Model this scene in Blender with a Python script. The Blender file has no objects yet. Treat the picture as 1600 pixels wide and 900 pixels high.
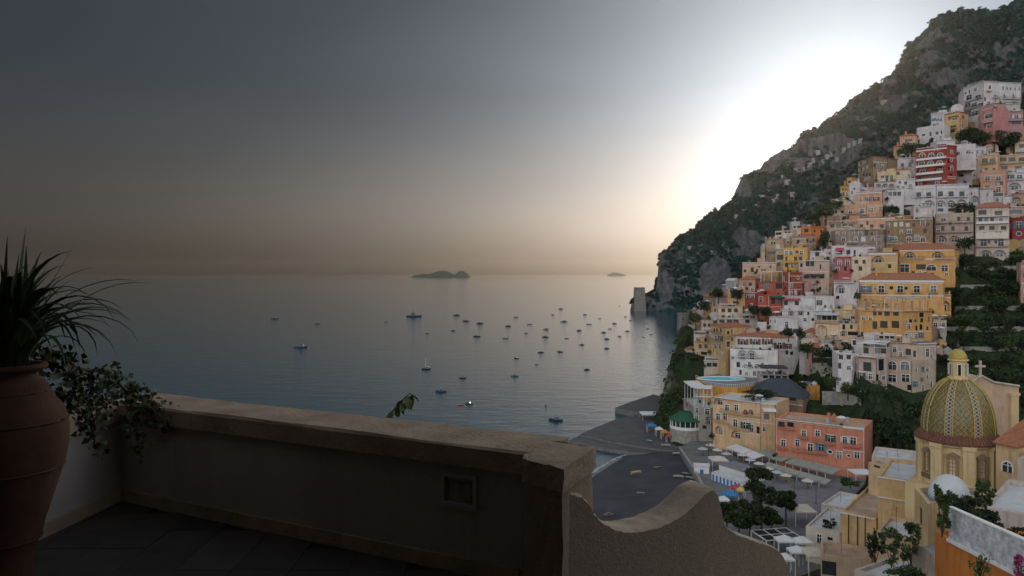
import bpy, math, random
import numpy as np
from mathutils import Vector, Matrix
from mathutils.bvhtree import BVHTree
R = math.radians
random.seed(7); rng = np.random.default_rng(7)
sc = bpy.context.scene
col = sc.collection

# ---------------------------------------------------------------- camera, sky, sun, exposure
F, HY, CZ = 1150.0, 427.0, 62.0          # focal length in photo pixels, horizon row, eye height over the sea
cd = bpy.data.cameras.new('camera'); cam = bpy.data.objects.new('camera', cd); col.objects.link(cam)
cam.location = (0, 0, CZ); cam.rotation_euler = (R(90), 0, 0)
cd.sensor_width = 36; cd.lens = 36 * F / 1600; cd.shift_y = -(450 - HY) / 1600
cd.clip_start = .1; cd.clip_end = 120000
sc.camera = cam
SUN_AZ, SUN_EL = R(24.0), R(11.5)        # azimuth clockwise from +Y (into the picture)
SDIR = Vector((math.sin(SUN_AZ) * math.cos(SUN_EL), math.cos(SUN_AZ) * math.cos(SUN_EL), math.sin(SUN_EL)))
w = bpy.data.worlds.new('World'); sc.world = w; w.use_nodes = True
nt = w.node_tree; nt.nodes.clear()
def wn(t, **k):
    n = nt.nodes.new(t)
    for a, b in k.items(): setattr(n, a, b)
    return n
def wmath(op, a, b=None, c=None, clamp=False):
    n = wn('ShaderNodeMath', operation=op, use_clamp=clamp)
    for i, x in enumerate((a, b, c)):
        if x is None: continue
        if isinstance(x, (int, float)): n.inputs[i].default_value = x
        else: nt.links.new(x, n.inputs[i])
    return n.outputs[0]
sky = wn('ShaderNodeTexSky', sky_type='NISHITA', sun_disc=False)
sky.sun_elevation = SUN_EL; sky.sun_rotation = SUN_AZ
sky.air_density = 1.0; sky.dust_density = 4.0; sky.ozone_density = 1.0; sky.altitude = 50
geo = wn('ShaderNodeTexCoord')
# an added veil dims the western sky in view, over the open sea and around the sun; the rest of the sky is clear
def wdot(v):
    n = wn('ShaderNodeVectorMath', operation='DOT_PRODUCT')
    nt.links.new(geo.outputs['Generated'], n.inputs[0]); n.inputs[1].default_value = v
    return n.outputs['Value']
baz = R(-2)
bank = wmath('ARCCOSINE', wdot((math.sin(baz) * .995, math.cos(baz) * .995, .1)))
mpn = wn('ShaderNodeMapping'); mpn.inputs['Scale'].default_value = (1.6, 1.6, 10)
nt.links.new(geo.outputs['Generated'], mpn.inputs[0])
nz = wn('ShaderNodeTexNoise'); nz.inputs['Scale'].default_value = 1.0; nz.inputs['Detail'].default_value = 5
nt.links.new(mpn.outputs[0], nz.inputs['Vector'])
mr = wn('ShaderNodeMapRange', interpolation_type='SMOOTHSTEP')
nt.links.new(bank, mr.inputs[0])
mr.inputs[1].default_value = R(44); mr.inputs[2].default_value = R(100); mr.inputs[3].default_value = 0; mr.inputs[4].default_value = 1
veil = wmath('ADD', .033, wmath('MULTIPLY', wmath('SUBTRACT', nz.outputs[0], .5), .012))
sg = wn('ShaderNodeMapRange', interpolation_type='SMOOTHSTEP'); nt.links.new(wmath('ARCCOSINE', wdot(tuple(SDIR))), sg.inputs[0])   # strongest in front of the sun itself
sg.inputs[1].default_value = 0; sg.inputs[2].default_value = R(32); sg.inputs[3].default_value = .88; sg.inputs[4].default_value = 1
bk = wmath('ADD', wmath('MULTIPLY', mr.outputs[0], .97), wmath('MULTIPLY', veil, sg.outputs[0]))
mx = wn('ShaderNodeMix', data_type='RGBA', blend_type='MULTIPLY'); mx.inputs[0].default_value = 1
hs = wn('ShaderNodeHueSaturation'); hs.inputs['Saturation'].default_value = .22
nt.links.new(sky.outputs[0], hs.inputs['Color'])
# low over the sea the veil is weakened and tinted peach
sz_ = wn('ShaderNodeSeparateXYZ'); nt.links.new(geo.outputs['Generated'], sz_.inputs[0])
lw = wn('ShaderNodeMapRange', interpolation_type='SMOOTHSTEP'); nt.links.new(sz_.outputs[2], lw.inputs[0])
lw.inputs[1].default_value = -.01; lw.inputs[2].default_value = .26; lw.inputs[3].default_value = 1; lw.inputs[4].default_value = 0
v0 = wn('ShaderNodeMix', data_type='RGBA'); nt.links.new(lw.outputs[0], v0.inputs[0]); v0.inputs[6].default_value = (.86, 1, 1.18, 1); v0.inputs[7].default_value = (1.5, 1.34, 1.2, 1)
vt = wn('ShaderNodeMix', data_type='RGBA'); nt.links.new(mr.outputs[0], vt.inputs[0]); nt.links.new(v0.outputs[2], vt.inputs[6]); vt.inputs[7].default_value = (1, 1, 1, 1)
vm = wn('ShaderNodeMix', data_type='RGBA', blend_type='MULTIPLY'); vm.inputs[0].default_value = 1; nt.links.new(hs.outputs[0], vm.inputs[6]); nt.links.new(vt.outputs[2], vm.inputs[7])
nt.links.new(vm.outputs[2], mx.inputs[6]); nt.links.new(bk, mx.inputs[7])
bg = wn('ShaderNodeBackground'); bg.inputs[1].default_value = .15
nt.links.new(mx.outputs[2], bg.inputs[0])
wo = wn('ShaderNodeOutputWorld'); nt.links.new(bg.outputs[0], wo.inputs[0])
sl = bpy.data.lights.new('sun', 'SUN'); sl.energy = .3; sl.angle = R(8); sl.color = (1, .86, .68)
so = bpy.data.objects.new('sun', sl); col.objects.link(so); so.rotation_euler = (-SDIR).to_track_quat('-Z', 'Y').to_euler()
sc.view_settings.view_transform = 'Standard'; sc.view_settings.look = 'None'
sc.view_settings.exposure = 1.72; sc.view_settings.gamma = 1; sc.view_settings.use_curve_mapping = False
sc.cycles.use_denoising = True
sc.cycles.max_bounces = 6; sc.cycles.volume_bounces = 0; sc.cycles.diffuse_bounces = 3; sc.cycles.transparent_max_bounces = 8

# ---------------------------------------------------------------- pixels to places
def ray(px, py): return Vector(((px - 800) / F, 1.0, -(py - HY) / F))
def P(px, py, D): return Vector((0, 0, CZ)) + ray(px, py) * D          # a point at ground distance D
def G(px, py, z): return P(px, py, (CZ - z) * F / (py - HY))           # the point of a level surface
def Dh(px, py):                                                       # how far back the hillside lies
    return 216 + max(0, 1350 - px) * .10 + max(0, 1150 - px) * .5 - max(0, px - 1350) * .03 + (715 - py) * .34

# ---------------------------------------------------------------- noise
def vnoise(x, y, seed=0):
    xi = np.floor(x).astype(np.int64); yi = np.floor(y).astype(np.int64)
    xf = x - xi; yf = y - yi
    xf = xf * xf * (3 - 2 * xf); yf = yf * yf * (3 - 2 * yf)
    def h(a, b):
        n = (a * 374761393 + b * 668265263 + seed * 974711) & 0x7fffffff
        n = ((n ^ (n >> 13)) * 1274126177) & 0x7fffffff
        return ((n ^ (n >> 16)) & 0xffff) / 65535.0
    return (h(xi, yi) * (1 - xf) + h(xi + 1, yi) * xf) * (1 - yf) + (h(xi, yi + 1) * (1 - xf) + h(xi + 1, yi + 1) * xf) * yf
def fbm(x, y, oct=5, seed=0, ridged=False):
    s = 0; a = .5; f = 1.0
    for i in range(oct):
        n = vnoise(x * f, y * f, seed + i * 17)
        if ridged: n = 1 - np.abs(2 * n - 1)
        s = s + a * n; a *= .5; f *= 2.03
    return s

# ---------------------------------------------------------------- materials
MC = {}
def mat(name, c, rough=.85, var=.15, sc_=1.0, bump=0., bsc=None, streak=0., c2=None, spec=.3, metal=0., bdist=.05, mix_sc=None, detail=4, contrast=1.0):
    if name in MC: return MC[name]
    m = bpy.data.materials.new(name); m.use_nodes = True; t = m.node_tree; n = t.nodes
    b = n['Principled BSDF']; L = t.links.new
    b.inputs['Roughness'].default_value = rough; b.inputs['Metallic'].default_value = metal
    b.inputs['Specular IOR Level'].default_value = spec
    tc = n.new('ShaderNodeTexCoord'); oi = n.new('ShaderNodeObjectInfo')
    ad = n.new('ShaderNodeVectorMath'); ad.operation = 'ADD'
    ml = n.new('ShaderNodeMath'); ml.operation = 'MULTIPLY'; ml.inputs[1].default_value = 37.0
    L(oi.outputs['Random'], ml.inputs[0]); L(tc.outputs['Object'], ad.inputs[0]); L(ml.outputs[0], ad.inputs[1])
    nz = n.new('ShaderNodeTexNoise'); nz.inputs['Scale'].default_value = sc_; nz.inputs['Detail'].default_value = detail
    nz.inputs['Roughness'].default_value = .62
    L(ad.outputs[0], nz.inputs['Vector'])
    rp = n.new('ShaderNodeValToRGB'); e = rp.color_ramp.elements
    e[0].position = .5 - .22 / contrast; e[1].position = .5 + .22 / contrast
    lo = tuple(max(0, x * (1 - var)) for x in c) if c2 is None else c2
    hi = tuple(min(1, x * (1 + var)) for x in c) if c2 is None else c
    e[0].color = lo + (1,); e[1].color = hi + (1,)
    L(nz.outputs[0], rp.inputs[0]); out = rp.outputs[0]
    if streak:
        mp = n.new('ShaderNodeMapping'); mp.inputs['Scale'].default_value = (1.6, 1.6, .16)
        L(ad.outputs[0], mp.inputs[0])
        n2 = n.new('ShaderNodeTexNoise'); n2.inputs['Scale'].default_value = 1.0; n2.inputs['Detail'].default_value = 6
        n2.inputs['Roughness'].default_value = .7
        L(mp.outputs[0], n2.inputs['Vector'])
        r2 = n.new('ShaderNodeMapRange'); r2.inputs[1].default_value = .5; r2.inputs[2].default_value = .78; r2.inputs[3].default_value = 0; r2.inputs[4].default_value = streak
        L(n2.outputs[0], r2.inputs[0])
        mxx = n.new('ShaderNodeMix'); mxx.data_type = 'RGBA'
        mxx.inputs[7].default_value = tuple(x * .42 for x in c) + (1,)
        L(r2.outputs[0], mxx.inputs[0]); L(out, mxx.inputs[6]); out = mxx.outputs[2]
    L(out, b.inputs['Base Color'])
    if bump:
        n3 = n.new('ShaderNodeTexNoise'); n3.inputs['Scale'].default_value = bsc or sc_ * 4; n3.inputs['Detail'].default_value = 6
        n3.inputs['Roughness'].default_value = .65
        L(ad.outputs[0], n3.inputs['Vector'])
        bp = n.new('ShaderNodeBump'); bp.inputs['Strength'].default_value = bump; bp.inputs['Distance'].default_value = bdist
        L(n3.outputs[0], bp.inputs['Height']); L(bp.outputs[0], b.inputs['Normal'])
    MC[name] = m; return m
def leafmat(name, c, c2, sc_=.6):
    if name in MC: return MC[name]
    m = mat(name, c, .6, .2, sc_, c2=c2, spec=.25, contrast=1.2)
    b = m.node_tree.nodes['Principled BSDF']
    b.inputs['Subsurface Weight'].default_value = 0
    return m
def wallmat(c):
    l = sum(c) / 3; c = tuple(max(.02, (l + (x - l) * 1.0) * .94 * t_) for x, t_ in zip(c, (1.04, .97, .97)))
    return mat('plaster_%.2f_%.2f_%.2f' % c, c, .92, .2, .33, bump=.4, bsc=2.5, streak=.85, detail=9)

# ---------------------------------------------------------------- mesh tools
def link(o, parent=None):
    col.objects.link(o)
    if parent is not None: o.parent = parent
    return o
def mesh_np(name, v, f, mats, mi=None, smooth=False):
    me = bpy.data.meshes.new(name)
    v = np.asarray(v, dtype=np.float32).reshape(-1, 3); f = np.asarray(f, dtype=np.int32)
    k = f.shape[1]; nf = len(f)
    me.vertices.add(len(v)); me.vertices.foreach_set('co', v.ravel())
    me.loops.add(nf * k); me.loops.foreach_set('vertex_index', f.ravel())
    me.polygons.add(nf); me.polygons.foreach_set('loop_start', np.arange(nf, dtype=np.int32) * k)
    for m in (mats if isinstance(mats, (list, tuple)) else [mats]): me.materials.append(m)
    if mi is not None: me.polygons.foreach_set('material_index', np.asarray(mi, dtype=np.int32))
    if smooth: me.polygons.foreach_set('use_smooth', np.ones(nf, dtype=bool))
    me.update(calc_edges=True); return me
class MB:
    def __init__(s): s.v = []; s.f = []; s.m = []
    def add(s, vs, fs, m=0):
        o = len(s.v); s.v += [tuple(p) for p in vs]; s.f += [tuple(i + o for i in f) for f in fs]; s.m += [m] * len(fs); return s
    def quad(s, a, b, c, d, m=0): return s.add((a, b, c, d), ((0, 1, 2, 3),), m)
    def box(s, a, b, m=0, M=None):
        x0, y0, z0 = a; x1, y1, z1 = b
        vs = [Vector(p) for p in ((x0, y0, z0), (x1, y0, z0), (x1, y1, z0), (x0, y1, z0), (x0, y0, z1), (x1, y0, z1), (x1, y1, z1), (x0, y1, z1))]
        if M is not None: vs = [M @ p for p in vs]
        return s.add(vs, ((0, 3, 2, 1), (4, 5, 6, 7), (0, 1, 5, 4), (1, 2, 6, 5), (2, 3, 7, 6), (3, 0, 4, 7)), m)
    def prism(s, poly, z0, z1, m=0, bottom=True):
        n = len(poly); vs = [(p[0], p[1], z0) for p in poly] + [(p[0], p[1], z1) for p in poly]
        fs = [(i, (i + 1) % n, (i + 1) % n + n, i + n) for i in range(n)] + [tuple(range(n, 2 * n))]
        if bottom: fs.append(tuple(range(n - 1, -1, -1)))
        return s.add(vs, fs, m)
    def tube(s, pts, r, k=6, m=0):
        pts = [Vector(p) for p in pts]; rs = r if isinstance(r, (list, tuple)) else [r] * len(pts)
        vs = []; fs = []
        for i, p in enumerate(pts):
            d = (pts[min(i + 1, len(pts) - 1)] - pts[max(i - 1, 0)]).normalized()
            a = d.orthogonal().normalized() if abs(d.z) > .95 else d.cross(Vector((0, 0, 1))).normalized()
            b = d.cross(a)
            for j in range(k):
                t = 2 * math.pi * j / k; vs.append(p + (a * math.cos(t) + b * math.sin(t)) * rs[i])
        for i in range(len(pts) - 1):
            for j in range(k): fs.append((i * k + j, i * k + (j + 1) % k, (i + 1) * k + (j + 1) % k, (i + 1) * k + j))
        fs.append(tuple(range(k))[::-1]); fs.append(tuple(range((len(pts) - 1) * k, len(pts) * k)))
        return s.add(vs, fs, m)
    def lathe(s, prof, k=32, m=0, c=(0, 0), cap=True):
        vs = []; fs = []
        for r, z in prof:
            for j in range(k):
                t = 2 * math.pi * j / k; vs.append((c[0] + r * math.cos(t), c[1] + r * math.sin(t), z))
        for i in range(len(prof) - 1):
            for j in range(k): fs.append((i * k + j, i * k + (j + 1) % k, (i + 1) * k + (j + 1) % k, (i + 1) * k + j))
        if cap: fs.append(tuple(range(k))[::-1]); fs.append(tuple(range((len(prof) - 1) * k, len(prof) * k)))
        return s.add(vs, fs, m)
    def me(s, name, mats, smooth=False):
        me = bpy.data.meshes.new(name); me.from_pydata(s.v, [], s.f)
        for m in (mats if isinstance(mats, (list, tuple)) else [mats]): me.materials.append(m)
        me.polygons.foreach_set('material_index', s.m)
        if smooth: me.polygons.foreach_set('use_smooth', [True] * len(s.f))
        me.update(); return me
    def build(s, name, mats, parent=None, loc=(0, 0, 0), rz=0, smooth=False):
        o = bpy.data.objects.new(name, s.me(name, mats, smooth)); o.location = loc; o.rotation_euler = (0, 0, rz)
        return link(o, parent)
def tag(o, label=None, cat=None, group=None, kind=None):
    if label: o['label'] = label
    if cat: o['category'] = cat
    if group: o['group'] = group
    if kind: o['kind'] = kind
    return o
def empty(name, loc, label, cat, group=None, rz=0):
    o = bpy.data.objects.new(name, None); o.location = loc; o.rotation_euler = (0, 0, rz); o.empty_display_size = .3
    col.objects.link(o); return tag(o, label, cat, group)
def inst(name, me, parent=None, loc=(0, 0, 0), rot=(0, 0, 0), scale=(1, 1, 1)):
    o = bpy.data.objects.new(name, me); o.location = loc; o.rotation_euler = rot; o.scale = scale; return link(o, parent)
def leafcloud(n, lobes, size, seed, flat=0.0, shell=.55):
    """n small leaf faces spread through ellipsoid lobes [(cx,cy,cz,rx,ry,rz)]"""
    g = np.random.default_rng(seed); lb = np.array(lobes, dtype=float)
    wgt = (lb[:, 3] * lb[:, 4] * lb[:, 5]) ** .7; idx = g.choice(len(lb), n, p=wgt / wgt.sum())
    d = g.normal(size=(n, 3)); d /= np.linalg.norm(d, axis=1)[:, None]
    r = shell + (1 - shell) * g.random(n) ** .6; r *= .8 + .4 * g.random(n)
    c = lb[idx, :3] + d * r[:, None] * lb[idx, 3:]
    a = g.normal(size=(n, 3)); a[:, 2] *= (1 - flat); a /= np.linalg.norm(a, axis=1)[:, None]
    b = np.cross(a, g.normal(size=(n, 3))); b /= np.linalg.norm(b, axis=1)[:, None]
    s = size * (.6 + .8 * g.random(n))[:, None]
    v = np.stack([c - a * s, c - b * s * .55, c + a * s, c + b * s * .55], 1).reshape(-1, 3)
    return v, np.arange(n * 4).reshape(-1, 4)

# ---------------------------------------------------------------- shared materials
MW = mat('white_paint', (.72, .71, .69), .7, .08, 1.5, streak=.3)
MIRON = mat('dark_iron', (.05, .05, .055), .5, .2)
MGLASS = [mat('window_glass', (.018, .022, .026), .12, .4, .8, spec=.6), mat('window_glass_dim', (.035, .035, .04), .2, .4, .8, spec=.5), mat('window_glass_curtain', (.16, .16, .17), .4, .4, .9, spec=.5)]
MTILE = mat('terracotta_roof_tiles', (.34, .135, .075), .9, .35, 1.2, bump=.5, bsc=6, streak=.3, detail=8)
MROOFG = mat('pale_flat_roof', (.52, .53, .54), .9, .2, .35, bump=.2, bsc=2, streak=0, detail=8)
MROOFD = mat('dark_flat_roof', (.20, .21, .22), .9, .25, .4, detail=8)
MROOFT = mat('tan_flat_roof', (.42, .29, .21), .95, .3, .4, bump=.3, bsc=3, detail=8)
MSTONE = mat('grey_stone', (.30, .28, .25), .95, .4, .9, bump=.8, bsc=2.2, detail=9, bdist=.15)
MBROWNST = (.30, .215, .14)
MWOOD = mat('brown_wood', (.20, .11, .06), .7, .25, 2)
MTRUNK = mat('bark', (.075, .055, .04), .95, .3, 3, bump=.6)
SHUT = [mat('shutter_green', (.05, .10, .075), .6, .2), mat('shutter_brown', (.16, .075, .045), .6, .2), mat('shutter_white', (.6, .6, .58), .6, .1), mat('shutter_blue', (.10, .19, .30), .6, .2)]
LEAF_D = leafmat('leaves_dark_green', (.036, .062, .022), (.008, .017, .009))
LEAF_M = leafmat('leaves_mid_green', (.070, .105, .030), (.018, .034, .013))
LEAF_P = leafmat('leaves_pine', (.048, .072, .022), (.011, .020, .009), .9)
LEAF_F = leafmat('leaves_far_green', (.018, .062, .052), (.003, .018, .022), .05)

# ---------------------------------------------------------------- sea
def sea_material():
    m = bpy.data.materials.new('sea_water'); m.use_nodes = True; t = m.node_tree; n = t.nodes; L = t.links.new
    b = n['Principled BSDF']; b.inputs['Base Color'].default_value = (.006, .050, .075, 1)
    b.inputs['Roughness'].default_value = .07; b.inputs['IOR'].default_value = 1.33
    tc = n.new('ShaderNodeTexCoord'); hs = []
    for scl, st, w_ in (((.30, .75, 1), 2, 1.0), ((.055, .13, 1), 3, 2.6), ((.9, 1.9, 1), 2, .22)):
        mp = n.new('ShaderNodeMapping'); mp.inputs['Scale'].default_value = scl; mp.inputs['Rotation'].default_value = (0, 0, R(12 * st))
        L(tc.outputs['Object'], mp.inputs[0])
        q = n.new('ShaderNodeTexNoise'); q.inputs['Scale'].default_value = 1; q.inputs['Detail'].default_value = 3; q.inputs['Distortion'].default_value = .4
        L(mp.outputs[0], q.inputs['Vector'])
        k = n.new('ShaderNodeMath'); k.operation = 'MULTIPLY'; k.inputs[1].default_value = w_; L(q.outputs[0], k.inputs[0]); hs.append(k.outputs[0])
    a = n.new('ShaderNodeMath'); L(hs[0], a.inputs[0]); L(hs[1], a.inputs[1])
    a2 = n.new('ShaderNodeMath'); L(a.outputs[0], a2.inputs[0]); L(hs[2], a2.inputs[1])
    bp = n.new('ShaderNodeBump'); bp.inputs['Strength'].default_value = .7; bp.inputs['Distance'].default_value = .19
    L(a2.outputs[0], bp.inputs['Height']); L(bp.outputs[0], b.inputs['Normal'])
    return m
q = MB(); q.quad((-25000, -2000, 0), (25000, -2000, 0), (25000, 25000, 0), (-25000, 25000, 0))
tag(q.build('sea', sea_material()), 'calm grey sea with fine ripples reaching the hazy horizon', kind='structure')

# ---------------------------------------------------------------- the mountain across the bay
RIDGE = [(984, 490, 1215), (987, 474, 1215), (993, 466, 1215), (1008, 463, 1218), (1018, 458, 1222), (1025, 454, 1226), (1027, 436, 1230), (1029, 412, 1236), (1031, 398, 1240), (1045, 388, 1250), (1062, 370, 1262), (1085, 357, 1268), (1100, 342, 1270),
         (1146, 315, 1262), (1150, 298, 1262), (1162, 274, 1260), (1188, 262, 1256), (1194, 250, 1254), (1240, 224, 1240), (1262, 204, 1232), (1300, 183, 1222), (1330, 160, 1212), (1368, 134, 1204), (1396, 110, 1198),
         (1412, 84, 1195), (1420, 68, 1195), (1440, 48, 1195), (1470, 24, 1195), (1500, 12, 1192), (1530, 9, 1190), (1556, 16, 1185), (1572, 4, 1185), (1600, -10, 1180), (1700, -60, 1175), (1800, -100, 1170)]
FOOT_M = [(984, 1212), (1026, 1205), (1060, 1185), (1100, 1090), (1160, 990), (1250, 890), (1350, 800), (1500, 700), (1800, 600)]
rp_ = np.array(RIDGE, float); fm = np.array(FOOT_M, float)
pxs = np.concatenate([np.arange(984, 1060, .7), np.arange(1060, 1720, 1.5)])
NT, NB = 190, 12
ry = np.interp(pxs, rp_[:, 0], rp_[:, 1]); rd = np.interp(pxs, rp_[:, 0], rp_[:, 2]); fd = np.interp(pxs, fm[:, 0], fm[:, 1])
rz = CZ - (ry - HY) / F * rd
ts = np.linspace(0, 1, NT)
T, PXg = np.meshgrid(ts, pxs, indexing='ij')
RZ = np.broadcast_to(rz, T.shape); RD = np.broadcast_to(rd, T.shape); FD = np.broadcast_to(fd, T.shape)
prof = .62 * T + .38 * T ** 1.7
Dg = FD + (RD - FD) * T
Zg = -6 + (RZ + 6) * prof
Xg = (PXg - 800) / F * Dg
env = np.sin(np.pi * np.clip(T * .92 + .04, 0, 1)) ** .7 * np.clip((PXg - 1000) / 150, .10, 1)
e1 = fbm(Xg / 160, Zg / 260 + 9, 4, 3, True); e2 = fbm(Xg / 42, Zg / 60, 5, 11, True); e3 = fbm(Xg / 13, Zg / 9, 4, 29)
e4 = fbm(Xg / 16, Zg / 90 + 4, 4, 61, True)
shift = (e1 - .62) * 170 + (e2 - .6) * 46 + (e3 - .45) * 14 + (e4 - .6) * 26
Dg2 = Dg - shift * env
# rock bands: steep steps
Zs = Zg + env * ((fbm(Xg / 60, Zg / 45, 4, 41) - .45) * 30)
Xg = (PXg - 800) / F * Dg2
MV = np.stack([Xg, Dg2, Zs], -1)
# crest detail keeps the skyline uneven
crest = (fbm(pxs / 9, pxs * 0 + 3, 4, 77) - .5) * 16 * np.clip((pxs - 1010) / 60, .05, 1)
MV[:, :, 2] += crest[None, :] * (T ** 6)
back = []
for i in range(1, NB + 1):
    k = i / NB; d = rd + 500 * k
    back.append(np.stack([(pxs - 800) / F * d, d, (MV[-1, :, 2]) - (MV[-1, :, 2] + 30) * k ** 1.5], -1))
MV = np.concatenate([MV, np.array(back)], 0)
nr, nc = MV.shape[:2]
ii = np.arange(nr * nc).reshape(nr, nc)
mf = np.stack([ii[:-1, :-1], ii[:-1, 1:], ii[1:, 1:], ii[1:, :-1]], -1).reshape(-1, 4)
def slope_material(name, rock, rock2, veg, veg2, soil, lo=.42, hi=.62, sc_=.02, bump=1.0, bsc=.12, bd=3.0):
    m = bpy.data.materials.new(name); m.use_nodes = True; t = m.node_tree; n = t.nodes; L = t.links.new
    b = n['Principled BSDF']; b.inputs['Roughness'].default_value = .95; b.inputs['Specular IOR Level'].default_value = .15
    tc = n.new('ShaderNodeTexCoord'); ge = n.new('ShaderNodeNewGeometry')
    def noise(s, d=6, stretch=None, r=.6):
        q = n.new('ShaderNodeTexNoise'); q.inputs['Scale'].default_value = s; q.inputs['Detail'].default_value = d; q.inputs['Roughness'].default_value = r
        if stretch:
            mp = n.new('ShaderNodeMapping'); mp.inputs['Scale'].default_value = stretch; L(tc.outputs['Object'], mp.inputs[0]); L(mp.outputs[0], q.inputs['Vector'])
        else: L(tc.outputs['Object'], q.inputs['Vector'])
        return q.outputs[0]
    def ramp(v, a, c, p0=.38, p1=.62):
        q = n.new('ShaderNodeValToRGB'); e = q.color_ramp.elements; e[0].position = p0; e[1].position = p1; e[0].color = a + (1,); e[1].color = c + (1,); L(v, q.inputs[0]); return q.outputs[0]
    rk = ramp(noise(sc_ * 4, 9, (1, 1, .35)), rock2, rock); vg = ramp(noise(sc_ * 5, 8), veg2, veg)
    sx = n.new('ShaderNodeSeparateXYZ'); L(ge.outputs['Normal'], sx.inputs[0])
    a = n.new('ShaderNodeMath'); a.operation = 'ADD'; L(sx.outputs[2], a.inputs[0])
    s1 = n.new('ShaderNodeMath'); s1.operation = 'MULTIPLY_ADD'; L(noise(sc_, 7), s1.inputs[0]); s1.inputs[1].default_value = 1.3; s1.inputs[2].default_value = -.65
    L(s1.outputs[0], a.inputs[1])
    mr = n.new('ShaderNodeMapRange'); L(a.outputs[0], mr.inputs[0]); mr.inputs[1].default_value = lo; mr.inputs[2].default_value = hi
    mx = n.new('ShaderNodeMix'); mx.data_type = 'RGBA'; L(mr.outputs[0], mx.inputs[0]); L(rk, mx.inputs[6]); L(vg, mx.inputs[7])
    L(mx.outputs[2], b.inputs['Base Color'])
    bp = n.new('ShaderNodeBump'); bp.inputs['Strength'].default_value = bump; bp.inputs['Distance'].default_value = bd
    L(noise(bsc, 9, None, .7), bp.inputs['Height']); L(bp.outputs[0], b.inputs['Normal'])
    return m
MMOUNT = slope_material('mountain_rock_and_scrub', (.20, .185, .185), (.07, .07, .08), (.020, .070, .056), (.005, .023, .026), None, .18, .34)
MCLIFF = slope_material('cliff_rock', (.22, .22, .235), (.055, .06, .07), (.125, .12, .12), (.04, .044, .052), None, -.2, .9, .03, 1.0, .16, 4.0)
CLIFFS = [(1315, 262, 42, 26, -.6), (1270, 315, 50, 24, -.5), (1195, 385, 46, 36, -.3), (1115, 425, 26, 30, 0), (1038, 440, 12, 48, 0), (1450, 82, 22, 34, 0), (1480, 118, 56, 13, -.2), (1390, 150, 18, 26, 0), (1205, 250, 26, 14, -.5), (1162, 300, 13, 22, 0), (1250, 348, 50, 20, -.4), (1585, 72, 26, 12, -.3), (1150, 452, 30, 18, 0), (1010, 476, 30, 14, 0)]
fc_ = MV.reshape(-1, 3)[mf].mean(1); qx = 800 + F * fc_[:, 0] / fc_[:, 1]; qy = HY - F * (fc_[:, 2] - CZ) / fc_[:, 1]
wob = (fbm(fc_[:, 0] / 30, fc_[:, 2] / 30, 5, 13) - .48) * 3.2
cliff = np.zeros(len(mf), bool)
for x0, y0, a_, b_, th in CLIFFS:
    u_ = (qx - x0) * math.cos(th) + (qy - y0) * math.sin(th); v_ = -(qx - x0) * math.sin(th) + (qy - y0) * math.cos(th)
    cliff |= (u_ / a_) ** 2 + (v_ / b_) ** 2 + wob < .9
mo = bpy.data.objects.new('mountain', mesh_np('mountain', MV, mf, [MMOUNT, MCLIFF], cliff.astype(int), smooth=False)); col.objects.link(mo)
tag(mo, 'steep wooded mountain with pale cliffs rising behind the town', kind='structure')
mbvh = BVHTree.FromPolygons([tuple(p) for p in MV.reshape(-1, 3).tolist()], mf.tolist())
O0 = Vector((0, 0, CZ))
def hit(bv, px, py):
    r = ray(px, py).normalized(); h = bv.ray_cast(O0, r)
    return h[0], h[1]
# scrub on the mountain: leaf clumps on all but the steepest rock
fn = MV.reshape(-1, 3)[mf]
nrm = np.cross(fn[:, 2] - fn[:, 0], fn[:, 3] - fn[:, 1]); nrm /= np.linalg.norm(nrm, axis=1)[:, None] + 1e-9
nrm *= np.sign(nrm[:, 2])[:, None] + (nrm[:, 2] == 0)[:, None]
cen = fn.mean(1); area = .5 * np.linalg.norm(np.cross(fn[:, 2] - fn[:, 0], fn[:, 3] - fn[:, 1]), axis=1)
cover = fbm(cen[:, 0] / 45, cen[:, 2] / 45 + cen[:, 1] / 80, 5, 5)
okm = (~cliff | (cover > .60)) & (nrm[:, 2] + (cover - .47) * 2.4 > .22) & (cen[:, 2] > 6) & (np.arange(len(mf)) < (NT + 2) * (nc - 1))
pr = area * okm; pr /= pr.sum()
NV = 17000
pick = rng.choice(len(mf), NV, p=pr)
bary = rng.random((NV, 2)); fv = fn[pick]
base = fv[:, 0] + (fv[:, 1] - fv[:, 0]) * bary[:, :1] + (fv[:, 3] - fv[:, 0]) * bary[:, 1:]
K = 12
c = np.repeat(base, K, 0); n_ = NV * K
sz = np.repeat(rng.uniform(1.6, 4.2, NV), K)
d = rng.normal(size=(n_, 3)); d /= np.linalg.norm(d, axis=1)[:, None]; d[:, 2] = np.abs(d[:, 2])
c = c + d * (sz * .9)[:, None]
a = rng.normal(size=(n_, 3)); a /= np.linalg.norm(a, axis=1)[:, None]
b = np.cross(a, rng.normal(size=(n_, 3))); b /= np.linalg.norm(b, axis=1)[:, None]
s = (sz * rng.uniform(.35, .75, n_))[:, None]
v = np.stack([c - a * s, c - b * s * .8, c + a * s, c + b * s * .8], 1).reshape(-1, 3)
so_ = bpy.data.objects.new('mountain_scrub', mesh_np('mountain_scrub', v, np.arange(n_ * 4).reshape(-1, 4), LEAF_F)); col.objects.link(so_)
tag(so_, 'dense dark green scrub and woodland covering the mountain slopes', 'scrub', kind='stuff')

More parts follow.
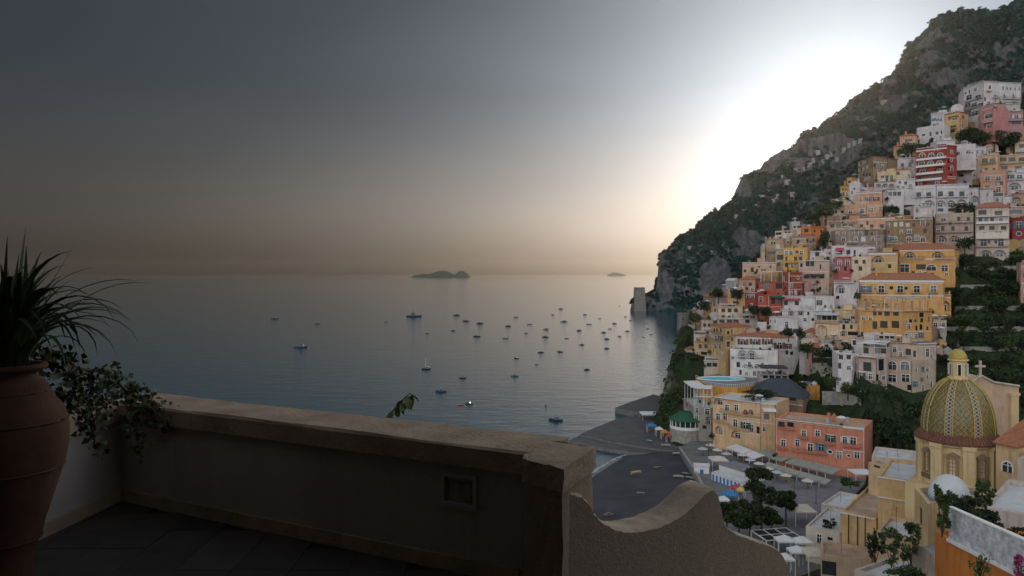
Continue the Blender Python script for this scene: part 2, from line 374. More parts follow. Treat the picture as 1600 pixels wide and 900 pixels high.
# ---------------------------------------------------------------- far islands
def island(name, label, pts, D, depth):
    xs = np.array([p[0] for p in pts], float); hy = np.array([p[1] for p in pts], float)
    u = np.linspace(xs[0], xs[-1], 90); top = np.interp(u, xs, hy); h = (432 - top) / F * D + (fbm(u / 4, u * 0, 4, 3) - .5) * 14
    vv = []
    for k in np.linspace(-1, 1, 15):
        prof = max(0, 1 - abs(k) ** 2.2)
        hh = np.clip(h * prof * (1 if k < 0 else .9), -4, None) - 3
        vv.append(np.stack([(u - 800) / F * D, np.full_like(u, D + k * depth) + (fbm(u / 6 + k * 3, u * 0 + k * 7, 3, 5) - .5) * 80, hh + (fbm(u / 3, u * 0 + k * 5, 3, 9) - .5) * 10 * prof], -1))
    vv = np.array(vv); a_, b_ = vv.shape[:2]; ix = np.arange(a_ * b_).reshape(a_, b_)
    f = np.stack([ix[:-1, :-1], ix[:-1, 1:], ix[1:, 1:], ix[1:, :-1]], -1).reshape(-1, 4)
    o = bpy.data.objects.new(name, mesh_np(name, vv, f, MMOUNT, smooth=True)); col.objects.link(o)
    tag(o, label, kind='structure')
ISD = 11000
island('island', 'low rocky island with three humps on the hazy horizon', [(643, 432), (648, 428), (660, 426), (672, 426), (680, 423), (688, 421), (698, 421), (704, 424), (709, 427), (713, 426), (716, 422), (724, 421), (731, 425), (735, 432)], ISD, 250)
island('island', 'faint little islet on the horizon near the headland', [(946, 433), (952, 428), (958, 426), (966, 426.5), (974, 429), (980, 433)], 17000, 200)

# ---------------------------------------------------------------- hillside terrain
SIL = [(1030, 640), (1040, 615), (1046, 585), (1049, 560), (1057, 530), (1062, 505), (1085, 480), (1110, 462), (1150, 438), (1185, 405), (1200, 385), (1230, 368), (1290, 338), (1318, 300), (1345, 268), (1390, 245), (1420, 228), (1450, 205), (1500, 178), (1540, 160), (1600, 145), (1660, 130)]
BOT = [(1030, 650), (1110, 655), (1200, 700), (1350, 718), (1420, 690), (1660, 680)]
sx_, sy_ = zip(*SIL); bx_, by_ = zip(*BOT)
ctl = []
for px in range(1035, 1661, 24):
    t0 = np.interp(px, sx_, sy_) + 6; t1 = np.interp(px, bx_, by_)
    for py in np.arange(t0, t1, 26):
        ctl.append(P(px, py, Dh(px, py)))
for px, py in SIL:
    D = Dh(px, py)
    if py > 470:
        ctl.append(P(px, py + 4, D)); a = P(px - 8, py, D + 4); ctl.append(Vector((a.x, a.y, -8))); a = P(px, py, D + 45); ctl.append(Vector((a.x, a.y, -8)))
    else:
        q_ = P(px, py + 5, D + 14); ctl.append(q_); ctl.append(P(px, py + 40, D + 70)); q_ = P(px, py, D + 190); ctl.append(Vector((q_.x, q_.y, max(-5, q_.z - 110))))
for px, py, z in [(1060, 690, 1), (1100, 720, 1.5), (1140, 745, 2), (1180, 745, 2.5), (1250, 752, 3.2), (1200, 830, 2.5), (1140, 850, 2), (1160, 790, 2), (1320, 745, 4.5), (1300, 790, 5), (1030, 745, -1.5), (1000, 800, -1.5), (1080, 800, 0), (950, 760, -3), (850, 700, -6), (900, 650, -6), (960, 600, -6), (990, 560, -8), (1000, 660, -4), (1040, 680, -1), (1250, 840, 4)]:
    ctl.append(G(px, py, z))
for p in [(70, 115, 11), (60, 140, 4), (62, 110, 8), (58, 125, 5), (66, 150, 5), (75, 165, 6), (52, 100, 8), (100, 115, 16), (100, 165, 14), (125, 190, 22), (120, 60, 30), (60, 60, 28), (50, 75, 16), (40, 40, 33), (20, 25, 46), (0, 15, 52), (0, 50, 18), (5, 90, -1), (-60, 60, -8), (-80, 20, 5), (40, 95, 4), (40, 120, 1), (0, 150, -6), (-60, 200, -8), (-60, 400, -8), (60, 600, -8), (160, 690, -8), (320, 690, 40), (450, 650, 80), (450, 250, 170), (450, 60, 150), (300, 40, 95), (200, 80, 62), (160, 130, 45)]:
    ctl.append(Vector(p))
C_ = np.array([tuple(p) for p in ctl])
def rbf_fit(C):
    n = len(C); A = np.linalg.norm(C[:, None, :2] - C[None, :, :2], axis=2) - np.eye(n) * 2.5
    Pm = np.c_[np.ones(n), C[:, :2]]
    M_ = np.block([[A, Pm], [Pm.T, np.zeros((3, 3))]])
    return np.linalg.solve(M_, np.r_[C[:, 2], np.zeros(3)])
wts = rbf_fit(C_)
GX = np.arange(-80, 470, 3.0); GY = np.arange(18, 700, 3.0)
gx, gy = np.meshgrid(GX, GY)
pts_ = np.c_[gx.ravel(), gy.ravel()]
Zt = np.concatenate([np.linalg.norm(ch[:, None] - C_[None, :, :2], axis=2) @ wts[:-3] + wts[-3] + ch @ wts[-2:] for ch in np.array_split(pts_, 20)])
Zt = Zt.reshape(gx.shape) + (fbm(gx / 9, gy / 9, 4, 55) - .48) * 3.0

# ---------------------------------------------------------------- the town: what stands where (photo pixels; D from the hillside)
BL = []
def B(name, label, pts, top, base, c, rows=(), **k):
    pts = [p if isinstance(p, tuple) else (p, 0) for p in pts]
    mid = .5 * (pts[0][0] + pts[-1][0])
    D = k.get('D') or Dh(mid, base)
    rot = k.get('rot', .5 if D > 200 else 0) * (mid - 800) / F                 # fronts turn towards the bay
    piv = pts[0][0] + .25 * (pts[-1][0] - pts[0][0])
    fr = [P(px, HY, D + dd - rot * (px - piv) / F * D).xy for px, dd in pts]
    e = (fr[-1] - fr[0]).normalized(); bk = Vector((-e.y, e.x))
    dep = k.get('depth', 10)
    s = dict(name=name, label=label, D=D, fr=fr, bk=bk, depth=dep, pts=pts, c=c, rows=rows, k=k)
    s['zt'] = P(pts[0][0], top, fr[0].y).z; s['zb'] = P(mid, base, .5 * (fr[0].y + fr[-1].y)).z
    s['poly'] = list(fr) + [fr[-1] + bk * dep, fr[0] + bk * dep]
    BL.append(s)
WH = (.62, .605, .60); OW = (.58, .55, .51); CR = (.66, .55, .41); YE = (.62, .40, .13); OC = (.60, .36, .15); PE = (.66, .46, .29); SA = (.62, .36, .24)
PK = (.50, .23, .22); RD = (.34, .065, .045); OR = (.60, .26, .16); BE = (.52, .42, .32); BR = MBROWNST; GR = (.42, .40, .37); MV_ = (.45, .27, .27)
# --- top of the hill
B('grand_hotel', 'white hotel with awnings, highest building of the town under the mountain', [(1506, 6), (1537, -4), (1596, 6)], 137, 192, WH,
  [('w', 152, [1514, 1528], 4, 7), ('wb', 164, [1512, 1522, 1532], 4, 6), ('w', 177, [1513, 1523], 4, 7), ('wb', 149, [1555, 1569, 1583], 3, 6), ('a', 160, [1570], 4, 4), ('n', 161, [1584], 5, 3), ('w', 163, [1545], 5, 9), ('n', 171, [1533], 2, 3)],
  extras=[('bal', 1508, 1535, 169), ('bal', 1509, 1536, 156), ('perg', 1511, 1536, 129, 8, 'white_canvas'), ('bal', 1549, 1562, 153), ('bal', 1565, 1594, 155), ('awn', 1541, 1549, 141, 1, 1.2, 'yellow_canvas')], depth=16, chim=3, cat='hotel')
B('house', 'tall narrow pink house block below the white hotel', [(1551, 0), (1569, 2)], 161, 200, (.52, .28, .24), [('w', 170, [1560], 3, 5), ('wb', 182, [1560], 4, 8), ('r', 194, [1560], 4, 4)], depth=11, D=372)
B('house', 'low pink house with one square window left of the tall pink block', [(1535, 2), (1552, -2)], 173, 201, PK, [('w', 181, [1545], 4.5, 6), ('A', 195, [1546], 9, 8)], depth=10, D=370)
B('house', 'mauve house with white top floor at the right under the hotel', [(1569, 0), (1599, 2)], 174, 202, MV_, [('w', 182, [1573, 1588], 6, 6), ('n', 181, [1580], 2, 3), ('n', 192, [1588], 13, 4)], extras=[('bal', 1569, 1598, 189)], depth=10, D=371)
B('house', 'grey white penthouse box on the mauve house', [(1570, 0), (1594, 2)], 162, 176, (.55, .53, .51), [('n', 171, [1585], 4, 3)], D=376, depth=8, chim=0, group='')
B('house', 'ochre villa with two dark loggia openings beneath the hotel', [(1475, 2), (1498, -3), (1512, 3)], 179, 212, (.62, .42, .20), [('A', 183, [1496, 1505], 7, 6), ('a', 187, [1482], 4, 5), ('n', 199, [1482], 8, 3), ('w', 194, [1493], 3, 4), ('n', 206, [1484, 1494], 7, 3)], roof='tile', depth=10, rh=1.5, extras=[('bal', 1476, 1496, 202)])
B('house', 'white house with stepped roof left of the ochre villa', [(1455, 3), (1475, -1)], 178, 201, WH, [('w', 187, [1458, 1465, 1470], 2.2, 4)], depth=9, chim=2)
B('house', 'small white cube house on the skyline behind the ochre villa', [(1470, 0), (1480, 0)], 172, 184, WH, [('n', 178, [1476], 2, 3)], D=392, depth=6)
B('house', 'white vaulted house on the skyline left of the hotel', [(1486, 0), (1506, 0)], 169, 184, WH, [('n', 176, [1490, 1499], 2, 3)], D=392, depth=7, roof='vault')
B('house', 'low white house with a round window on the skyline', [(1432, 4), (1476, -2)], 200, 224, WH, [('r', 211, [1443], 4, 4), ('n', 208, [1464], 3, 5), ('A', 218, [1456], 6, 6)], depth=8)
B('house', 'small salmon house on the skyline behind dark trees', [(1406, 2), (1432, 0)], 213, 232, (.58, .34, .20), [('n', 219, [1420], 8, 4), ('w', 224, [1411], 2, 4)], roof='tile', rh=1.2, depth=7)
B('house', 'tiny salmon house at the left end of the skyline', [(1396, 1), (1407, 0)], 229, 247, (.55, .33, .22), [('n', 236, [1401], 2, 4)], roof='tile', rh=1, depth=6)
B('house', 'small ochre house at the right edge below the mauve house', [(1578, 0), (1606, 0)], 198, 212, OC, [('n', 203, [1586], 3, 4), ('A', 203, [1592], 5, 5)], depth=8)
B('house', 'small cream house at the right edge amid dark trees', [(1586, 0), (1610, 0)], 220, 244, CR, [('n', 228, [1596], 6, 6), ('n', 239, [1594], 16, 3)], depth=8, roof='tile', rh=1)
# --- around the red house
B('house', 'dark red house with white balconies and arched windows', [(1432, 3), (1480, -3), (1495, 1)], 232, 291, RD,
  [('a', 242, [1441, 1455, 1469], 5, 6), ('a', 254, [1440, 1454, 1468], 5, 6), ('A', 265, [1438, 1453, 1467], 9, 8), ('n', 277, [1441, 1455, 1468], 6, 4), ('w', 238, [1487], 4.5, 6), ('r', 250, [1487], 4, 4), ('a', 263, [1487], 5, 8), ('a', 266, [1476], 4, 8), ('n', 273, [1486], 6, 3)],
  extras=[('sol', 1433, 1479, 249), ('sol', 1431, 1477, 260), ('sol', 1429, 1474, 272), ('sol', 1429, 1472, 282), ('band', 1432, 1479, 233, 2)], depth=12, D=347)
B('house', 'white roof house with little arches on top of the red house', [(1464, 0), (1493, 1)], 219, 234, WH, [('a', 228, [1472, 1486], 5, 4)], D=356, depth=9, chim=2)
B('house', 'white upper house with one arched window right of the red house', [(1494, 0), (1525, 0)], 226, 243, WH, [('a', 237, [1513], 6, 6), ('n', 239, [1519], 2, 2)], D=354, depth=9)
B('house', 'white house with paired arches right of the red house', [(1494, 1), (1519, -1)], 241, 279, WH, [('a', 248, [1502, 1507], 4.5, 5), ('w', 262, [1502], 6, 7), ('w', 262, [1514], 4, 7), ('n', 274, [1502], 5, 4)], depth=10)
B('house', 'grey stone stair house beside the peach house', [(1519, 0), (1529, 0)], 250, 276, (.38, .36, .33), [('n', 260, [1524], 3, 3)], depth=8)
B('house', 'white house with three chimneys beside the pink gable', [(1524, 0), (1541, 0)], 229, 243, WH, [('a', 237, [1527, 1535], 3, 6)], depth=8, chim=4)
B('chapel_house', 'pink house with curved gable and arched window', [(1538, 0), (1560, 0)], 230, 244, (.60, .38, .31), [('a', 236, [1548], 6, 8)], roof='gable', rh=2.6, depth=8, chim=1)
B('house', 'peach house with two square windows above the salmon house', [(1528, 1), (1561, -1)], 243, 271, (.66, .47, .28), [('n', 251, [1539, 1551], 6, 7), ('n', 264, [1541, 1553], 3, 3)], extras=[('bal', 1535, 1556, 255)], depth=9)
B('house', 'orange cream house with long iron balcony at the right edge', [(1561, 0), (1606, -2)], 243, 272, (.60, .42, .26), [('n', 249, [1567, 1581, 1597], 7, 6), ('n', 262, [1569, 1578, 1591], 7, 5)], extras=[('bal', 1562, 1604, 255), ('bal', 1574, 1604, 266, 'white')], depth=9)
B('house', 'salmon house with white curved roof and two balcony windows', [(1532, 0), (1573, -2)], 271, 303, SA, [('wb', 279, [1543, 1560], 5, 7), ('n', 292, [1543], 5, 4), ('s', 296, [1560], 5, 8)], depth=9, roof='vault', rh=1.2)
B('house', 'white house with blue doors and a wide arch at the right edge', [(1573, 0), (1612, -2)], 270, 303, (.66, .66, .70), [('w', 276, [1577, 1593], 5, 6), ('A', 291, [1585], 14, 11)], extras=[('bal', 1573, 1608, 281)], depth=9)
B('house', 'white blank house block with tiny window behind the tiled hotel', [(1531, 0), (1552, 0)], 295, 318, WH, [('n', 304, [1543], 2, 5)], depth=8)
B('house', 'low white box house with a dark strip window', [(1552, 0), (1568, 0)], 301, 318, WH, [('n', 304, [1560], 13, 5)], depth=7)
B('house', 'white terrace house with striped dish roof right of the strip window', [(1567, 0), (1584, 0)], 308, 324, WH, [('n', 319, [1584], 3, 5)], depth=7)
B('house', 'brown house with tall arch at the right edge above the crimson house', [(1582, 0), (1612, -1)], 302, 330, (.44, .30, .22), [('A', 314, [1587], 8, 12), ('n', 312, [1598], 5, 7)], depth=8)
B('house', 'beige house with a dark veranda above the crimson house', [(1572, 0), (1606, 0)], 323, 342, BE, [('n', 331, [1586], 16, 6)], depth=8)
# --- white terraces in the middle
B('house', 'brown plaster house with slanting front on the left skyline', [(1341, 12), (1364, -4), (1387, 2)], 253, 287, (.31, .235, .155), [('w', 265, [1373], 3.5, 5), ('n', 273, [1349, 1354, 1359], 2.5, 4)], depth=12, roof='tile', rh=1.2)
B('house', 'long white house with three windows left of the red house', [(1388, 2), (1433, 0)], 248, 276, (.66, .62, .62), [('n', 260, [1397], 4, 6), ('n', 258, [1410, 1422], 4, 6), ('n', 262, [1423], 3, 3)], depth=9, chim=3)
B('house', 'cream house with three dark doors under the long white house', [(1371, 2), (1400, -1)], 269, 292, (.66, .50, .30), [('n', 278, [1379, 1386, 1393], 3.5, 8)], extras=[('bal', 1372, 1398, 283)], depth=8, D=352)
B('house', 'pale yellow house with a dark terrace opening beside the cream house', [(1398, 0), (1424, -1)], 265, 290, (.64, .51, .33), [('n', 271, [1402, 1409], 6, 5)], depth=8, D=350)
B('house', 'white arcaded terrace house under the cream house', [(1366, 2), (1400, 0)], 284, 303, OW, [('A', 290, [1373, 1383, 1393], 7, 6)], extras=[('bal', 1366, 1399, 296)], depth=8, D=346)
B('house', 'white house with two small windows below the pale yellow house', [(1399, 0), (1430, 0)], 279, 297, WH, [('n', 285, [1406], 3, 4), ('n', 286, [1415], 4, 5)], depth=8, D=345)
B('long_house', 'long white house with rows of dark doors over arched niches', [(1409, 4), (1462, -1), (1514, 0)], 292, 338, WH,
  [('n', 305, [1422, 1435.5, 1451], 5, 9), ('n', 303, [1469.5, 1486, 1503], 7, 8), ('n', 328, [1469.5, 1486], 8, 5), ('A', 318, [1419, 1434.5, 1451, 1469, 1486], 13, 10), ('A', 318, [1502.5], 14, 13), ('A', 332, [1419], 9, 6)],
  extras=[('bal', 1411, 1460, 308, 'thin'), ('bal', 1464, 1512, 308, 'thin'), ('band', 1409, 1460, 293, 2), ('band', 1464, 1513, 292, 2)], depth=11, chim=0)
B('house', 'white terrace wall house left of the long white house', [(1382, 0), (1412, 0)], 309, 331, WH, [('n', 321, [1389, 1399], 3, 4)], extras=[('bal', 1382, 1411, 309, 'white')], depth=8)
B('house', 'white glazed upper house above the terrace wall left of the long white house', [(1386, 0), (1412, 0)], 297, 312, (.62, .61, .60), [('n', 303, [1391, 1398, 1405], 5, 7)], D=344, depth=7)
B('house', 'small white house with an arch right of the long white house', [(1513, 0), (1530, 0)], 293, 319, WH, [('A', 311, [1523], 8, 10), ('n', 303, [1518], 2, 3)], depth=8)
B('house', 'little yellow tower house on the left skyline', [(1323, 2), (1331, 0)], 278, 300, (.60, .38, .13), [('n', 284, [1327], 2.5, 3.5)], depth=5, D=368)
B('house', 'small ochre house with two windows under the yellow tower house', [(1313, 2), (1328, 0)], 290, 309, (.60, .37, .12), [('n', 296, [1317, 1321], 2, 4)], depth=6, D=362)
B('house', 'white gabled house below the brown slanting house', [(1327, 2), (1345, 0)], 288, 305, WH, [('n', 295, [1335], 2, 3)], roof='gable', rh=1.6, depth=8, D=358)
B('house', 'white stepped house right of the little gabled house', [(1345, 0), (1372, 0)], 293, 306, (.64, .60, .56), [('a', 299, [1352, 1361], 4, 4)], depth=7, D=356)
B('house', 'salmon orange house with three framed windows', [(1337, 3), (1378, -1)], 300, 324, (.62, .33, .19), [('w', 311, [1345, 1357, 1369], 3.5, 6)], extras=[('band', 1337, 1377, 301, 1.5)], depth=9)
B('house', 'wide salmon house with balcony under the salmon orange house', [(1319, 3), (1353, -1), (1379, 0)], 320, 344, (.63, .38, .24), [('w', 331, [1329], 4, 5), ('wb', 330, [1347], 4, 7), ('w', 328, [1358], 3, 5), ('s', 328, [1362], 4, 6)], extras=[('bal', 1322, 1352, 334)], depth=9)
B('house', 'cream terraced house with plants at the left of the wide salmon house', [(1298, 3), (1322, 0)], 314, 338, CR, [('n', 322, [1308, 1315], 3, 4), ('n', 331, [1306, 1316], 3, 4)], depth=8)
B('cafe', 'open terrace cafe with pale canopy on the hillside', [(1292, 2), (1340, 0)], 349, 362, (.46, .36, .28), [('n', 353, [1300, 1310, 1320, 1330], 6, 5)], extras=[('perg', 1293, 1338, 345, 5, 'pale_canvas')], depth=7, chim=0, cat='cafe')
B('house', 'long salmon house with three dark doors above the brown stone house', [(1340, 2), (1399, -2)], 340, 364, (.64, .40, .27), [('n', 354, [1346, 1362, 1378], 4, 7)], extras=[('band', 1340, 1398, 341, 1.5)], depth=9)
B('house', 'brown stone house with white arched window frames', [(1305, 3), (1328, 0), (1371, -2), (1386, 4)], 360, 392, (.30, .24, .18), [('a', 373, [1318, 1337, 1364], 3.6, 6), ('s', 374, [1349], 4, 7)], depth=10)
B('house', 'small ochre house between salmon and brown stone houses', [(1398, 0), (1422, -1)], 337, 356, YE, [('n', 346, [1404], 2, 3), ('n', 346, [1417], 6, 5)], depth=7)
B('tall_house', 'tall rough brown stone house with balconies', [(1384, 2), (1456, -2)], 344, 400, (.31, .21, .12), [('w', 348, [1442], 4.5, 8), ('ab', 373, [1398, 1420], 5, 7), ('a', 373, [1442], 5, 7)], depth=11)
B('house', 'pale pink penthouse with an orange door over the brown stone house', [(1428, 0), (1457, 0)], 322, 346, (.62, .54, .50), [('s', 333, [1443], 6, 9)], extras=[('bal', 1430, 1455, 339, 'thin')], depth=8, D=320)
B('house', 'beige three storey house with long balconies and arches', [(1461, 1), (1521, -1)], 334, 386, (.52, .42, .34), [('n', 342, [1498, 1513], 4, 6), ('w', 343, [1474], 6, 4), ('n', 357, [1473, 1489, 1510], 4, 7), ('A', 373, [1471, 1491], 13, 9), ('a', 371, [1509], 5, 6)], extras=[('bal', 1461, 1520, 348), ('bal', 1462, 1520, 363)], depth=10)
B('hotel', 'narrow five storey beige hotel with orange tiled roof', [(1524, 1), (1577, -1)], 325, 404, (.60, .52, .44),
  [('n', 332, [1535, 1546], 9, 8), ('n', 333, [1560, 1571], 8, 7), ('n', 343, [1532, 1541, 1550], 4, 6), ('w', 343, [1564], 4, 5), ('n', 356, [1534, 1550, 1568], 6, 6), ('w', 379, [1537], 7, 10), ('n', 378, [1545, 1556], 3, 5), ('w', 379, [1564], 6, 10), ('A', 396, [1540, 1562], 15, 10)],
  extras=[('bal', 1525, 1576, 338, 'white'), ('sol', 1525, 1576, 349), ('bal', 1524, 1576, 385), ('awn', 1525, 1576, 363, 9, 1.4, 'cream_canvas')], roof='tile', rh=2.4, depth=11, cat='hotel')
B('house', 'crimson house with two white framed windows at the right edge', [(1581, 0), (1612, 0)], 340, 374, (.36, .07, .075), [('w', 352, [1592], 6, 10), ('r', 365, [1592], 6, 6)], depth=9)
B('house', 'narrow pink house at the right edge amid the garden terraces', [(1595, 0), (1622, 0)], 410, 474, (.50, .30, .24), [('w', 430, [1606], 5, 8)], depth=9)
# --- left shoulder of the town
B('house', 'beige ruin like house with battlements at the left end of the town', [(1195, 3), (1222, 0)], 373, 402, (.46, .36, .25), [('n', 380, [1206, 1210], 2, 4), ('n', 395, [1206], 10, 4)], depth=8, extras=[('crenel', 1195, 1221, 373)])
B('house', 'slim beige tower at the left end of the town', [(1190, 0), (1195, 0)], 384, 412, (.50, .40, .29), [('n', 392, [1193], 1.5, 2)], depth=4, chim=0)
B('house', 'cream house with a loggia above the battlement house', [(1211, 3), (1223, 0)], 361, 382, CR, [('n', 365, [1217], 9, 4), ('n', 373, [1218], 4, 5)], depth=7)
B('house', 'smooth beige house with small shield windows', [(1221, 1), (1239, -1)], 360, 384, (.54, .44, .33), [('n', 363, [1228, 1233], 3, 2.5), ('w', 378, [1231], 3, 3)], depth=8)
B('house', 'cream house with one blue grey window beside the orange house', [(1238, 0), (1255, 0)], 357, 372, (.62, .51, .40), [('n', 363, [1242], 4.5, 5), ('n', 356, [1243], 3, 2.5)], depth=8)
B('house', 'pale grey tower house behind the orange house', [(1237, 0), (1250, 0)], 346, 359, (.56, .55, .54), [('n', 355, [1242, 1248], 3.5, 4)], D=372, depth=6)
B('house', 'orange house with dark square windows and flowers on its roof', [(1252, 1), (1268, -2), (1287, 2)], 354, 372, (.58, .21, .08), [('n', 360, [1260], 4.5, 6), ('n', 361, [1273, 1283], 3, 4)], depth=8)
B('house', 'brown house with red shutter below the orange house', [(1237, 1), (1259, -2), (1275, 3)], 369, 392, (.44, .30, .20), [('n', 378, [1247], 3.5, 7), ('n', 378, [1267], 3, 4)], depth=8)
B('house', 'golden yellow house with plants on its balcony', [(1224, 1), (1261, -2)], 387, 421, (.62, .39, .13), [('w', 395, [1229, 1236, 1252], 4, 6), ('n', 404, [1243, 1251], 4, 6)], extras=[('bal', 1227, 1258, 410)], depth=9)
B('house', 'beige veranda house left of the golden yellow house', [(1212, 1), (1225, 0)], 388, 418, (.48, .38, .27), [('n', 402, [1219], 9, 8)], depth=8)
B('house', 'low peach house with two small round holes', [(1160, 3), (1214, 0)], 410, 428, (.56, .40, .28), [('n', 417, [1186, 1204], 2.5, 2.5)], depth=8)
B('house', 'white house with a glazed terrace below the brown house', [(1265, 0), (1291, 0)], 392, 412, (.64, .63, .64), [('n', 397, [1277], 6, 6)], extras=[('bal', 1265, 1290, 406, 'white')], depth=7)
B('house', 'small white house with pale pink wall beside the glazed terrace', [(1288, 0), (1304, 0)], 389, 410, (.62, .53, .50), [('n', 396, [1296], 3, 3)], depth=7)
B('house', 'salmon pink house with dark terrace glazing', [(1248, 1), (1295, -2)], 407, 442, (.56, .42, .34), [('n', 412, [1262, 1269], 5, 8), ('n', 417, [1282], 2, 8), ('n', 432, [1260, 1271, 1284], 6, 6)], extras=[('awn', 1260, 1288, 428, 2, 2, 'dark_canvas')], depth=9)
B('house', 'wide white house with red curtains on the terrace', [(1300, 1), (1322, -1), (1369, 1)], 384, 412, (.68, .64, .64), [('n', 394, [1312, 1325], 6, 7), ('w', 394, [1284 + 30], 3, 4)], depth=9, extras=[('awn', 1306, 1319, 387, 4, 1.5, 'red_canvas')])
B('house', 'rose red house with two arched green doors', [(1305, 0), (1330, -1)], 401, 426, (.46, .14, .13), [('a', 410, [1312, 1324], 4.5, 8)], depth=8)
B('house', 'beige house with two tall windows beside the rose red house', [(1330, 0), (1361, -1)], 401, 426, CR, [('n', 409, [1338], 5, 6), ('n', 409, [1350], 4, 6)], depth=8)
B('house', 'yellow house with a flat overhanging roof beside the tall stone house', [(1357, 1), (1402, -2)], 394, 426, (.58, .42, .20), [('A', 405, [1372], 15, 10), ('n', 416, [1390], 4, 6)], extras=[('band', 1357, 1400, 395, 3)], depth=9)
# --- the yellow palaces
B('palace', 'upper yellow palace with red tiled roof and open balconies', [(1405, 2), (1492, -3), (1499, 6)], 390, 434, (.66, .38, .13),
  [('A', 398, [1421, 1440, 1465, 1482], 14, 9), ('w', 419, [1413.5], 10, 12), ('n', 417, [1439], 11, 8), ('a', 418, [1455], 11, 9), ('w', 419, [1476], 7, 9)],
  extras=[('bal', 1407, 1446, 404), ('bal', 1460, 1490, 404), ('band', 1405, 1491, 390, 2), ('band', 1405, 1491, 405, 1.5)], roof='tile', rh=2.8, depth=12, cat='palace', chim=2)
B('palace', 'middle yellow palace with long red roof and white framed doors', [(1343, 2), (1476, -3)], 437, 468, (.66, .40, .16),
  [('w', 452, [1353, 1377, 1406.5, 1432.5, 1458.5], 7, 11)], extras=[('bal', 1344, 1364, 457), ('bal', 1369, 1387, 457), ('bal', 1398, 1415, 457), ('bal', 1424, 1440, 457), ('bal', 1450, 1466, 457), ('band', 1343, 1475, 438, 3), ('band', 1343, 1475, 461, 1.5)], roof='tile', rh=2.6, depth=12, cat='palace', chim=2)
B('palace', 'lower yellow palace with terrace, grey awning and corner front', [(1343, 2), (1411, -4), (1456, 2)], 484, 530, (.64, .365, .13),
  [('n', 490, [1367, 1375, 1382], 4, 6), ('n', 490, [1386, 1400], 6, 7), ('n', 507, [1381, 1399], 8, 11), ('n', 508, [1367], 5, 12), ('n', 492, [1440], 8, 7), ('s', 510, [1420], 6, 8), ('n', 511, [1439], 5, 9)],
  extras=[('colon', 1345, 1409, 471, 'grey'), ('colon', 1413, 1452, 471, 'grey'), ('perg', 1381, 1409, 465, 6, 'grey_canvas'), ('perg', 1413, 1444, 465, 6, 'grey_canvas')], depth=14, cat='palace', chim=0)
B('gate_house', 'yellow entrance arch with planted balcony right of the palaces', [(1464, 0), (1486, 0)], 460, 488, (.63, .38, .15), [('A', 478, [1475.5], 14, 16)], depth=7, extras=[('colon', 1464, 1485, 455, 'grey')], chim=0)
B('house', 'white house with two tall loggia arches beside the yellow palaces', [(1303, 2), (1337, -2), (1342, 0)], 441, 470, WH, [('A', 452, [1313, 1328.5], 11, 13)], depth=9, extras=[('bal', 1304, 1336, 441, 'white')], chim=0)
B('house', 'white canopied upper floor over the loggia arches', [(1307, 1), (1343, 0)], 424, 444, WH, [('n', 436, [1318, 1330], 3, 4)], depth=8, D=326)
B('house', 'terracotta red house with cream pilasters and a round window', [(1222, 3), (1233, -3), (1253, 2)], 425, 464, (.36, .095, .06), [('r', 434, [1247], 4, 4), ('n', 450, [1227, 1246], 2.5, 2.5)], extras=[('vband', 1233, 425, 462), ('band', 1234, 1252, 441, 1)], depth=10)
B('house', 'red terrace house with cream columns and a wide canopy', [(1185, 3), (1224, -1)], 440, 462, (.40, .13, .09), [('n', 432 + 15, [1197, 1207, 1217], 8, 8)], extras=[('perg', 1188, 1223, 424, 6, 'cream_canvas')], depth=9, chim=0)
B('house', 'dark red house with white trim above the bathing rocks', [(1163, 3), (1182, -2)], 456, 484, (.33, .07, .06), [('w', 463, [1169, 1176], 3, 6)], depth=8)
B('house', 'brick red house with green glazed bay window', [(1184, 2), (1202, -3), (1225, 2)], 460, 490, (.52, .13, .07), [('w', 468, [1189, 1194], 3, 8), ('n', 470, [1208, 1217], 8, 10)], extras=[('awn', 1199, 1223, 462, 2, 1.6, 'green_canvas')], depth=9)
B('house', 'wide white house with a dark red door under the terracotta house', [(1223, 2), (1273, -2), (1304, 0)], 462, 484, WH, [('n', 473, [1228, 1245], 5, 8), ('s', 472, [1263.5], 5.5, 12), ('w', 473, [1280], 4, 8)], extras=[('awn', 1224, 1251, 466, 2, 1.5, 'red_canvas')], depth=10)
B('house', 'white house with arched terrace below the dark red door', [(1222, 1), (1300, -2)], 484, 505, (.62, .61, .60), [('A', 489, [1236, 1251], 8, 8), ('n', 490, [1263, 1278], 3, 5)], depth=9)
B('house', 'low white house with a pair of small windows', [(1202, 2), (1246, -2)], 494, 514, WH, [('w', 502, [1211, 1214], 2.5, 6), ('n', 502, [1204], 2, 4)], depth=9, chim=0)
B('house', 'white gable end house behind the low white house', [(1201, 1), (1222, 0)], 489, 500, WH, [], roof='gable', rh=2, depth=8, D=322, chim=0)
B('house', 'cream house with arcade and glazed veranda below the yellow palace', [(1273, 2), (1312, -1), (1362, -2)], 504, 530, (.66, .52, .34), [('A', 517, [1284, 1300], 13, 18), ('A', 521, [1317], 9, 9), ('n', 521, [1333], 14, 6)], depth=9, D=289)
B('house', 'cream yellow house with flat roof above the arcade', [(1306, 1), (1352, -1), (1362, 4)], 483, 513, (.66, .53, .33), [('w', 502, [1323, 1341], 4.5, 9)], extras=[('bal', 1339, 1351, 484, 'white')], D=293, depth=10)
B('veranda', 'glazed cream veranda with grey awning over the arcade', [(1274, 1), (1311, 0)], 491, 506, (.60, .48, .33), [('n', 496, [1280, 1288, 1296, 1304], 6, 8)], extras=[('awn', 1274, 1310, 489, 2, 1.6, 'grey_canvas')], D=291, depth=8, chim=0)
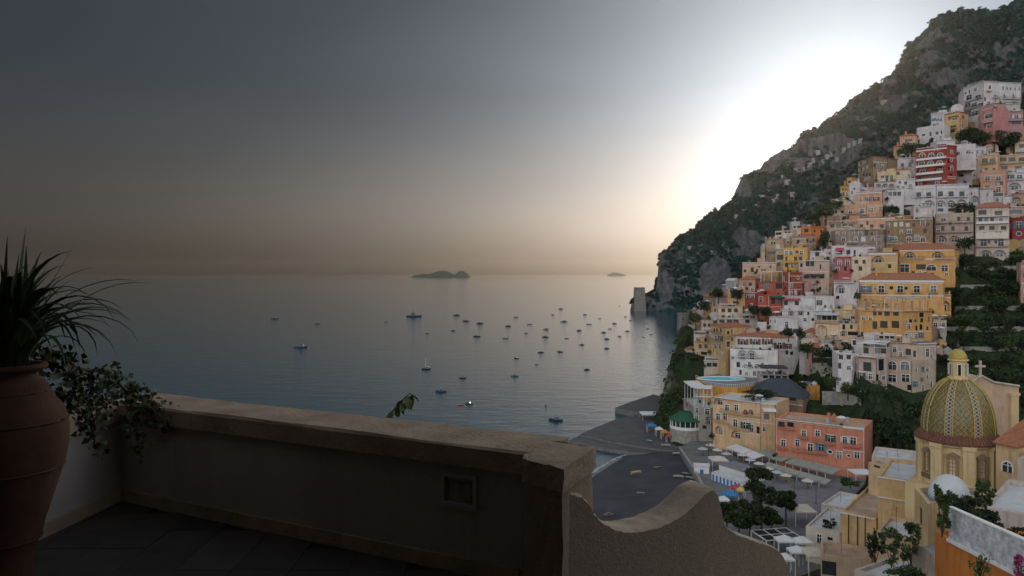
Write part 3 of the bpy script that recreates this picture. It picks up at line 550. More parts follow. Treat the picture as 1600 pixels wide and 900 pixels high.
B('house', 'white flat terrace house above the cream yellow house', [(1294, 1), (1337, 0)], 474, 487, (.58, .56, .54), [('n', 480, [1305, 1318, 1329], 6, 4)], depth=8, D=308)
# --- lower town, west side
B('villa', 'white arcaded villa with brown shutters and red tiled roof above the pool', [(1143, 3), (1205, -2), (1250, 1)], 524, 556, (.70, .68, .64), [('aS', 534, [1161, 1180, 1199], 7, 9), ('aS', 540, [1218], 9, 10), ('wS', 541, [1232], 5, 8)],
  extras=[('bal', 1146, 1203, 543, 'white'), ('bal', 1211, 1225, 547)], roof='tile', rh=2.4, depth=11, D=297, cat='villa', chim=2)
B('villa', 'white arcade base with painted mural under the arcaded villa', [(1141, 1), (1215, -3)], 545, 590, (.70, .68, .65), [('A', 554, [1160, 1174.5, 1188], 12, 15)], extras=[('bal', 1150, 1193, 557), ('mural', 1160, 1208, 571)], depth=8, D=292, cat='villa', chim=0)
B('house', 'yellow house with balconies turned to the sea beside the villa', [(1111, 12), (1132, -5), (1146, 0)], 507, 556, (.62, .44, .22), [('n', 516, [1116, 1120, 1126], 3, 6), ('w', 529, [1119, 1126], 4, 8), ('w', 541, [1118, 1125], 3.5, 7), ('n', 520, [1138], 6, 5), ('n', 538, [1138], 7, 8)], extras=[('bal', 1133, 1145, 526), ('bal', 1113, 1131, 533), ('bal', 1113, 1131, 520)], roof='tile', rh=1.4, depth=9, rot=0, D=300)
B('house', 'grey roofed terrace house above the yellow sea house', [(1120, 4), (1160, 0), (1184, 2)], 496, 512, (.40, .36, .32), [('n', 502, [1128, 1140, 1150, 1168], 7, 5)], extras=[('perg', 1141, 1182, 492, 8, 'grey_canvas')], depth=9, chim=0)
B('house', 'cream terrace house with white parapets on the left slope', [(1122, 4), (1160, 0)], 478, 498, (.58, .46, .32), [('n', 485, [1130, 1140, 1150], 5, 6)], extras=[('perg', 1124, 1150, 475, 4, 'pale_canvas')], depth=8, chim=0)
B('house', 'small ochre house amid trees on the left slope', [(1136, 3), (1164, 0)], 456, 480, (.58, .40, .18), [('n', 463, [1145, 1155], 5, 6), ('n', 473, [1150], 8, 5)], extras=[('perg', 1138, 1160, 452, 4, 'pale_canvas')], depth=8)
B('house', 'small pink house with tiled roof at the upper left slope', [(1155, 3), (1180, 0)], 436, 456, (.50, .30, .22), [('n', 444, [1163, 1172], 4, 5)], roof='tile', rh=1.2, depth=7)
B('house', 'white stepped house at the edge of the cliff', [(1084, 4), (1103, 0)], 522, 548, (.58, .53, .48), [('n', 530, [1090, 1097], 3, 5)], depth=7, extras=[('perg', 1084, 1102, 518, 4, 'pale_canvas')], chim=0)
B('house', 'beige cliff house with white stairs above the sea', [(1095, 3), (1114, 0)], 500, 528, (.52, .43, .34), [('n', 508, [1101, 1108], 3.5, 5), ('n', 519, [1104], 6, 5)], depth=7)
B('house', 'little white cabin with red roof on the cliff edge', [(1070, 2), (1086, 0)], 545, 562, (.56, .50, .45), [('n', 552, [1076], 4, 4)], roof='tile', rh=.9, depth=6)
B('house', 'ochre cliff house over the swimming pool', [(1086, 3), (1112, 0)], 533, 560, (.54, .40, .20), [('n', 541, [1094, 1103], 4, 6), ('n', 552, [1100], 8, 5)], depth=7)
B('pool_bar', 'pale canopied bar behind the swimming pool', [(1100, 2), (1136, 0)], 562, 576, (.52, .47, .40), [('n', 570, [1108, 1117, 1126], 7, 6)], extras=[('perg', 1101, 1135, 559, 6, 'pale_canvas')], depth=7, chim=0, cat='bar')
B('pool_terrace', 'curved orange base wall carrying the swimming pool', [(1087, 18), (1103, 1), (1128, -6), (1152, -7), (1180, 0)], 590, 612, (.60, .33, .08), [], extras=[('rim', 0, 0, 0)], depth=27, rot=0, D=270, chim=0, cat='terrace', roof='pool')
B('restaurant', 'grey arcaded restaurant with white awnings below the pool', [(1068, 14), (1084, -4), (1113, -6)], 622, 666, (.36, .34, .31), [('n', 612 + 16, [1091, 1106], 9, 8), ('w', 641, [1089], 4, 7), ('w', 643, [1105], 6, 9), ('A', 657, [1107], 8, 12), ('n', 632, [1073, 1079], 4, 8)],
  extras=[('perg', 1069, 1083, 600, 5, 'white_canvas'), ('perg', 1085, 1112, 606, 6, 'white_canvas'), ('bal', 1085, 1112, 619, 'white')], depth=12, rot=0, D=262, cat='restaurant', chim=0)
B('seafront_hotel', 'peach seafront hotel with balconies and arcade left of the orange one', [(1114, 8), (1160, 0), (1190, -4), (1213, -5)], 620, 694, (.66, .47, .27),
  [('A', 626, [1121], 12, 12), ('w', 637, [1136, 1150.5], 4.5, 9), ('A', 644, [1165, 1173, 1180], 6, 8), ('w', 651, [1122, 1133], 4.5, 10), ('w', 661, [1149], 5, 11), ('w', 665, [1165], 6, 10), ('w', 669, [1174.5], 4.5, 11), ('n', 672, [1184.5], 4, 11), ('w', 670, [1194], 4, 7), ('n', 651, [1198, 1206], 8, 9), ('A', 672, [1123, 1136], 9, 12), ('A', 679, [1150], 12, 12)],
  extras=[('bal', 1128, 1142, 643), ('bal', 1143, 1158, 646), ('bal', 1115, 1139, 659), ('bal', 1141, 1158, 669), ('bal', 1161, 1189, 649), ('bal', 1161, 1172, 672), ('band', 1114, 1159, 621, 2), ('band', 1161, 1189, 626, 3), ('awn', 1192, 1212, 638, 2, 2.2, 'white_canvas')], depth=13, rot=0, D=240, cat='hotel', chim=0)
B('seafront_hotel', 'orange seafront hotel with white window frames behind the restaurants', [(1212, 8), (1316, -3), (1351, -6)], 654, 724, OR,
  [('n', 663, [1221, 1235], 8, 8), ('w', 677, [1256, 1277.5], 5, 9), ('w', 685, [1297.5], 6, 10), ('w', 687, [1316 + 4], 5, 9), ('w', 689, [1333], 7, 11), ('w', 692, [1224, 1246], 5, 10), ('w', 699, [1266, 1283], 6, 11), ('r', 706, [1297], 5, 5), ('w', 711, [1312], 6, 10), ('r', 712, [1326], 4, 4), ('w', 711, [1339], 6, 9)],
  extras=[('bal', 1247, 1264, 684), ('bal', 1269, 1286, 689), ('bal', 1288, 1306, 693), ('bal', 1318, 1346, 697), ('bal', 1214, 1232, 700), ('bal', 1237, 1254, 704), ('bal', 1257, 1292, 707), ('bal', 1216, 1243, 669), ('band', 1212, 1315, 654, 3), ('band', 1317, 1350, 665, 3)], depth=14, rot=0, D=216, cat='hotel', chim=2, roofcol='tan')
B('great_hall', 'dark slate roofed wooden hall behind the seafront hotels', [(1180, 5), (1255, -5), (1264, 4)], 613, 640, (.28, .20, .14), [('n', 622, [1205, 1222, 1238], 8, 8)], roof='slate', rh=4.0, depth=16, D=252, cat='hall', chim=0)
B('boat_store', 'orange platform with boats under blue covers beside the slate hall', [(1255, 0), (1281, 0)], 602, 618, (.60, .33, .08), [], depth=10, D=262, cat='platform', chim=0)
B('pavilion', 'black roofed white pavilion beside the pool', [(1188, 0), (1232, 0)], 585, 597, (.40, .38, .36), [('n', 588, [1196, 1206, 1216, 1226], 7, 6)], extras=[('perg', 1187, 1232, 575, 9, 'black_canvas')], depth=9, D=272, cat='pavilion', chim=0)
# --- beige mansion group
B('mansion', 'beige mansion with arched green windows and a white roof', [(1386, 0), (1426, -3), (1463, 2)], 560, 612, (.52, .42, .31), [('a', 571, [1394, 1414], 9, 13), ('w', 591, [1394, 1415], 8, 11), ('w', 577, [1431, 1449], 5, 6), ('w', 574 + 14, [1449], 4, 6), ('w', 600, [1430, 1455], 4, 9)], depth=12, D=243, cat='mansion', chim=0)
B('mansion', 'cream attic storey with roof terrace on the beige mansion', [(1388, 1), (1434, -2), (1463, 2)], 534, 562, (.56, .46, .36), [('a', 546, [1398], 4, 8), ('n', 550, [1419], 6, 10), ('n', 553, [1429], 3, 10), ('w', 551, [1449], 6, 12)], extras=[('bal', 1389, 1424, 560)], depth=11, D=245.5, cat='mansion', chim=1)
B('villa', 'cream veranda villa with dark doorway left of the beige mansion', [(1340, 1), (1368, -2), (1386, 1)], 557, 596, (.54, .44, .38), [('n', 573, [1355], 8, 14), ('n', 570, [1377], 11, 18)], extras=[('bal', 1342, 1384, 557, 'white')], depth=9, D=242, cat='villa', chim=0)
B('veranda', 'columned upper veranda with flat canopy over the cream villa', [(1346, 1), (1386, -2)], 541, 560, (.50, .44, .38), [('n', 547, [1353, 1361, 1371, 1380], 6, 11)], extras=[('perg', 1346, 1385, 536, 7, 'white_canvas')], depth=8, D=246, chim=0)
B('house', 'white house with blue grey windows left of the veranda villa', [(1307, 1), (1331, -1), (1342, 1)], 551, 580, (.66, .65, .64), [('n', 558, [1314, 1319, 1326], 5, 7)], depth=8, D=248)
B('house', 'white multi roofed house above the veranda villa', [(1330, 1), (1390, -2)], 530, 550, (.66, .62, .58), [('n', 535, [1335], 4, 8), ('n', 538, [1353, 1368], 6, 5)], depth=11, D=255)
B('house', 'pale flat roofed house below the lower yellow palace', [(1352, 1), (1398, -1)], 522, 536, (.66, .60, .54), [('n', 527, [1377, 1386, 1394], 5, 4)], depth=9, D=262)
# --- lower town, in front of the church
B('church_wing', 'tan church wing with pale flat roof left of the dome', [(1372, 0), (1428, -3)], 745, 806, (.62, .44, .21), [], depth=15.5, D=124, roofcol='pale', cat='church wing', chim=0, extras=[('band', 1373, 1427, 747, 1.0), ('band', 1373, 1427, 780, .8)])
B('long_house', 'long yellow house with flat brown roof below the church', [(1313, 0), (1369, -3.8)], 800, 862, (.58, .41, .20), [], depth=29, D=137, roofcol='tan', chim=0, extras=[('pipe', 1326, 803, 856), ('pipe', 1340, 803, 852), ('pipe', 1352, 803, 856), ('band', 1313, 1367, 803, 2)])
B('house', 'low white roofed house with one dark door by the restaurant street', [(1259, 0), (1312, -4)], 822, 862, (.60, .55, .47), [('w', 842, [1280], 5, 14), ('n', 842, [1297], 6, 5)], depth=16, D=150, chim=1, roofcol='pale')
B('house', 'white terrace house roof above the restaurant street', [(1283, 0), (1326, -4)], 787, 812, (.58, .54, .47), [('n', 795, [1295, 1308], 5, 6)], depth=13, D=170, chim=0, roofcol='pale')
B('house', 'tan house with tiled terrace roof and green shutter at the bottom', [(1283, 0), (1362, -3)], 866, 905, (.48, .38, .26), [('n', 888, [1295], 19, 22)], depth=7, D=128, roofcol='tan', chim=0)
B('house', 'cream house with square tower window right of the white roof', [(1357, 0), (1381, -3)], 722, 750, (.58, .45, .26), [('n', 727, [1370], 5, 8)], depth=9, D=150, chim=0)
B('house', 'pale flat roof behind the church wing', [(1362, 0), (1430, -4)], 713, 740, (.55, .50, .44), [('n', 716, [1385], 5, 6)], depth=10, D=152, chim=0, roofcol='pale')
B('apse', 'tan apse with tall brown window below the dome', [(1429, 0), (1450, -7), (1482, -5)], 762, 850, (.60, .45, .24), [('n', 806, [1438], 8, 28)], depth=8, D=100, cat='church wing', chim=0, roof='dome', rh=3)
B('house', 'low terrace with pale floor under the church wing', [(1369, 0), (1427, -3)], 831, 880, (.52, .40, .24), [], depth=9, D=108, chim=0, roofcol='pale')
B('house', 'small house with curved grey roof at the bottom behind the fig tree', [(1425, 0), (1464, -4)], 862, 912, (.44, .36, .28), [], depth=9, D=86, chim=0, roofcol='dark', roof='vault', rh=1.2)
# --- next to the terrace
B('orange_house', 'orange wall house at the bottom right below the grey parapet', [(1461, 2), (1482, 0), (1640, -9)], 829, 960, (.52, .19, .045), [], depth=14, D=56, chim=0, roofcol='dark')
B('house', 'house with pale blue grey flat roof beside the dome', [(1536, 0), (1640, -4)], 792, 850, (.50, .45, .40), [], depth=15, D=80, chim=0, roofcol='pale')
B('nave', 'church nave with red tiled roof right of the dome', [(1556, 0), (1592, -3)], 690, 760, (.58, .43, .24), [('a', 730, [1574], 6, 16)], depth=12, D=108, chim=0, roof='tile', rh=3.4, cat='church wing')
B('house', 'grey blue roofed house at the right edge beside the red nave', [(1590, 0), (1640, -3)], 715, 780, (.48, .42, .36), [], depth=14, D=100, chim=0, roofcol='pale')
B('house', 'pale roofed house at the bottom below the fig tree', [(1335, 0), (1405, -5)], 890, 960, (.50, .46, .40), [], depth=9, D=95, chim=0, roofcol='pale')

CANV = dict(white_canvas=(.66, .66, .66), pale_canvas=(.55, .51, .46), yellow_canvas=(.6, .42, .12), cream_canvas=(.58, .51, .42), dark_canvas=(.05, .055, .05), red_canvas=(.40, .07, .08), grey_canvas=(.42, .43, .44), green_canvas=(.03, .10, .06), black_canvas=(.045, .05, .055), blue_canvas=(.05, .20, .42), orange_canvas=(.6, .25, .05), olive_canvas=(.30, .30, .265))
def canvas(n): return mat(n, CANV[n], .8, .12, .8, streak=.25)
WCACHE = {}
def window_mesh(kind, w, h):
    key = (kind, round(w, 2), round(h, 2))
    if key in WCACHE: return WCACHE[key]
    def outline(w, h, z0=0):
        if kind == 'r': return [(w / 2 * math.cos(t), h / 2 + h / 2 * math.sin(t)) for t in np.linspace(0, 2 * math.pi, 16, endpoint=False)]
        if kind == 'a':
            r = w / 2; return [(-r, z0), (r, z0)] + [(r * math.cos(t), h - r + r * math.sin(t)) for t in np.linspace(0, math.pi, 9)]
        return [(-w / 2, z0), (w / 2, z0), (w / 2, h), (-w / 2, h)]
    o = outline(w, h); n = len(o)
    pane = MB(); pane.add([(x, .16, z) for x, z in o], (tuple(range(n)),))
    fr = MB(); bw = min(.22, w * .2)
    if kind != 'r': o2 = outline(w + 2 * bw, h + bw)
    else: o2 = [((w / 2 + bw) * math.cos(t), h / 2 + (h / 2 + bw) * math.sin(t)) for t in np.linspace(0, 2 * math.pi, 16, endpoint=False)]
    vs = [(x, -.05, z) for x, z in o] + [(x, -.05, z) for x, z in o2] + [(x, .05, z) for x, z in o] + [(x, .01, z) for x, z in o2]
    fs = []
    for i in range(n):
        j = (i + 1) % n; fs += [(i, j, j + n, i + n), (i, i + 2 * n, j + 2 * n, j), (i + n, j + n, j + 3 * n, i + 3 * n)]
    fr.add(vs, fs)
    b = min(.06, w * .05)
    if kind != 'r' and w > .5:
        fr.box((-b, .10, 0), (b, .14, h * (.98 if kind != 'a' else .97)))
        if h > 1.2: fr.box((-w / 2, .11, h * .62), (w / 2, .14, h * .62 + 2 * b))
    WCACHE[key] = (pane, fr); WCACHE[key] = [pane, fr, {}]
    return WCACHE[key]
def window(parent, kind, w, h, loc, rz, frame=True, shut=None, dim=None):
    W = window_mesh(kind, w, h); g = MGLASS[random.choices((0, 1, 2), (6, 3, 1))[0]] if dim is None else dim
    if g.name not in W[2]: W[2][g.name] = W[0].me('window', g)
    o = inst('window', W[2][g.name], parent, loc, (0, 0, rz))
    if frame:
        if 'f' not in W[2]: W[2]['f'] = W[1].me('frame', MW)
        inst('frame', W[2]['f'], o)
    if shut is not None:
        k = ('s', round(w, 2), round(h, 2), shut.name)
        if k not in WCACHE:
            q = MB(); q.box((-.02, 0, 0), (w * .5, .05, h))
            for i in range(6): q.box((.02, -.02, h * (i + .2) / 6), (w * .46, 0, h * (i + .75) / 6))
            WCACHE[k] = q.me('shutter', shut)
        inst('shutter', WCACHE[k], o, (w / 2 + .05, -.1, 0)); inst('shutter', WCACHE[k], o, (-w - .05, -.1, 0))
    return o
def railing(q, x0, x1, z, out, style, h=1.0):
    """posts and rails along the outer edge and both ends"""
    m = 1
    L_ = x1 - x0
    q.box((x0, -out, z), (x1, -.002, z + .16), 0)
    if style == 'sol': q.box((x0, -out, z + .16), (x1, -out + .14, z + h), 0); q.box((x0, -out, z + .16), (x0 + .12, 0, z + h), 0); q.box((x1 - .12, -out, z + .16), (x1, 0, z + h), 0); return
    t = .035 if style != 'thin' else .02
    q.box((x0, -out, z + h - .05), (x1, -out + .05, z + h + .02), m); q.box((x0, -out + .01, z + .28), (x1, -out + .04, z + .33), m)
    n = max(2, int(L_ / (.30 if L_ < 12 else .5)))
    for i in range(n + 1):
        x = x0 + (L_ - t) * i / n; q.box((x, -out + .01, z + .16), (x + t, -out + .04, z + h), m)
    for x in (x0, x1 - .05): q.box((x, -out, z + h - .05), (x + .05, 0, z + h), m)
PLANT = []
for i in range(4):
    v, f = leafcloud(70, [(0, 0, .75, .45, .45, .4), (.2, .1, .5, .35, .35, .3)], .17, 300 + i, 0, .3); q = MB(); q.lathe([(.16, 0), (.24, .35)], 8)
    me_ = bpy.data.meshes.new('planter'); nv = len(q.v); me_.from_pydata(q.v + [tuple(x) for x in v.tolist()], [], q.f + [tuple(int(j) + nv for j in x) for x in f]); me_.materials.append(mat('flower_pot', (.30, .14, .08), .9, .2)); me_.materials.append((LEAF_D, LEAF_M, LEAF_D, LEAF_M)[i]); me_.polygons.foreach_set('material_index', [0] * len(q.f) + [1] * len(f)); me_.update(); PLANT.append(me_)
q = MB(); q.lathe([(.6, 0), (.62, .1), (.6, 1.3), (.3, 1.5)], 12); TANK = q.me('water_tank', mat('tank_grey', (.35, .36, .37), .6, .2))
PARA = []
for c_ in ('pale_canvas', 'white_canvas'):
    q = MB(); q.tube([(0, 0, 0), (0, 0, 2.5)], .04, 5); q.lathe([(1.5, 2.1), (.8, 2.45), (.02, 2.65)], 8); PARA.append(q.me('parasol', canvas(c_)))
# small houses squeezed into the gaps that the larger ones leave
def fillers():
    cov = np.zeros((900, 1700), bool)
    for s in BL:
        if s['D'] < 200: continue
        x0, x1 = int(s['pts'][0][0]), int(s['pts'][-1][0]); t = int(HY - F * (s['zt'] - CZ) / s['D']); b = int(HY - F * (s['zb'] - CZ) / s['D']); cov[max(0, t - 2):b + 3, x0 - 1:x1 + 2] = True
    for a_, b_, c_, d_ in ((1485, 1640, 400, 700), (1270, 1345, 560, 700), (1340, 1440, 600, 700), (1495, 1600, 198, 232), (1408, 1446, 225, 247), (1040, 1200, 560, 700), (1200, 1420, 600, 760)): cov[c_:d_, a_:b_] = True
    g = random.Random(77); n = 0; used = set()
    names = {'white': (.60, .585, .58), 'cream': (.60, .50, .38), 'beige': (.48, .39, .29), 'salmon': (.55, .34, .22), 'peach': (.60, .43, .28), 'ochre': (.54, .37, .16), 'pink': (.50, .31, .27), 'brown': (.33, .25, .18), 'grey': (.42, .41, .40)}
    for _ in range(9000):
        px = g.uniform(1085, 1600); t0 = np.interp(px, sx_, sy_) + 4; py = g.uniform(t0 + 6, 560); w_ = g.uniform(8, 21); h_ = g.uniform(8, 15)
        x0, x1, y0, y1 = int(px - w_ / 2), int(px + w_ / 2), int(py - h_), int(py)
        if x0 < 1060 or y0 < t0 - 2 or cov[y0:y1, x0:x1].mean() > .36: continue
        D = Dh(px, py) + 3; cands = sorted((abs(s['D'] - D) * .3 + abs(.5 * (s['pts'][0][0] + s['pts'][-1][0]) - px) + abs(HY - F * (s['zt'] - CZ) / s['D'] - py), i) for i, s in enumerate(BL) if s['D'] > 200 and not s['k'].get('fill'))
        if not cands: break
        host = cands[0][1]; free = [c_ for c_ in names if (host, c_) not in used]
        if not free: continue
        cn = g.choice(free); used.add((host, cn)); hl = ' '.join(BL[host]['label'].split()[:8])
        for tail in (' with', ' and', ' of', ' the', ' a', ' at', ' in', ' on', ' under', ' above', ' below', ' beside', ' to', ' over', ' one', ' its', ' left', ' right', ' two'):
            if hl.endswith(tail): hl = hl[:-len(tail)]
        cov[y0 - 1:y1 + 1, x0 - 1:x1 + 1] = True
        B('house', 'little ' + cn + ' house wedged in next to the ' + hl, [(x0, g.uniform(-1, 1)), (x1, g.uniform(-1, 1))], y0, y1, names[cn], [], D=D, depth=g.uniform(7.2, 9), fill=True, roof=g.choice(('flat', 'flat', 'flat', 'tile', 'vault', 'gable')), rh=1.2); n += 1
        if n > 130: break
    return n
print('fillers', fillers())
TERRACE_FOOT = [(s['poly'], s['zb'] - (0 if s['D'] > 200 else 6), s['zt']) for s in BL]; FARB = [s['D'] > 200 for s in BL]
def build(s):
    fr, bk, dep, zt, zb, k = s['fr'], s['bk'], s['depth'], s['zt'], s['zb'], s['k']
    zlo = zb - k.get('below', 7 if s['D'] > 200 else 14)
    org = (fr[0] + fr[-1]) * .5
    root = empty(s['name'], (org.x, org.y, zb), s['label'], k.get('cat', 'house'))
    rr = random.Random(s['label'])
    poly = [p - org for p in s['poly']]; n = len(poly); nf = len(fr) - 1
    Z = lambda z: z - zb
    wm = wallmat(s['c']); wall = MB()
    roof = k.get('roof', 'flat'); ztw = zt
    segs = []
    for i in range(n):
        a, b = poly[i], poly[(i + 1) % n]; e = b - a; L_ = e.length; e.normalize(); segs.append((a, e, L_, Vector((e.y, -e.x))))
    def onseg(px, want=None):
        r = Vector(((px - 800) / F, 1))
        for i in range(nf):
            if s['pts'][i][0] - .01 <= (px if want is None else want) <= s['pts'][i + 1][0] + .01:
                a, e, L_, nn = segs[i]; A = a + org
                t = (r.x * A.y - A.x) / (e.x - r.x * e.y); return i, t, A.y + e.y * t
        return None
    ops = {i: [] for i in range(n)}; wins = []
    zrows = {}
    for row in s['rows']:
        kind, py, xs, wpx, hpx = row
        for px in xs:
            q = onseg(px)
            if q is None: continue
            i, t, y = q; w_ = wpx * y / F / max(.35, segs[i][1].x); h_ = hpx * y / F; zc = P(px, py, y).z
            L_ = segs[i][2]; w_ = min(w_, L_ - .4)
            t = min(max(t, w_ / 2 + .15), L_ - w_ / 2 - .15)
            z0 = max(zc - h_ / 2, zlo + .3); z1 = min(zc + h_ / 2, zt - .25)
            if z1 - z0 < .4: continue
            ops[i].append((t - w_ / 2, t + w_ / 2, z0, z1, kind)); zrows.setdefault((i, round(z0, 1)), (z0, z1 - z0, kind))
    # further openings the fronts show between the larger ones
    if s['D'] > 200 and not k.get('plain') and s['name'] not in ('pool_terrace', 'boat_store', 'great_hall', 'seafront_hotel') and 'blank' not in s['label']:
        for i in range(nf):
            L_ = segs[i][2]; z = zb + .7
            while z + 2.0 < zt - .4:
                u = rr.uniform(.8, 1.6)
                while u < L_ - .9:
                    w2 = rr.uniform(.4, .7); h2 = rr.uniform(1.3, 2.3); o_ = (u - w2, u + w2, z + rr.uniform(0, .4), z + h2, rr.choice(('n', 'n', 'w', 'w', 'wb' if h2 > 1.8 else 'w', 's')))
                    if rr.random() < .74 and all(o_[1] < p_[0] - .45 or o_[0] > p_[1] + .45 or o_[3] < p_[2] - .35 or o_[2] > p_[3] + .35 for p_ in ops[i]): ops[i].append(o_)
                    u += rr.uniform(1.9, 3.2)
                z += rr.uniform(2.8, 3.2)
    # the flank towards the sea gets windows level with those of the front
    if not k.get('noside') and dep > 7 and s['rows']:
        done = []
        for (i, _), (z0, h_, kind) in zrows.items():
            if kind[0] not in 'wna' or h_ > 3.2 or h_ < 1: continue
            if any(abs(z0 - d) < 2.6 for d in done): continue
            done.append(z0); m = max(1, int(dep / 4.5))
            for j in range(m):
                if rr.random() < .75:
                    u = dep * (j + .5) / m + rr.uniform(-.4, .4); ops[n - 1].append((u - .55, u + .55, z0, z0 + min(h_, 2.2), 'w'))
    for i, (a, e, L_, nn) in enumerate(segs):
        O = ops[i]; keep = []
        for o in sorted(O, key=lambda o: -(o[1] - o[0]) * (o[3] - o[2])):
            if all(o[1] < p[0] - .05 or o[0] > p[1] + .05 or o[3] < p[2] - .05 or o[2] > p[3] + .05 for p in keep): keep.append(o)
        def pt(u, z, d=0): p = a + e * u - nn * d; return (p.x, p.y, Z(z))
        us = sorted({0, L_} | {x for o in keep for x in o[:2]}); zs = sorted({zlo, ztw} | {x for o in keep for x in o[2:4]})
        for ui in range(len(us) - 1):
            for zi in range(len(zs) - 1):
                cu = .5 * (us[ui] + us[ui + 1]); cz = .5 * (zs[zi] + zs[zi + 1])
                if any(o[0] < cu < o[1] and o[2] < cz < o[3] for o in keep): continue
                wall.quad(pt(us[ui], zs[zi]), pt(us[ui + 1], zs[zi]), pt(us[ui + 1], zs[zi + 1]), pt(us[ui], zs[zi + 1]))
        for u0, u1, z0, z1, kind in keep:
            K0 = kind[0]; w_ = u1 - u0; h_ = z1 - z0; dp = 1.3 if K0 == 'A' else .22
            mid = .5 * (u0 + u1)
            if K0 in 'aA' and h_ > w_ * .5:
                r = w_ / 2; arc = [(mid - r * math.cos(t), z1 - r + r * math.sin(t)) for t in np.linspace(0, math.pi, 11)]
                for j in range(10):
                    cor = (u0, z1) if j < 5 else (u1, z1)
                    wall.add([pt(*cor), pt(*arc[j]), pt(*arc[j + 1])], ((0, 1, 2),))
                wall.add([pt(u0, z1), pt(*arc[5]), pt(u1, z1)], ((0, 1, 2),))
                loop = [(u0, z0), (u1, z0)] + arc[::-1]
            elif K0 == 'r':
                r = w_ / 2; zc = .5 * (z0 + z1); rv = h_ / 2
                loop = [(mid + r * math.cos(t), zc + rv * math.sin(t)) for t in np.linspace(0, 2 * math.pi, 16, endpoint=False)]
                for cx, cz, j0 in ((u1, z1, 0), (u0, z1, 4), (u0, z0, 8), (u1, z0, 12)):
                    for j in range(j0, j0 + 4): wall.add([pt(cx, cz), pt(*loop[j]), pt(*loop[(j + 1) % 16])], ((0, 1, 2),))
            else: loop = [(u0, z0), (u1, z0), (u1, z1), (u0, z1)]
            m = len(loop)
            for j in range(m): wall.quad(pt(*loop[j]), pt(*loop[(j + 1) % m]), pt(*loop[(j + 1) % m], dp), pt(*loop[j], dp))
            rz = math.atan2(e.y, e.x); p = a + e * mid
            if K0 == 'A':
                wall.add([pt(u, z, dp) for u, z in loop], (tuple(range(m)),))
                q = p - nn * (dp - .2)
                window(root, 'w', w_ * .5, min(h_ * .62, 2.4), (q.x, q.y, Z(z0) + .05), rz, frame=True)
            else:
                kk = {'a': 'a', 'r': 'r'}.get(K0, 'w')
                if kk == 'a' and h_ <= w_ * .5: kk = 'w'
                sh = None
                if 'S' in kind: sh = SHUT[1]
                elif K0 == 'w' and h_ > 1.3 and 'b' not in kind and rr.random() < .25: sh = SHUT[rr.choice((0, 1, 2, 3))]
                dim = None
                if K0 == 's': dim = SHUT[rr.choice((1, 2))]
                window(root, kk, w_, h_, (p.x, p.y, Z(z0)), rz, frame=K0 != 'n', shut=sh, dim=dim)
                if 'b' in kind:
                    q = MB(); railing(q, -w_ / 2 - .5, w_ / 2 + .5, -.18, .8, 'iron'); q.build('balcony', [MW, MIRON], root, (p.x, p.y, Z(z0)), rz)
    wall.build('wall', wm, root)
    # extras along the fronts
    for ex in k.get('extras', ()):
        t_ = ex[0]
        if t_ in ('rim',): continue
        if t_ == 'vband':
            i, u, y = onseg(ex[1]); a, e, L_, nn = segs[i]; z1 = P(ex[1], ex[2], y).z; z0 = P(ex[1], ex[3], y).z; p = a + e * u
            q = MB(); q.box((-.3, -.1, 0), (.3, -.002, min(z1, zt - .1) - z0)); q.build('pilaster', MW, root, (p.x, p.y, Z(z0)), math.atan2(e.y, e.x)); continue
        if t_ == 'pipe':
            i, u, y = onseg(ex[1]); a, e, L_, nn = segs[i]; z1 = P(ex[1], ex[2], y).z; z0 = P(ex[1], ex[3], y).z; p = a + e * u + nn * .12
            q = MB(); q.tube([(0, 0, 0), (0, 0, min(z1, zt - .1) - z0)], .09, 6); q.build('drain_pipe', MIRON, root, (p.x, p.y, Z(z0))); continue
        px0, px1, py = ex[1:4]; pm = .5 * (px0 + px1)
        i, u0, y0 = onseg(px0, pm); _, u1, y1 = onseg(px1, pm); a, e, L_, nn = segs[i]
        u0 = max(u0, .02); u1 = min(u1, L_ - .02); W_ = u1 - u0; z = P(pm, py, .5 * (y0 + y1)).z
        if W_ < .3: continue
        p = a + e * u0; rz = math.atan2(e.y, e.x); loc = lambda zz: (p.x, p.y, Z(zz))
        q = MB()
        if t_ in ('bal', 'sol'):
            st = 'sol' if t_ == 'sol' else (ex[4] if len(ex) > 4 else 'iron')
            railing(q, 0, W_, -.16, 1.1, st); q.build('balcony', [MW if st in ('sol', 'white', 'thin') else wm, MW if st == 'white' else MIRON], root, loc(z), rz)
        elif t_ == 'band':
            h_ = ex[4] * .5 * (y0 + y1) / F; q.box((-.05, -.16, -h_), (W_ + .05, -.002, 0)); q.box((-.1, -.22, -.12), (W_ + .1, -.002, .03)); q.build('cornice', MW, root, loc(min(z, zt + .04)), rz)
        elif t_ == 'awn':
            drop = ex[4] * .5 * (y0 + y1) / F; out = ex[5]; m_ = max(3, int(W_ / 2.5))
            for j in range(m_):
                x0 = W_ * j / m_; x1 = W_ * (j + 1) / m_ - .04; s0 = -.1 - .06 * (j % 2)
                q.add([(x0, -.01, 0), (x1, -.01, 0), (x1, -out, s0 - drop), (x0, -out, s0 - drop), (x0, -.01, -.06), (x1, -.01, -.06), (x1, -out, s0 - drop - .25), (x0, -out, s0 - drop - .25)], ((0, 3, 2, 1), (4, 5, 6, 7), (3, 7, 6, 2), (0, 4, 7, 3), (1, 2, 6, 5)))
            q.build('awning', canvas(ex[6]), root, loc(z), rz)
        elif t_ == 'perg':
            dd = ex[4]; hgt = z - zt; q2 = MB(); m_ = max(2, int(W_ / 4))
            q2.box((0, 0, -hgt - .1), (.16, .16, -.1)); pme = q2.me('post', MW); o2 = Vector((p.x, p.y, 0)); M3 = Matrix.Rotation(rz, 3, 'Z')
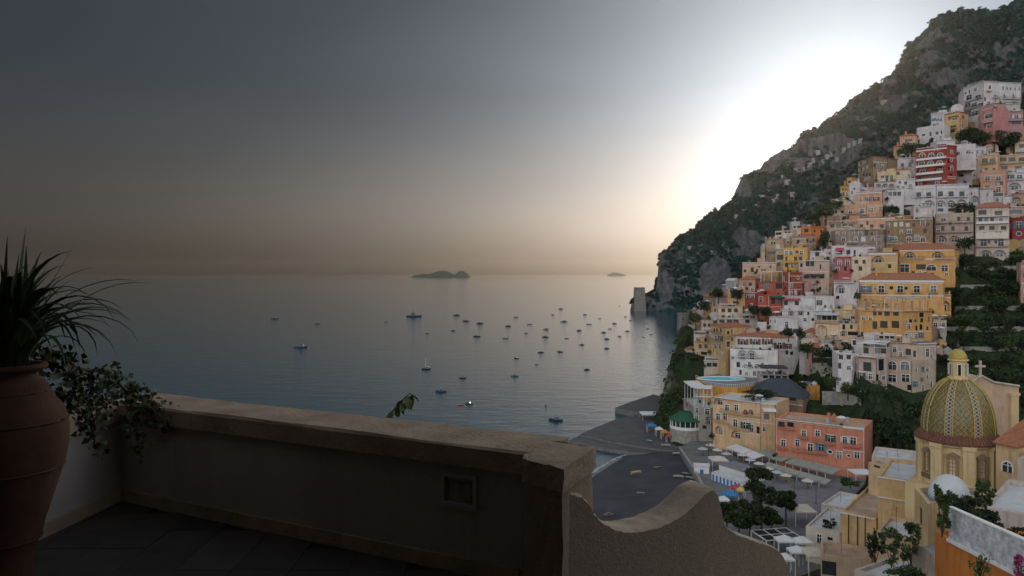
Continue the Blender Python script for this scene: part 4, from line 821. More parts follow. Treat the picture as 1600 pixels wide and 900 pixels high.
            for j in range(m_ + 1):
                for d_ in (.15, dd - .2):
                    pp_ = o2 + M3 @ Vector((.1 + (W_ - .3) * j / m_, d_, 0)); inst('post', pme, root, (pp_.x, pp_.y, Z(z)), (0, 0, rz))
            m_ = max(2, int(W_ / 3.2))
            for j in range(m_):
                x0 = W_ * j / m_; x1 = W_ * (j + 1) / m_ - .05; sg = rr.uniform(.05, .25)
                q.add([(x0, -.3, -.1), (x1, -.3, -.1), (x1, dd * .5, sg), (x0, dd * .5, sg), (x1, dd, .1), (x0, dd, .1), (x0, -.3, -.3), (x1, -.3, -.3)], ((0, 1, 2, 3), (3, 2, 4, 5), (6, 7, 1, 0)))
                q.add([(x0, -.3, -.16), (x1, -.3, -.16), (x1, dd * .5, sg - .06), (x0, dd * .5, sg - .06), (x1, dd, .04), (x0, dd, .04)], ((0, 3, 2, 1), (3, 5, 4, 2)))
            q.build('canopy', canvas(ex[5]), root, loc(z), rz)
        elif t_ == 'colon':
            m_ = max(2, int(W_ / 3.4)); hgt = max(1.2, z - zt)
            for j in range(m_ + 1):
                x = (W_ - .5) * j / m_; c_ = MB(); c_.box((x, .02, 0), (x + .5, .5, hgt)); c_.box((x - .06, -.04, hgt), (x + .56, .56, hgt + .14)); c_.build('pillar', wm, root, loc(zt), rz)
            railing(q, 0, W_, -.1, .02, 'iron', .9); q.build('railing', [wm, mat('pale_grey_metal', (.45, .47, .48), .6, .1)], root, (p.x - nn.x * .3, p.y - nn.y * .3, Z(zt)), rz)
        elif t_ == 'crenel':
            m_ = int(W_ / 1.6)
            for j in range(m_): q.box((W_ * j / m_, .01, 0), (W_ * j / m_ + .8, .4, .9))
            q.build('battlement', wm, root, loc(zt), rz)
        elif t_ == 'mural':
            g_ = random.Random(4)
            for j in range(13):
                x = W_ * (j + .3) / 13; pts = [(x + g_.uniform(-.5, .7), -.05, g_.uniform(-1.4, .5)) for _ in range(5)]
                q.tube(pts, .11, 4)
            q.build('mural', MIRON, root, loc(z), rz)
    # roof
    rc = {'tan': MROOFT, 'pale': MROOFG, 'dark': MROOFD}.get(k.get('roofcol'), rr.choice((MROOFG, MROOFG, MROOFG, MROOFD, MROOFT)))
    cx = sum((p for p in poly), Vector((0, 0))) / n
    if roof in ('flat', 'pool', 'dome'):
        size = max(2., min(dep, segs[0][2] if nf == 1 else (fr[-1] - fr[0]).length)); f_ = max(.5, 1 - .7 / size)
        inn = [cx + (p - cx) * f_ for p in poly]; q = MB(); zr = zt - .55 if roof != 'pool' else zt - .25
        for i in range(n):
            j = (i + 1) % n
            q.quad((poly[i].x, poly[i].y, Z(zt)), (poly[j].x, poly[j].y, Z(zt)), (inn[j].x, inn[j].y, Z(zt)), (inn[i].x, inn[i].y, Z(zt)), 1)
            q.quad((inn[i].x, inn[i].y, Z(zt)), (inn[j].x, inn[j].y, Z(zt)), (inn[j].x, inn[j].y, Z(zr)), (inn[i].x, inn[i].y, Z(zr)), 1)
        q.add([(p.x, p.y, Z(zr)) for p in inn], (tuple(range(n)),), 0)
        ro = q.build('roof', [rc, wm], root)
        if roof == 'dome':
            q = MB(); r_ = min(dep, 6) * .42; q.lathe([(r_ * math.cos(t), k['rh'] * math.sin(t)) for t in np.linspace(0, math.pi / 2 * .98, 8)], 20, c=(cx.x, cx.y), cap=False); q.build('small_dome', MROOFG, root, (0, 0, Z(zr)), smooth=True)
        if (fr[-1] - fr[0]).length > 7 and k.get('chim', 1) and rr.random() < .6:     # stair hut or water tank
            c_ = cx + segs[0][1] * rr.uniform(-2, 2); q = MB(); sx1, sy1, h1 = rr.uniform(1, 1.8), rr.uniform(1, 1.6), rr.uniform(1.6, 2.4)
            q.box((-sx1, -sy1, 0), (sx1, sy1, h1)); q.box((-sx1 - .12, -sy1 - .12, h1), (sx1 + .12, sy1 + .12, h1 + .14)); q.build('stair_hut', wm, root, (c_.x, c_.y, Z(zr)), math.atan2(segs[0][1].y, segs[0][1].x))
    else:
        rh = k.get('rh', 2); ov = .45
        A, Bq, C2, D2 = poly[0], poly[nf], poly[nf + 1], poly[nf + 2]
        def off(p): return p + (p - cx).normalized() * ov * 1.3
        q = MB(); m3 = lambda p, z: (p.x, p.y, Z(z))
        W_ = (Bq - A).length; e = (Bq - A).normalized()
        if roof in ('tile', 'slate'):
            front = [off(p) for p in poly[:nf + 1]]; C3, D3 = off(C2), off(D2)
            ins = min(dep * .5, W_ * .3) if roof == 'slate' else min(dep * .35, W_ * .25)
            r0 = (A + D2) / 2 + e * ins; r1 = (Bq + C2) / 2 - e * ins; zr = zt + rh
            z_ = zt + .02
            q.add([m3(p, z_) for p in front] + [m3(r1, zr), m3(r0, zr)], (tuple(range(nf + 3)),)) if nf == 1 else None
            if nf > 1:
                for i in range(nf):
                    ta = i / nf; tb = (i + 1) / nf
                    q.quad(m3(front[i], z_), m3(front[i + 1], z_), m3(r0.lerp(r1, tb), zr), m3(r0.lerp(r1, ta), zr))
            q.add([m3(front[-1], z_), m3(C3, z_), m3(r1, zr)], ((0, 1, 2),)); q.add([m3(D3, z_), m3(front[0], z_), m3(r0, zr)], ((0, 1, 2),))
            q.quad(m3(C3, z_), m3(D3, z_), m3(r0, zr), m3(r1, zr))
            allp = front + [C3, D3]
            for i in range(len(allp)):
                a_, b_ = allp[i], allp[(i + 1) % len(allp)]; q.quad(m3(a_, z_ - .22), m3(b_, z_ - .22), m3(b_, z_), m3(a_, z_))
            q.add([m3(p, z_ - .22) for p in allp][::-1], (tuple(range(len(allp))),))
            ro = q.build('roof', MTILE if roof == 'tile' else mat('slate_roof', (.055, .065, .08), .8, .25, .7, bump=.3), root)
            rd_ = MB(); rd_.tube([m3(r0, zr + .05), m3(r1, zr + .05)], .16, 6); rd_.build('ridge', MTILE if roof == 'tile' else MIRON, ro)
        else:                                                     # vault or gable across the front
            K_ = 9 if roof == 'vault' else 7; arcs = []
            for i in range(K_):
                t = i / (K_ - 1)
                hh = math.sin(math.pi * t) ** .7 if roof == 'vault' else (1 - abs(2 * t - 1)) ** .75
                arcs.append((t, hh * rh))
            fA, fB = A - e * .2, Bq + e * .2
            f_ = [m3(fA.lerp(fB, t), zt + h + .02) for t, h in arcs]; b_ = [m3((D2 - e * .2).lerp(C2 + e * .2, t), zt + h + .02) for t, h in arcs]
            for i in range(K_ - 1): q.quad(f_[i], f_[i + 1], b_[i + 1], b_[i], 0)
            q.add(f_, (tuple(range(K_)),), 1); q.add(b_[::-1], (tuple(range(K_)),), 1)
            if nf > 1: q.add([m3(p, zt - .02) for p in poly], (tuple(range(n)),), 0)
            ro = q.build('roof', [rc, wm], root)
    for j in range(rr.randint(0, k.get('chim', 1)) if k.get('chim', 1) < 2 else k['chim']):
        t = rr.uniform(.12, .88); d_ = rr.uniform(.3, .8) * dep; c_ = poly[0].lerp(poly[nf], t) + bk * d_
        q = MB(); h_ = rr.uniform(1.2, 2.2) + (k.get('rh', 0) * .5 if roof != 'flat' else 0); a_ = rr.uniform(.22, .38)
        q.box((-a_, -a_, -.8), (a_, a_, h_)); q.box((-a_ - .1, -a_ - .1, h_), (a_ + .1, a_ + .1, h_ + .12))
        if rr.random() < .5: q.box((-a_ * .7, -a_ * .7, h_ + .12), (a_ * .7, a_ * .7, h_ + .5))
        q.build('chimney', wm, root, (c_.x, c_.y, Z(zt)), rr.uniform(0, .6))
    if roof == 'flat' and rr.random() < .55:
        c_ = cx; q = MB(); h_ = rr.uniform(1.8, 3.2); q.tube([(0, 0, -.6), (0, 0, h_)], .035, 4)
        for z_ in (h_ - .1, h_ - .5): q.box((-.6, -.02, z_), (.6, .02, z_ + .03))
        q.build('antenna', MIRON, root, (c_.x + rr.uniform(-1, 1), c_.y, Z(zt)), rr.uniform(0, 3))
    if s['D'] > 200 and s['name'] != 'pool_terrace':
        for i in range(nf):                                        # string courses, drain pipes
            a, e, L_, nn = segs[i]; rz = math.atan2(e.y, e.x)
            if L_ < 3: continue
            z = zb + rr.uniform(2.9, 3.3); z_ops = [(o[2], o[3]) for o in ops[i]]
            while z < zt - 1.2:
                if rr.random() < .6 and all(z + .2 < q0 or z - .1 > q1 for q0, q1 in z_ops):
                    q = MB(); q.box((.02, -.09, 0), (L_ - .02, -.003, .17)); q.build('string_course', MW if rr.random() < .5 else wm, root, (a.x, a.y, Z(z)), rz)
                z += .8
            if roof == 'flat' and rr.random() < .6:
                q = MB(); q.box((-.15, -.42, -.16), (L_ + .15, -.004, .02)); q.build('cornice', rr.choice((MW, wm, MTILE)), root, (a.x, a.y, Z(zt) - .12), rz)
            if rr.random() < .6:
                u = L_ - .25 if rr.random() < .5 else .25; p = a + e * u + nn * .1; q = MB(); q.tube([(0, 0, 0), (0, 0, zt - zb + 1.5)], .07, 5); q.build('drain_pipe', rr.choice((MIRON, MWOOD, MW)), root, (p.x, p.y, -1.7))
            if roof == 'flat' and rr.random() < .45 and L_ > 4 and not any(x[0] in ('perg', 'colon') for x in k.get('extras', ())):
                q = MB(); railing(q, .1, L_ - .1, -.17, .02, 'iron', .95); q.build('roof_railing', [wm, rr.choice((MIRON, MW))], root, (a.x - nn.x * .12, a.y - nn.y * .12, Z(zt)), rz)
        if roof in ('flat',):
            for j in range(rr.randint(1, 4)):                      # pots, tanks and parasols on the roof terraces
                u = rr.uniform(.1, .9); d_ = rr.uniform(.12, .75) * dep; c_ = poly[0].lerp(poly[nf], u) + bk * d_; t_ = rr.random()
                loc3 = (c_.x, c_.y, Z(zt) - .55)
                if t_ < .6: inst('planter', rr.choice(PLANT), root, loc3, (0, 0, rr.uniform(0, 6)), (rr.uniform(.8, 1.6),) * 3)
                elif t_ < .8: inst('water_tank', TANK, root, loc3, (0, 0, rr.uniform(0, 3)))
                else: inst('parasol', PARA[rr.randrange(2)], root, loc3)
        if rr.random() < .5: inst('planter', rr.choice(PLANT), root, (poly[0].x + segs[0][3].x * .5, poly[0].y + segs[0][3].y * .5, rr.uniform(-.8, .2)), (0, 0, rr.uniform(0, 6)), (rr.uniform(1.2, 2.2),) * 3)
    s['root'] = root
    return root
# terrain is cut and filled to meet the houses
for fill in (True, False):
    for (poly, zb, zt_), far_ in zip(TERRACE_FOOT, FARB):
        if fill and (not far_ or zb < 9): continue
        px_ = np.array([p.x for p in poly]); py_ = np.array([p.y for p in poly]); mg = 16 if fill else 6
        sel = (gx > px_.min() - mg) & (gx < px_.max() + mg) & (gy > py_.min() - mg) & (gy < py_.max() + 2)
        if fill:
            dx = np.maximum(np.maximum(px_.min() - gx, gx - px_.max()), 0); dy_ = np.maximum(py_.min() - gy, 0); ds = np.hypot(dx, dy_)
            Zt = np.where(sel, np.maximum(Zt, zb - 1.2 - np.clip(ds - 3, 0, None) * 1.15), Zt)
        else:
            lim = np.where(gy < py_.min() + 1, zb - .3, zb + np.clip((gy - py_.min()) * .5, 0, max(.5, (zt_ - zb) * .6)))
            Zt = np.where(sel, np.minimum(Zt, lim), Zt)
PROM = [(1060, 700), (1090, 684), (1130, 682), (1200, 704), (1350, 728), (1352, 755), (1320, 790), (1310, 830), (1300, 880), (1240, 905), (1130, 900), (1120, 800), (1085, 745)]
pp_ = [G(x, y, 3.4).xy for x, y in PROM]; ins_ = np.zeros(gx.shape, bool)
for i in range(len(pp_)):
    a_, b_ = pp_[i], pp_[i - 1]; ins_ ^= ((a_.y > gy) != (b_.y > gy)) & (gx < (b_.x - a_.x) * (gy - a_.y) / (b_.y - a_.y + 1e-9) + a_.x)
for _ in range(2): ins_ = ins_ | np.roll(ins_, 1, 0) | np.roll(ins_, -1, 0) | np.roll(ins_, 1, 1) | np.roll(ins_, -1, 1)
Zt = np.where(ins_, np.minimum(Zt, 2.6), Zt)
qpx = 800 + F * gx / gy
edge = np.interp(gy, [285, 330, 345, 360, 400, 480], [1010, 1030, 1042, 1050, 1062, 1075])
Zt = np.where(gy > 285, np.minimum(Zt, np.maximum((qpx - edge) * 2.2 - 5 + (fbm(gx / 5, gy / 5, 3, 8) - .5) * 6, -7)), Zt)
ix = np.arange(gx.size).reshape(gx.shape)
tf = np.stack([ix[:-1, :-1], ix[:-1, 1:], ix[1:, 1:], ix[1:, :-1]], -1).reshape(-1, 4)
tv = np.stack([gx, gy, Zt], -1).reshape(-1, 3)
MTERR = slope_material('hillside_rock_and_grass', (.27, .24, .20), (.10, .095, .085), (.036, .050, .020), (.016, .024, .012), None, .30, .55, .08, 1.0, .6, .5)
to = bpy.data.objects.new('hillside', mesh_np('hillside', tv, tf, MTERR, smooth=True)); col.objects.link(to)
tag(to, 'steep hillside carrying the town, rocky where it meets the sea', kind='structure')
tbvh = BVHTree.FromPolygons([tuple(p) for p in tv.tolist()], tf.tolist())
def ground(x, y):
    h = tbvh.ray_cast(Vector((x, y, 500)), Vector((0, 0, -1)))[0]
    return h.z if h else 0
for s in BL: build(s)

# ---------------------------------------------------------------- church dome
def dome_mat():
    m = bpy.data.materials.new('majolica_tiles'); m.use_nodes = True; t = m.node_tree; n = t.nodes; L = t.links.new
    b = n['Principled BSDF']; b.inputs['Roughness'].default_value = .38
    uv = n.new('ShaderNodeTexCoord'); sp = n.new('ShaderNodeSeparateXYZ'); L(uv.outputs['UV'], sp.inputs[0])
    def mth(op, a, b_=None):
        q = n.new('ShaderNodeMath'); q.operation = op
        for i, x in enumerate((a, b_)):
            if x is None: continue
            if isinstance(x, (int, float)): q.inputs[i].default_value = x
            else: L(x, q.inputs[i])
        return q.outputs[0]
    def tri(v): return mth('ABSOLUTE', mth('SUBTRACT', mth('FRACT', v), .5))
    u = mth('MULTIPLY', sp.outputs[0], 8 * 5); v = mth('MULTIPLY', sp.outputs[1], 9.5)
    d1 = tri(mth('ADD', u, v)); d2 = tri(mth('SUBTRACT', u, v))
    line = mth('LESS_THAN', mth('MINIMUM', d1, d2), .10)
    dot = mth('GREATER_THAN', mth('MINIMUM', d1, d2), .33)
    nz = n.new('ShaderNodeTexNoise'); nz.inputs['Scale'].default_value = 2.2; nz.inputs['Detail'].default_value = 8; L(uv.outputs['Object'], nz.inputs['Vector'])
    rp = n.new('ShaderNodeValToRGB'); e = rp.color_ramp.elements; e[0].position = .35; e[1].position = .65; e[0].color = (.16, .125, .035, 1); e[1].color = (.36, .26, .075, 1); L(nz.outputs[0], rp.inputs[0])
    m1 = n.new('ShaderNodeMix'); m1.data_type = 'RGBA'; L(line, m1.inputs[0]); L(rp.outputs[0], m1.inputs[6]); m1.inputs[7].default_value = (.085, .065, .03, 1)
    m2 = n.new('ShaderNodeMix'); m2.data_type = 'RGBA'; L(dot, m2.inputs[0]); L(m1.outputs[2], m2.inputs[6]); m2.inputs[7].default_value = (.13, .115, .045, 1)
    L(m2.outputs[2], b.inputs['Base Color'])
    bp = n.new('ShaderNodeBump'); bp.inputs['Strength'].default_value = .6; bp.inputs['Distance'].default_value = .08; L(line, bp.inputs['Height']); L(bp.outputs[0], b.inputs['Normal'])
    return m
def rib_mat():
    m = bpy.data.materials.new('majolica_chain'); m.use_nodes = True; t = m.node_tree; n = t.nodes; L = t.links.new
    b = n['Principled BSDF']; b.inputs['Roughness'].default_value = .4
    uv = n.new('ShaderNodeTexCoord'); sp = n.new('ShaderNodeSeparateXYZ'); L(uv.outputs['UV'], sp.inputs[0])
    def mth(op, a, b_=None):
        q = n.new('ShaderNodeMath'); q.operation = op
        for i, x in enumerate((a, b_)):
            if x is None: continue
            if isinstance(x, (int, float)): q.inputs[i].default_value = x
            else: L(x, q.inputs[i])
        return q.outputs[0]
    s_ = mth('MULTIPLY', mth('SINE', mth('MULTIPLY', sp.outputs[1], 50.)), .32); c_ = mth('SUBTRACT', sp.outputs[0], .5)
    l1 = mth('LESS_THAN', mth('ABSOLUTE', mth('SUBTRACT', c_, s_)), .10); l2 = mth('LESS_THAN', mth('ABSOLUTE', mth('ADD', c_, s_)), .10)
    ln = mth('MAXIMUM', l1, l2)
    ins = mth('LESS_THAN', mth('ABSOLUTE', c_), mth('ABSOLUTE', s_))
    m0 = n.new('ShaderNodeMix'); m0.data_type = 'RGBA'; L(ins, m0.inputs[0]); m0.inputs[6].default_value = (.12, .035, .025, 1); m0.inputs[7].default_value = (.04, .035, .07, 1)
    m1 = n.new('ShaderNodeMix'); m1.data_type = 'RGBA'; L(ln, m1.inputs[0]); L(m0.outputs[2], m1.inputs[6]); m1.inputs[7].default_value = (.36, .32, .24, 1)
    L(m1.outputs[2], b.inputs['Base Color']); return m
def uv_grid(me, f):
    l = me.uv_layers.new(name='UVMap')
    for lp in me.loops: l.data[lp.index].uv = f(lp.vertex_index)
CD = 115.0; cc = P(1497, HY, CD); mpx = CD / F
zz = lambda py: P(1497, py, CD).z
MCH = mat('church_plaster', (.64, .47, .25), .9, .12, .4, bump=.3, bsc=3, streak=.75)
MCHD = mat('church_trim', (.62, .54, .38), .9, .12, .6, streak=.5)
ch = empty('church_dome', (cc.x, cc.y, zz(760)), 'church dome of yellow and green majolica tiles with lantern', 'dome')
ch.scale = (.86, .86, 1)
Zc = lambda py: zz(py) - zz(760)
face = math.atan2(-cc.y, -cc.x)         # towards the terrace
RB = 5.85; H0 = Zc(676); HT = Zc(591)
prof = []
for i in range(25):
    a_ = i / 24; h = (HT - H0) * a_; r = RB * math.sqrt(max(0, 1 - (a_ * .972) ** 2.35)); prof.append((max(r, 1.45), H0 + h))
KD = 64; q = MB(); q.lathe(prof, KD, cap=False)
me = q.me('dome', dome_mat(), True); uv_grid(me, lambda i: ((i % KD) / KD + .0, (i // KD) / 24))
inst('dome', me, ch, (0, 0, 0), (0, 0, 0))
RM = rib_mat(); MYB = mat('yellow_glazed_edge', (.42, .31, .07), .45, .25, 3)
for j in range(8):
    an = face + R(-14) + j * math.pi / 4; q = MB(); vs = []; fs = []
    for i, (r, z) in enumerate(prof):
        wd = max(.16, .62 * (r / RB) ** .6)
        for s_ in (-1, 1): vs.append(((r + .07) * math.cos(an) - s_ * wd * math.sin(an), (r + .07) * math.sin(an) + s_ * wd * math.cos(an), z + .02))
    for i in range(24): fs.append((2 * i, 2 * i + 1, 2 * i + 3, 2 * i + 2))
    q.add(vs, fs); me = q.me('rib', RM); uv_grid(me, lambda i: (i % 2, (i // 2) / 24)); rb = inst('rib', me, ch)
    for s_ in (-1, 1):
        e_ = MB(); e_.tube([vs[2 * i + (s_ > 0)] for i in range(25)], .11, 6); e_.build('edging', MYB, rb, smooth=True)
# lantern
q = MB(); q.lathe([(1.75, HT - .15), (1.75, HT + .2), (1.4, HT + .3), (1.4, Zc(564)), (1.7, Zc(563)), (1.7, Zc(561)), (1.45, Zc(560.5))], 16); lan = q.build('lantern', MCH, ch, smooth=False)
q = MB(); q.lathe([(1.5 * math.cos(t), Zc(561) + 1.6 * math.sin(t)) for t in np.linspace(0, 1.45, 9)], 20); q.build('cap', MC['yellow_glazed_edge'], lan, smooth=True)
q = MB(); q.lathe([(.05, Zc(549)), (.12, Zc(545)), (.32, Zc(541.5)), (.32, Zc(540)), (.05, Zc(536.5)), (.03, Zc(530))], 12); q.build('finial', MIRON, lan, smooth=True)
for j in range(6):
    an = face + R(8) + j * math.pi / 3; window(ch, 'w', .5, 1.7, (1.56 * math.cos(an), 1.56 * math.sin(an), HT + .55), an + math.pi / 2, frame=True)
# tiled skirt and drum
q = MB(); q.lathe([(5.7, H0 + .5), (6.9, H0 - .75), (6.9, H0 - .95), (6.2, H0 - 1.0)], 48, cap=False); q.build('tiled_eave', mat('old_brown_tiles', (.17, .075, .05), .9, .4, 2.5, bump=.8, bsc=5), ch)
for j in range(72):
    an = j * 2 * math.pi / 72; q = None
tq = MB(); tq.tube([(5.72, 0, .56), (6.98, 0, -.76)], [.13, .17], 6); tme = tq.me('roof_tile', MC['old_brown_tiles'])
for j in range(72): inst('roof_tile', tme, ch, (0, 0, H0), (0, 0, j * 2 * math.pi / 72))
q = MB(); q.lathe([(5.9, Zc(790)), (5.9, H0 - .9), (6.2, H0 - .9), (6.35, H0 - 1.3), (6.05, H0 - 1.5)], 48, cap=False); q.build('drum', MCH, ch)
q = MB(); q.lathe([(5.95, Zc(745)), (6.25, Zc(745)), (6.3, Zc(739)), (5.95, Zc(738))], 48, cap=False); q.build('drum_moulding', mat('dirty_moulding', (.16, .13, .09), .95, .4, 1), ch)
for j in range(8):
    an = face + R(-14 + 6) + R(22.5) + j * math.pi / 4
    q = MB(); q.box((-.95, -.1, Zc(790)), (.95, .75, H0 - 1.0)); q.box((-1.1, -.1, H0 - 1.6), (1.1, .95, H0 - .98))
    q.build('buttress', MCH, ch, (5.95 * math.cos(an), 5.95 * math.sin(an), 0), an - math.pi / 2)
    an2 = an + R(22.5); rz = an2 + math.pi / 2; R_ = 6.0
    loc = Vector((R_ * math.cos(an2), R_ * math.sin(an2), 0))
    wq = window(ch, 'w', 1.1, 2.3, (loc.x, loc.y, Zc(731)), rz, frame=False)
    f_ = MB(); f_.box((-.9, -.25, -.2), (-.55, .1, 2.5)); f_.box((.55, -.25, -.2), (.9, .1, 2.5)); f_.box((-1.0, -.3, 2.5), (1.0, .1, 2.8)); f_.box((-1.0, -.3, -.4), (1.0, .1, -.2))
    f_.add([(-1.2, -.35, 2.85), (1.2, -.35, 2.85), (0, -.35, 3.45), (-1.2, .1, 2.85), (1.2, .1, 2.85), (0, .1, 3.45)], ((0, 1, 2), (0, 2, 5, 3), (1, 4, 5, 2), (0, 3, 4, 1)))
    f_.build('pediment', mat('brown_stone_trim', (.27, .19, .12), .9, .3, 2), wq)
    b_ = MB(); b_.box((-.04, .1, 0), (.04, .14, 2.3))
    for k in range(1, 4): b_.box((-.55, .1, 2.3 * k / 4), (.55, .14, 2.3 * k / 4 + .05))
    b_.build('window_bars', MIRON, wq)
q = MB()
for sx in (-1, 1): q.box((-6.8, -6.8, -9.5), (6.8, 6.8, Zc(752)))
q.v = q.v[:8]; q.f = q.f[:6]; q.m = q.m[:6]
q.build('base_block', MCH, ch, (0, 0, 0), face + R(-14))
# church front gable with its cross, behind the dome
fd_ = 127.0; org = P(1548, HY, fd_); z0 = P(0, 690, fd_).z
fc = empty('church_building', (org.x, org.y, z0), 'tan church gable with a pale stone cross behind the dome', 'church')
def fpx(px, py): p = P(px, py, fd_); return (p.x - org.x, p.z - z0)
pr = [fpx(1505, 700), fpx(1592, 700), fpx(1592, 604), fpx(1552, 598), fpx(1533, 588), fpx(1514, 600), fpx(1505, 612)]
q = MB(); n_ = len(pr); q.add([(x, 0, z) for x, z in pr] + [(x, 4.5, z) for x, z in pr], [tuple(range(n_)), tuple(range(2 * n_ - 1, n_ - 1, -1))] + [(i, i + n_, (i + 1) % n_ + n_, (i + 1) % n_) for i in range(n_)])
q.build('wall', mat('church_front_plaster', (.55, .38, .26), .9, .15, .5, streak=.7), fc, (0, 0, 0), 0)
q = MB()
for (a_, b_) in ((2, 3), (3, 4), (4, 5), (5, 6)): q.tube([(pr[a_][0], -.1, pr[a_][1] + .1), (pr[b_][0], -.1, pr[b_][1] + .1)], .22, 6)
q.build('coping', mat('weathered_trim', (.46, .40, .33), .95, .3, 1.5, streak=.5), fc)
q = MB(); xa, za = fpx(1577, 618); xb, zb_ = fpx(1589, 695); q.box((xa, -.5, zb_), (xb, -.003, za)); q.box((xa - .2, -.6, za), (xb + .2, -.003, za + .5)); q.build('pilaster', MCH, fc)
cx_, cz_ = fpx(1532.5, 588); q = MB(); q.box((cx_ - .18, 0, cz_ - .3), (cx_ + .18, .3, cz_ + 2.7)); q.box((cx_ - .85, .01, cz_ + 1.55), (cx_ + .85, .29, cz_ + 1.9)); q.box((cx_ - .5, -.1, cz_ - .6), (cx_ + .5, .4, cz_ + .2)); q.build('cross', mat('pale_cross_stone', (.50, .38, .33), .9, .15, 3), fc)

# ---------------------------------------------------------------- grey stucco parapet above the orange wall
oh = [s for s in BL if s['label'].startswith('orange wall')][0]; ro = oh['root']
a0, a1 = oh['fr'][1], oh['fr'][2]; e = (a1 - a0); Lw = e.length; rz = math.atan2(e.y, e.x); og = (oh['fr'][0] + oh['fr'][-1]) * .5; zt0 = oh['zt'] - oh['zb']
q = MB(); q.box((0, .02, 0), (Lw, .32, 2.45)); q.build('parapet', mat('rough_grey_stucco', (.50, .50, .51), .95, .45, 2.6, bump=.9, bsc=3.5, streak=.8, detail=10), ro, (a0.x - og.x, a0.y - og.y, zt0 + .003), rz)
q = MB(); q.box((-.05, -.14, -.12), (Lw + .1, .36, .1)); q.build('ledge', MW, ro, (a0.x - og.x, a0.y - og.y, zt0), rz)
q = MB(); q.box((-.05, -.02, 2.45), (Lw + .1, .36, 2.55)); q.build('parapet_cap', MW, ro, (a0.x - og.x, a0.y - og.y, zt0), rz)

# ---------------------------------------------------------------- quays, beach
MQUAY = mat('dark_quay_paving', (.085, .085, .09), .85, .3, .25, bump=.4, bsc=2, detail=9)
MQUAYW = mat('quay_stone', (.15, .145, .135), .9, .3, .6, bump=.6)
MSAND = mat('dark_beach_sand', (.050, .052, .060), .95, .4, .09, streak=.5, bump=.4, bsc=3, detail=10)
def slab(name, pts, z, label, m=MQUAY, th=4):
    poly = [G(x, y, z).xy for x, y in pts]
    ar = sum(poly[i].x * poly[(i + 1) % len(poly)].y - poly[(i + 1) % len(poly)].x * poly[i].y for i in range(len(poly)))
    if ar < 0: poly = poly[::-1]
    q = MB(); n = len(poly); q.add([(p.x, p.y, z) for p in poly], (tuple(range(n)),), 0)
    q.add([(p.x, p.y, z - th) for p in poly] + [(p.x, p.y, z) for p in poly], [(i, (i + 1) % n, (i + 1) % n + n, i + n) for i in range(n)], 1)
    return tag(q.build(name, [m, MQUAYW]), label, kind='structure')
slab('pier', [(961, 637), (985, 628), (1021, 616), (1040, 622), (1055, 640), (1040, 652), (1005, 646), (985, 642)], 2.4, 'dark paved pier at the foot of the cliff')
slab('quay', [(905, 679), (930, 668), (962, 655), (1003, 645), (1045, 648), (1075, 665), (1090, 690), (1060, 705), (1010, 699), (960, 691)], 1.9, 'broad dark quay beside the beach')
slab('jetty', [(889, 688), (904, 681), (960, 692), (1013, 699), (1030, 703), (1008, 708), (985, 706), (935, 698)], 1.3, 'low narrow jetty in front of the quay')
slab('promenade', PROM, 3.4, 'grey paved promenade in front of the restaurants', mat('promenade_paving', (.16, .16, .165), .9, .2, .3, detail=9), 5)
slab('square', [(1236, 772), (1290, 742), (1325, 752), (1300, 775), (1262, 795)], 3.41, 'small paved square by the lamp post', mat('square_paving', (.19, .18, .19), .9, .15, .5))
sh = [(830, 820), (870, 780), (905, 752), (922, 741), (945, 727), (968, 715), (990, 706)]
inl = [(900, 880), (960, 850), (1010, 815), (1045, 790), (1062, 765), (1068, 735), (1070, 705)]; far = [(1000, 930), (1100, 900), (1135, 870), (1135, 820), (1125, 790), (1100, 750), (1090, 712)]
rows_ = [[G(x, y, -.25) for x, y in sh], [G(x * .75 + u * .25, y * .75 + v_ * .25, .9) for (x, y), (u, v_) in zip(sh, inl)], [G(x, y, 2.1) for x, y in inl], [G(x, y, 2.7) for x, y in far]]
q = MB(); n = len(sh)
for i in range(3): q.add([*rows_[i], *rows_[i + 1]], [(j, j + 1, j + 1 + n, j + n) for j in range(n - 1)])
q.add([(p.x - 2.2, p.y - .5, -1.2) for p in rows_[0]] + list(rows_[0]), [(j, j + 1, j + 1 + n, j + n) for j in range(n - 1)])
tag(q.build('beach', MSAND, smooth=True), 'dark grey sand beach with a few boats drawn up', kind='structure')
sbvh = BVHTree.FromPolygons([tuple(v) for v in q.v], q.f)
# a narrow line of foam along the shore
q = MB(); r0 = [G(x, y, .02) for x, y in sh]
g_ = random.Random(2); pp = []
for i in range(len(r0) - 1):
    for k in range(6): pp.append(r0[i].lerp(r0[i + 1], k / 6))
v0 = [Vector((p.x - .7 + g_.uniform(-.5, .3), p.y + .3, .03)) for p in pp]; v1 = [Vector((p.x + g_.uniform(-.6, .9), p.y, .06)) for p in pp]
q.add(v0 + v1, [(j, j + 1, j + 1 + len(pp), j + len(pp)) for j in range(len(pp) - 1)])
tag(q.build('shore_foam', mat('foam', (.32, .33, .34), .9, .5, .8)), 'thin line of foam where small waves meet the sand', 'foam', kind='stuff')

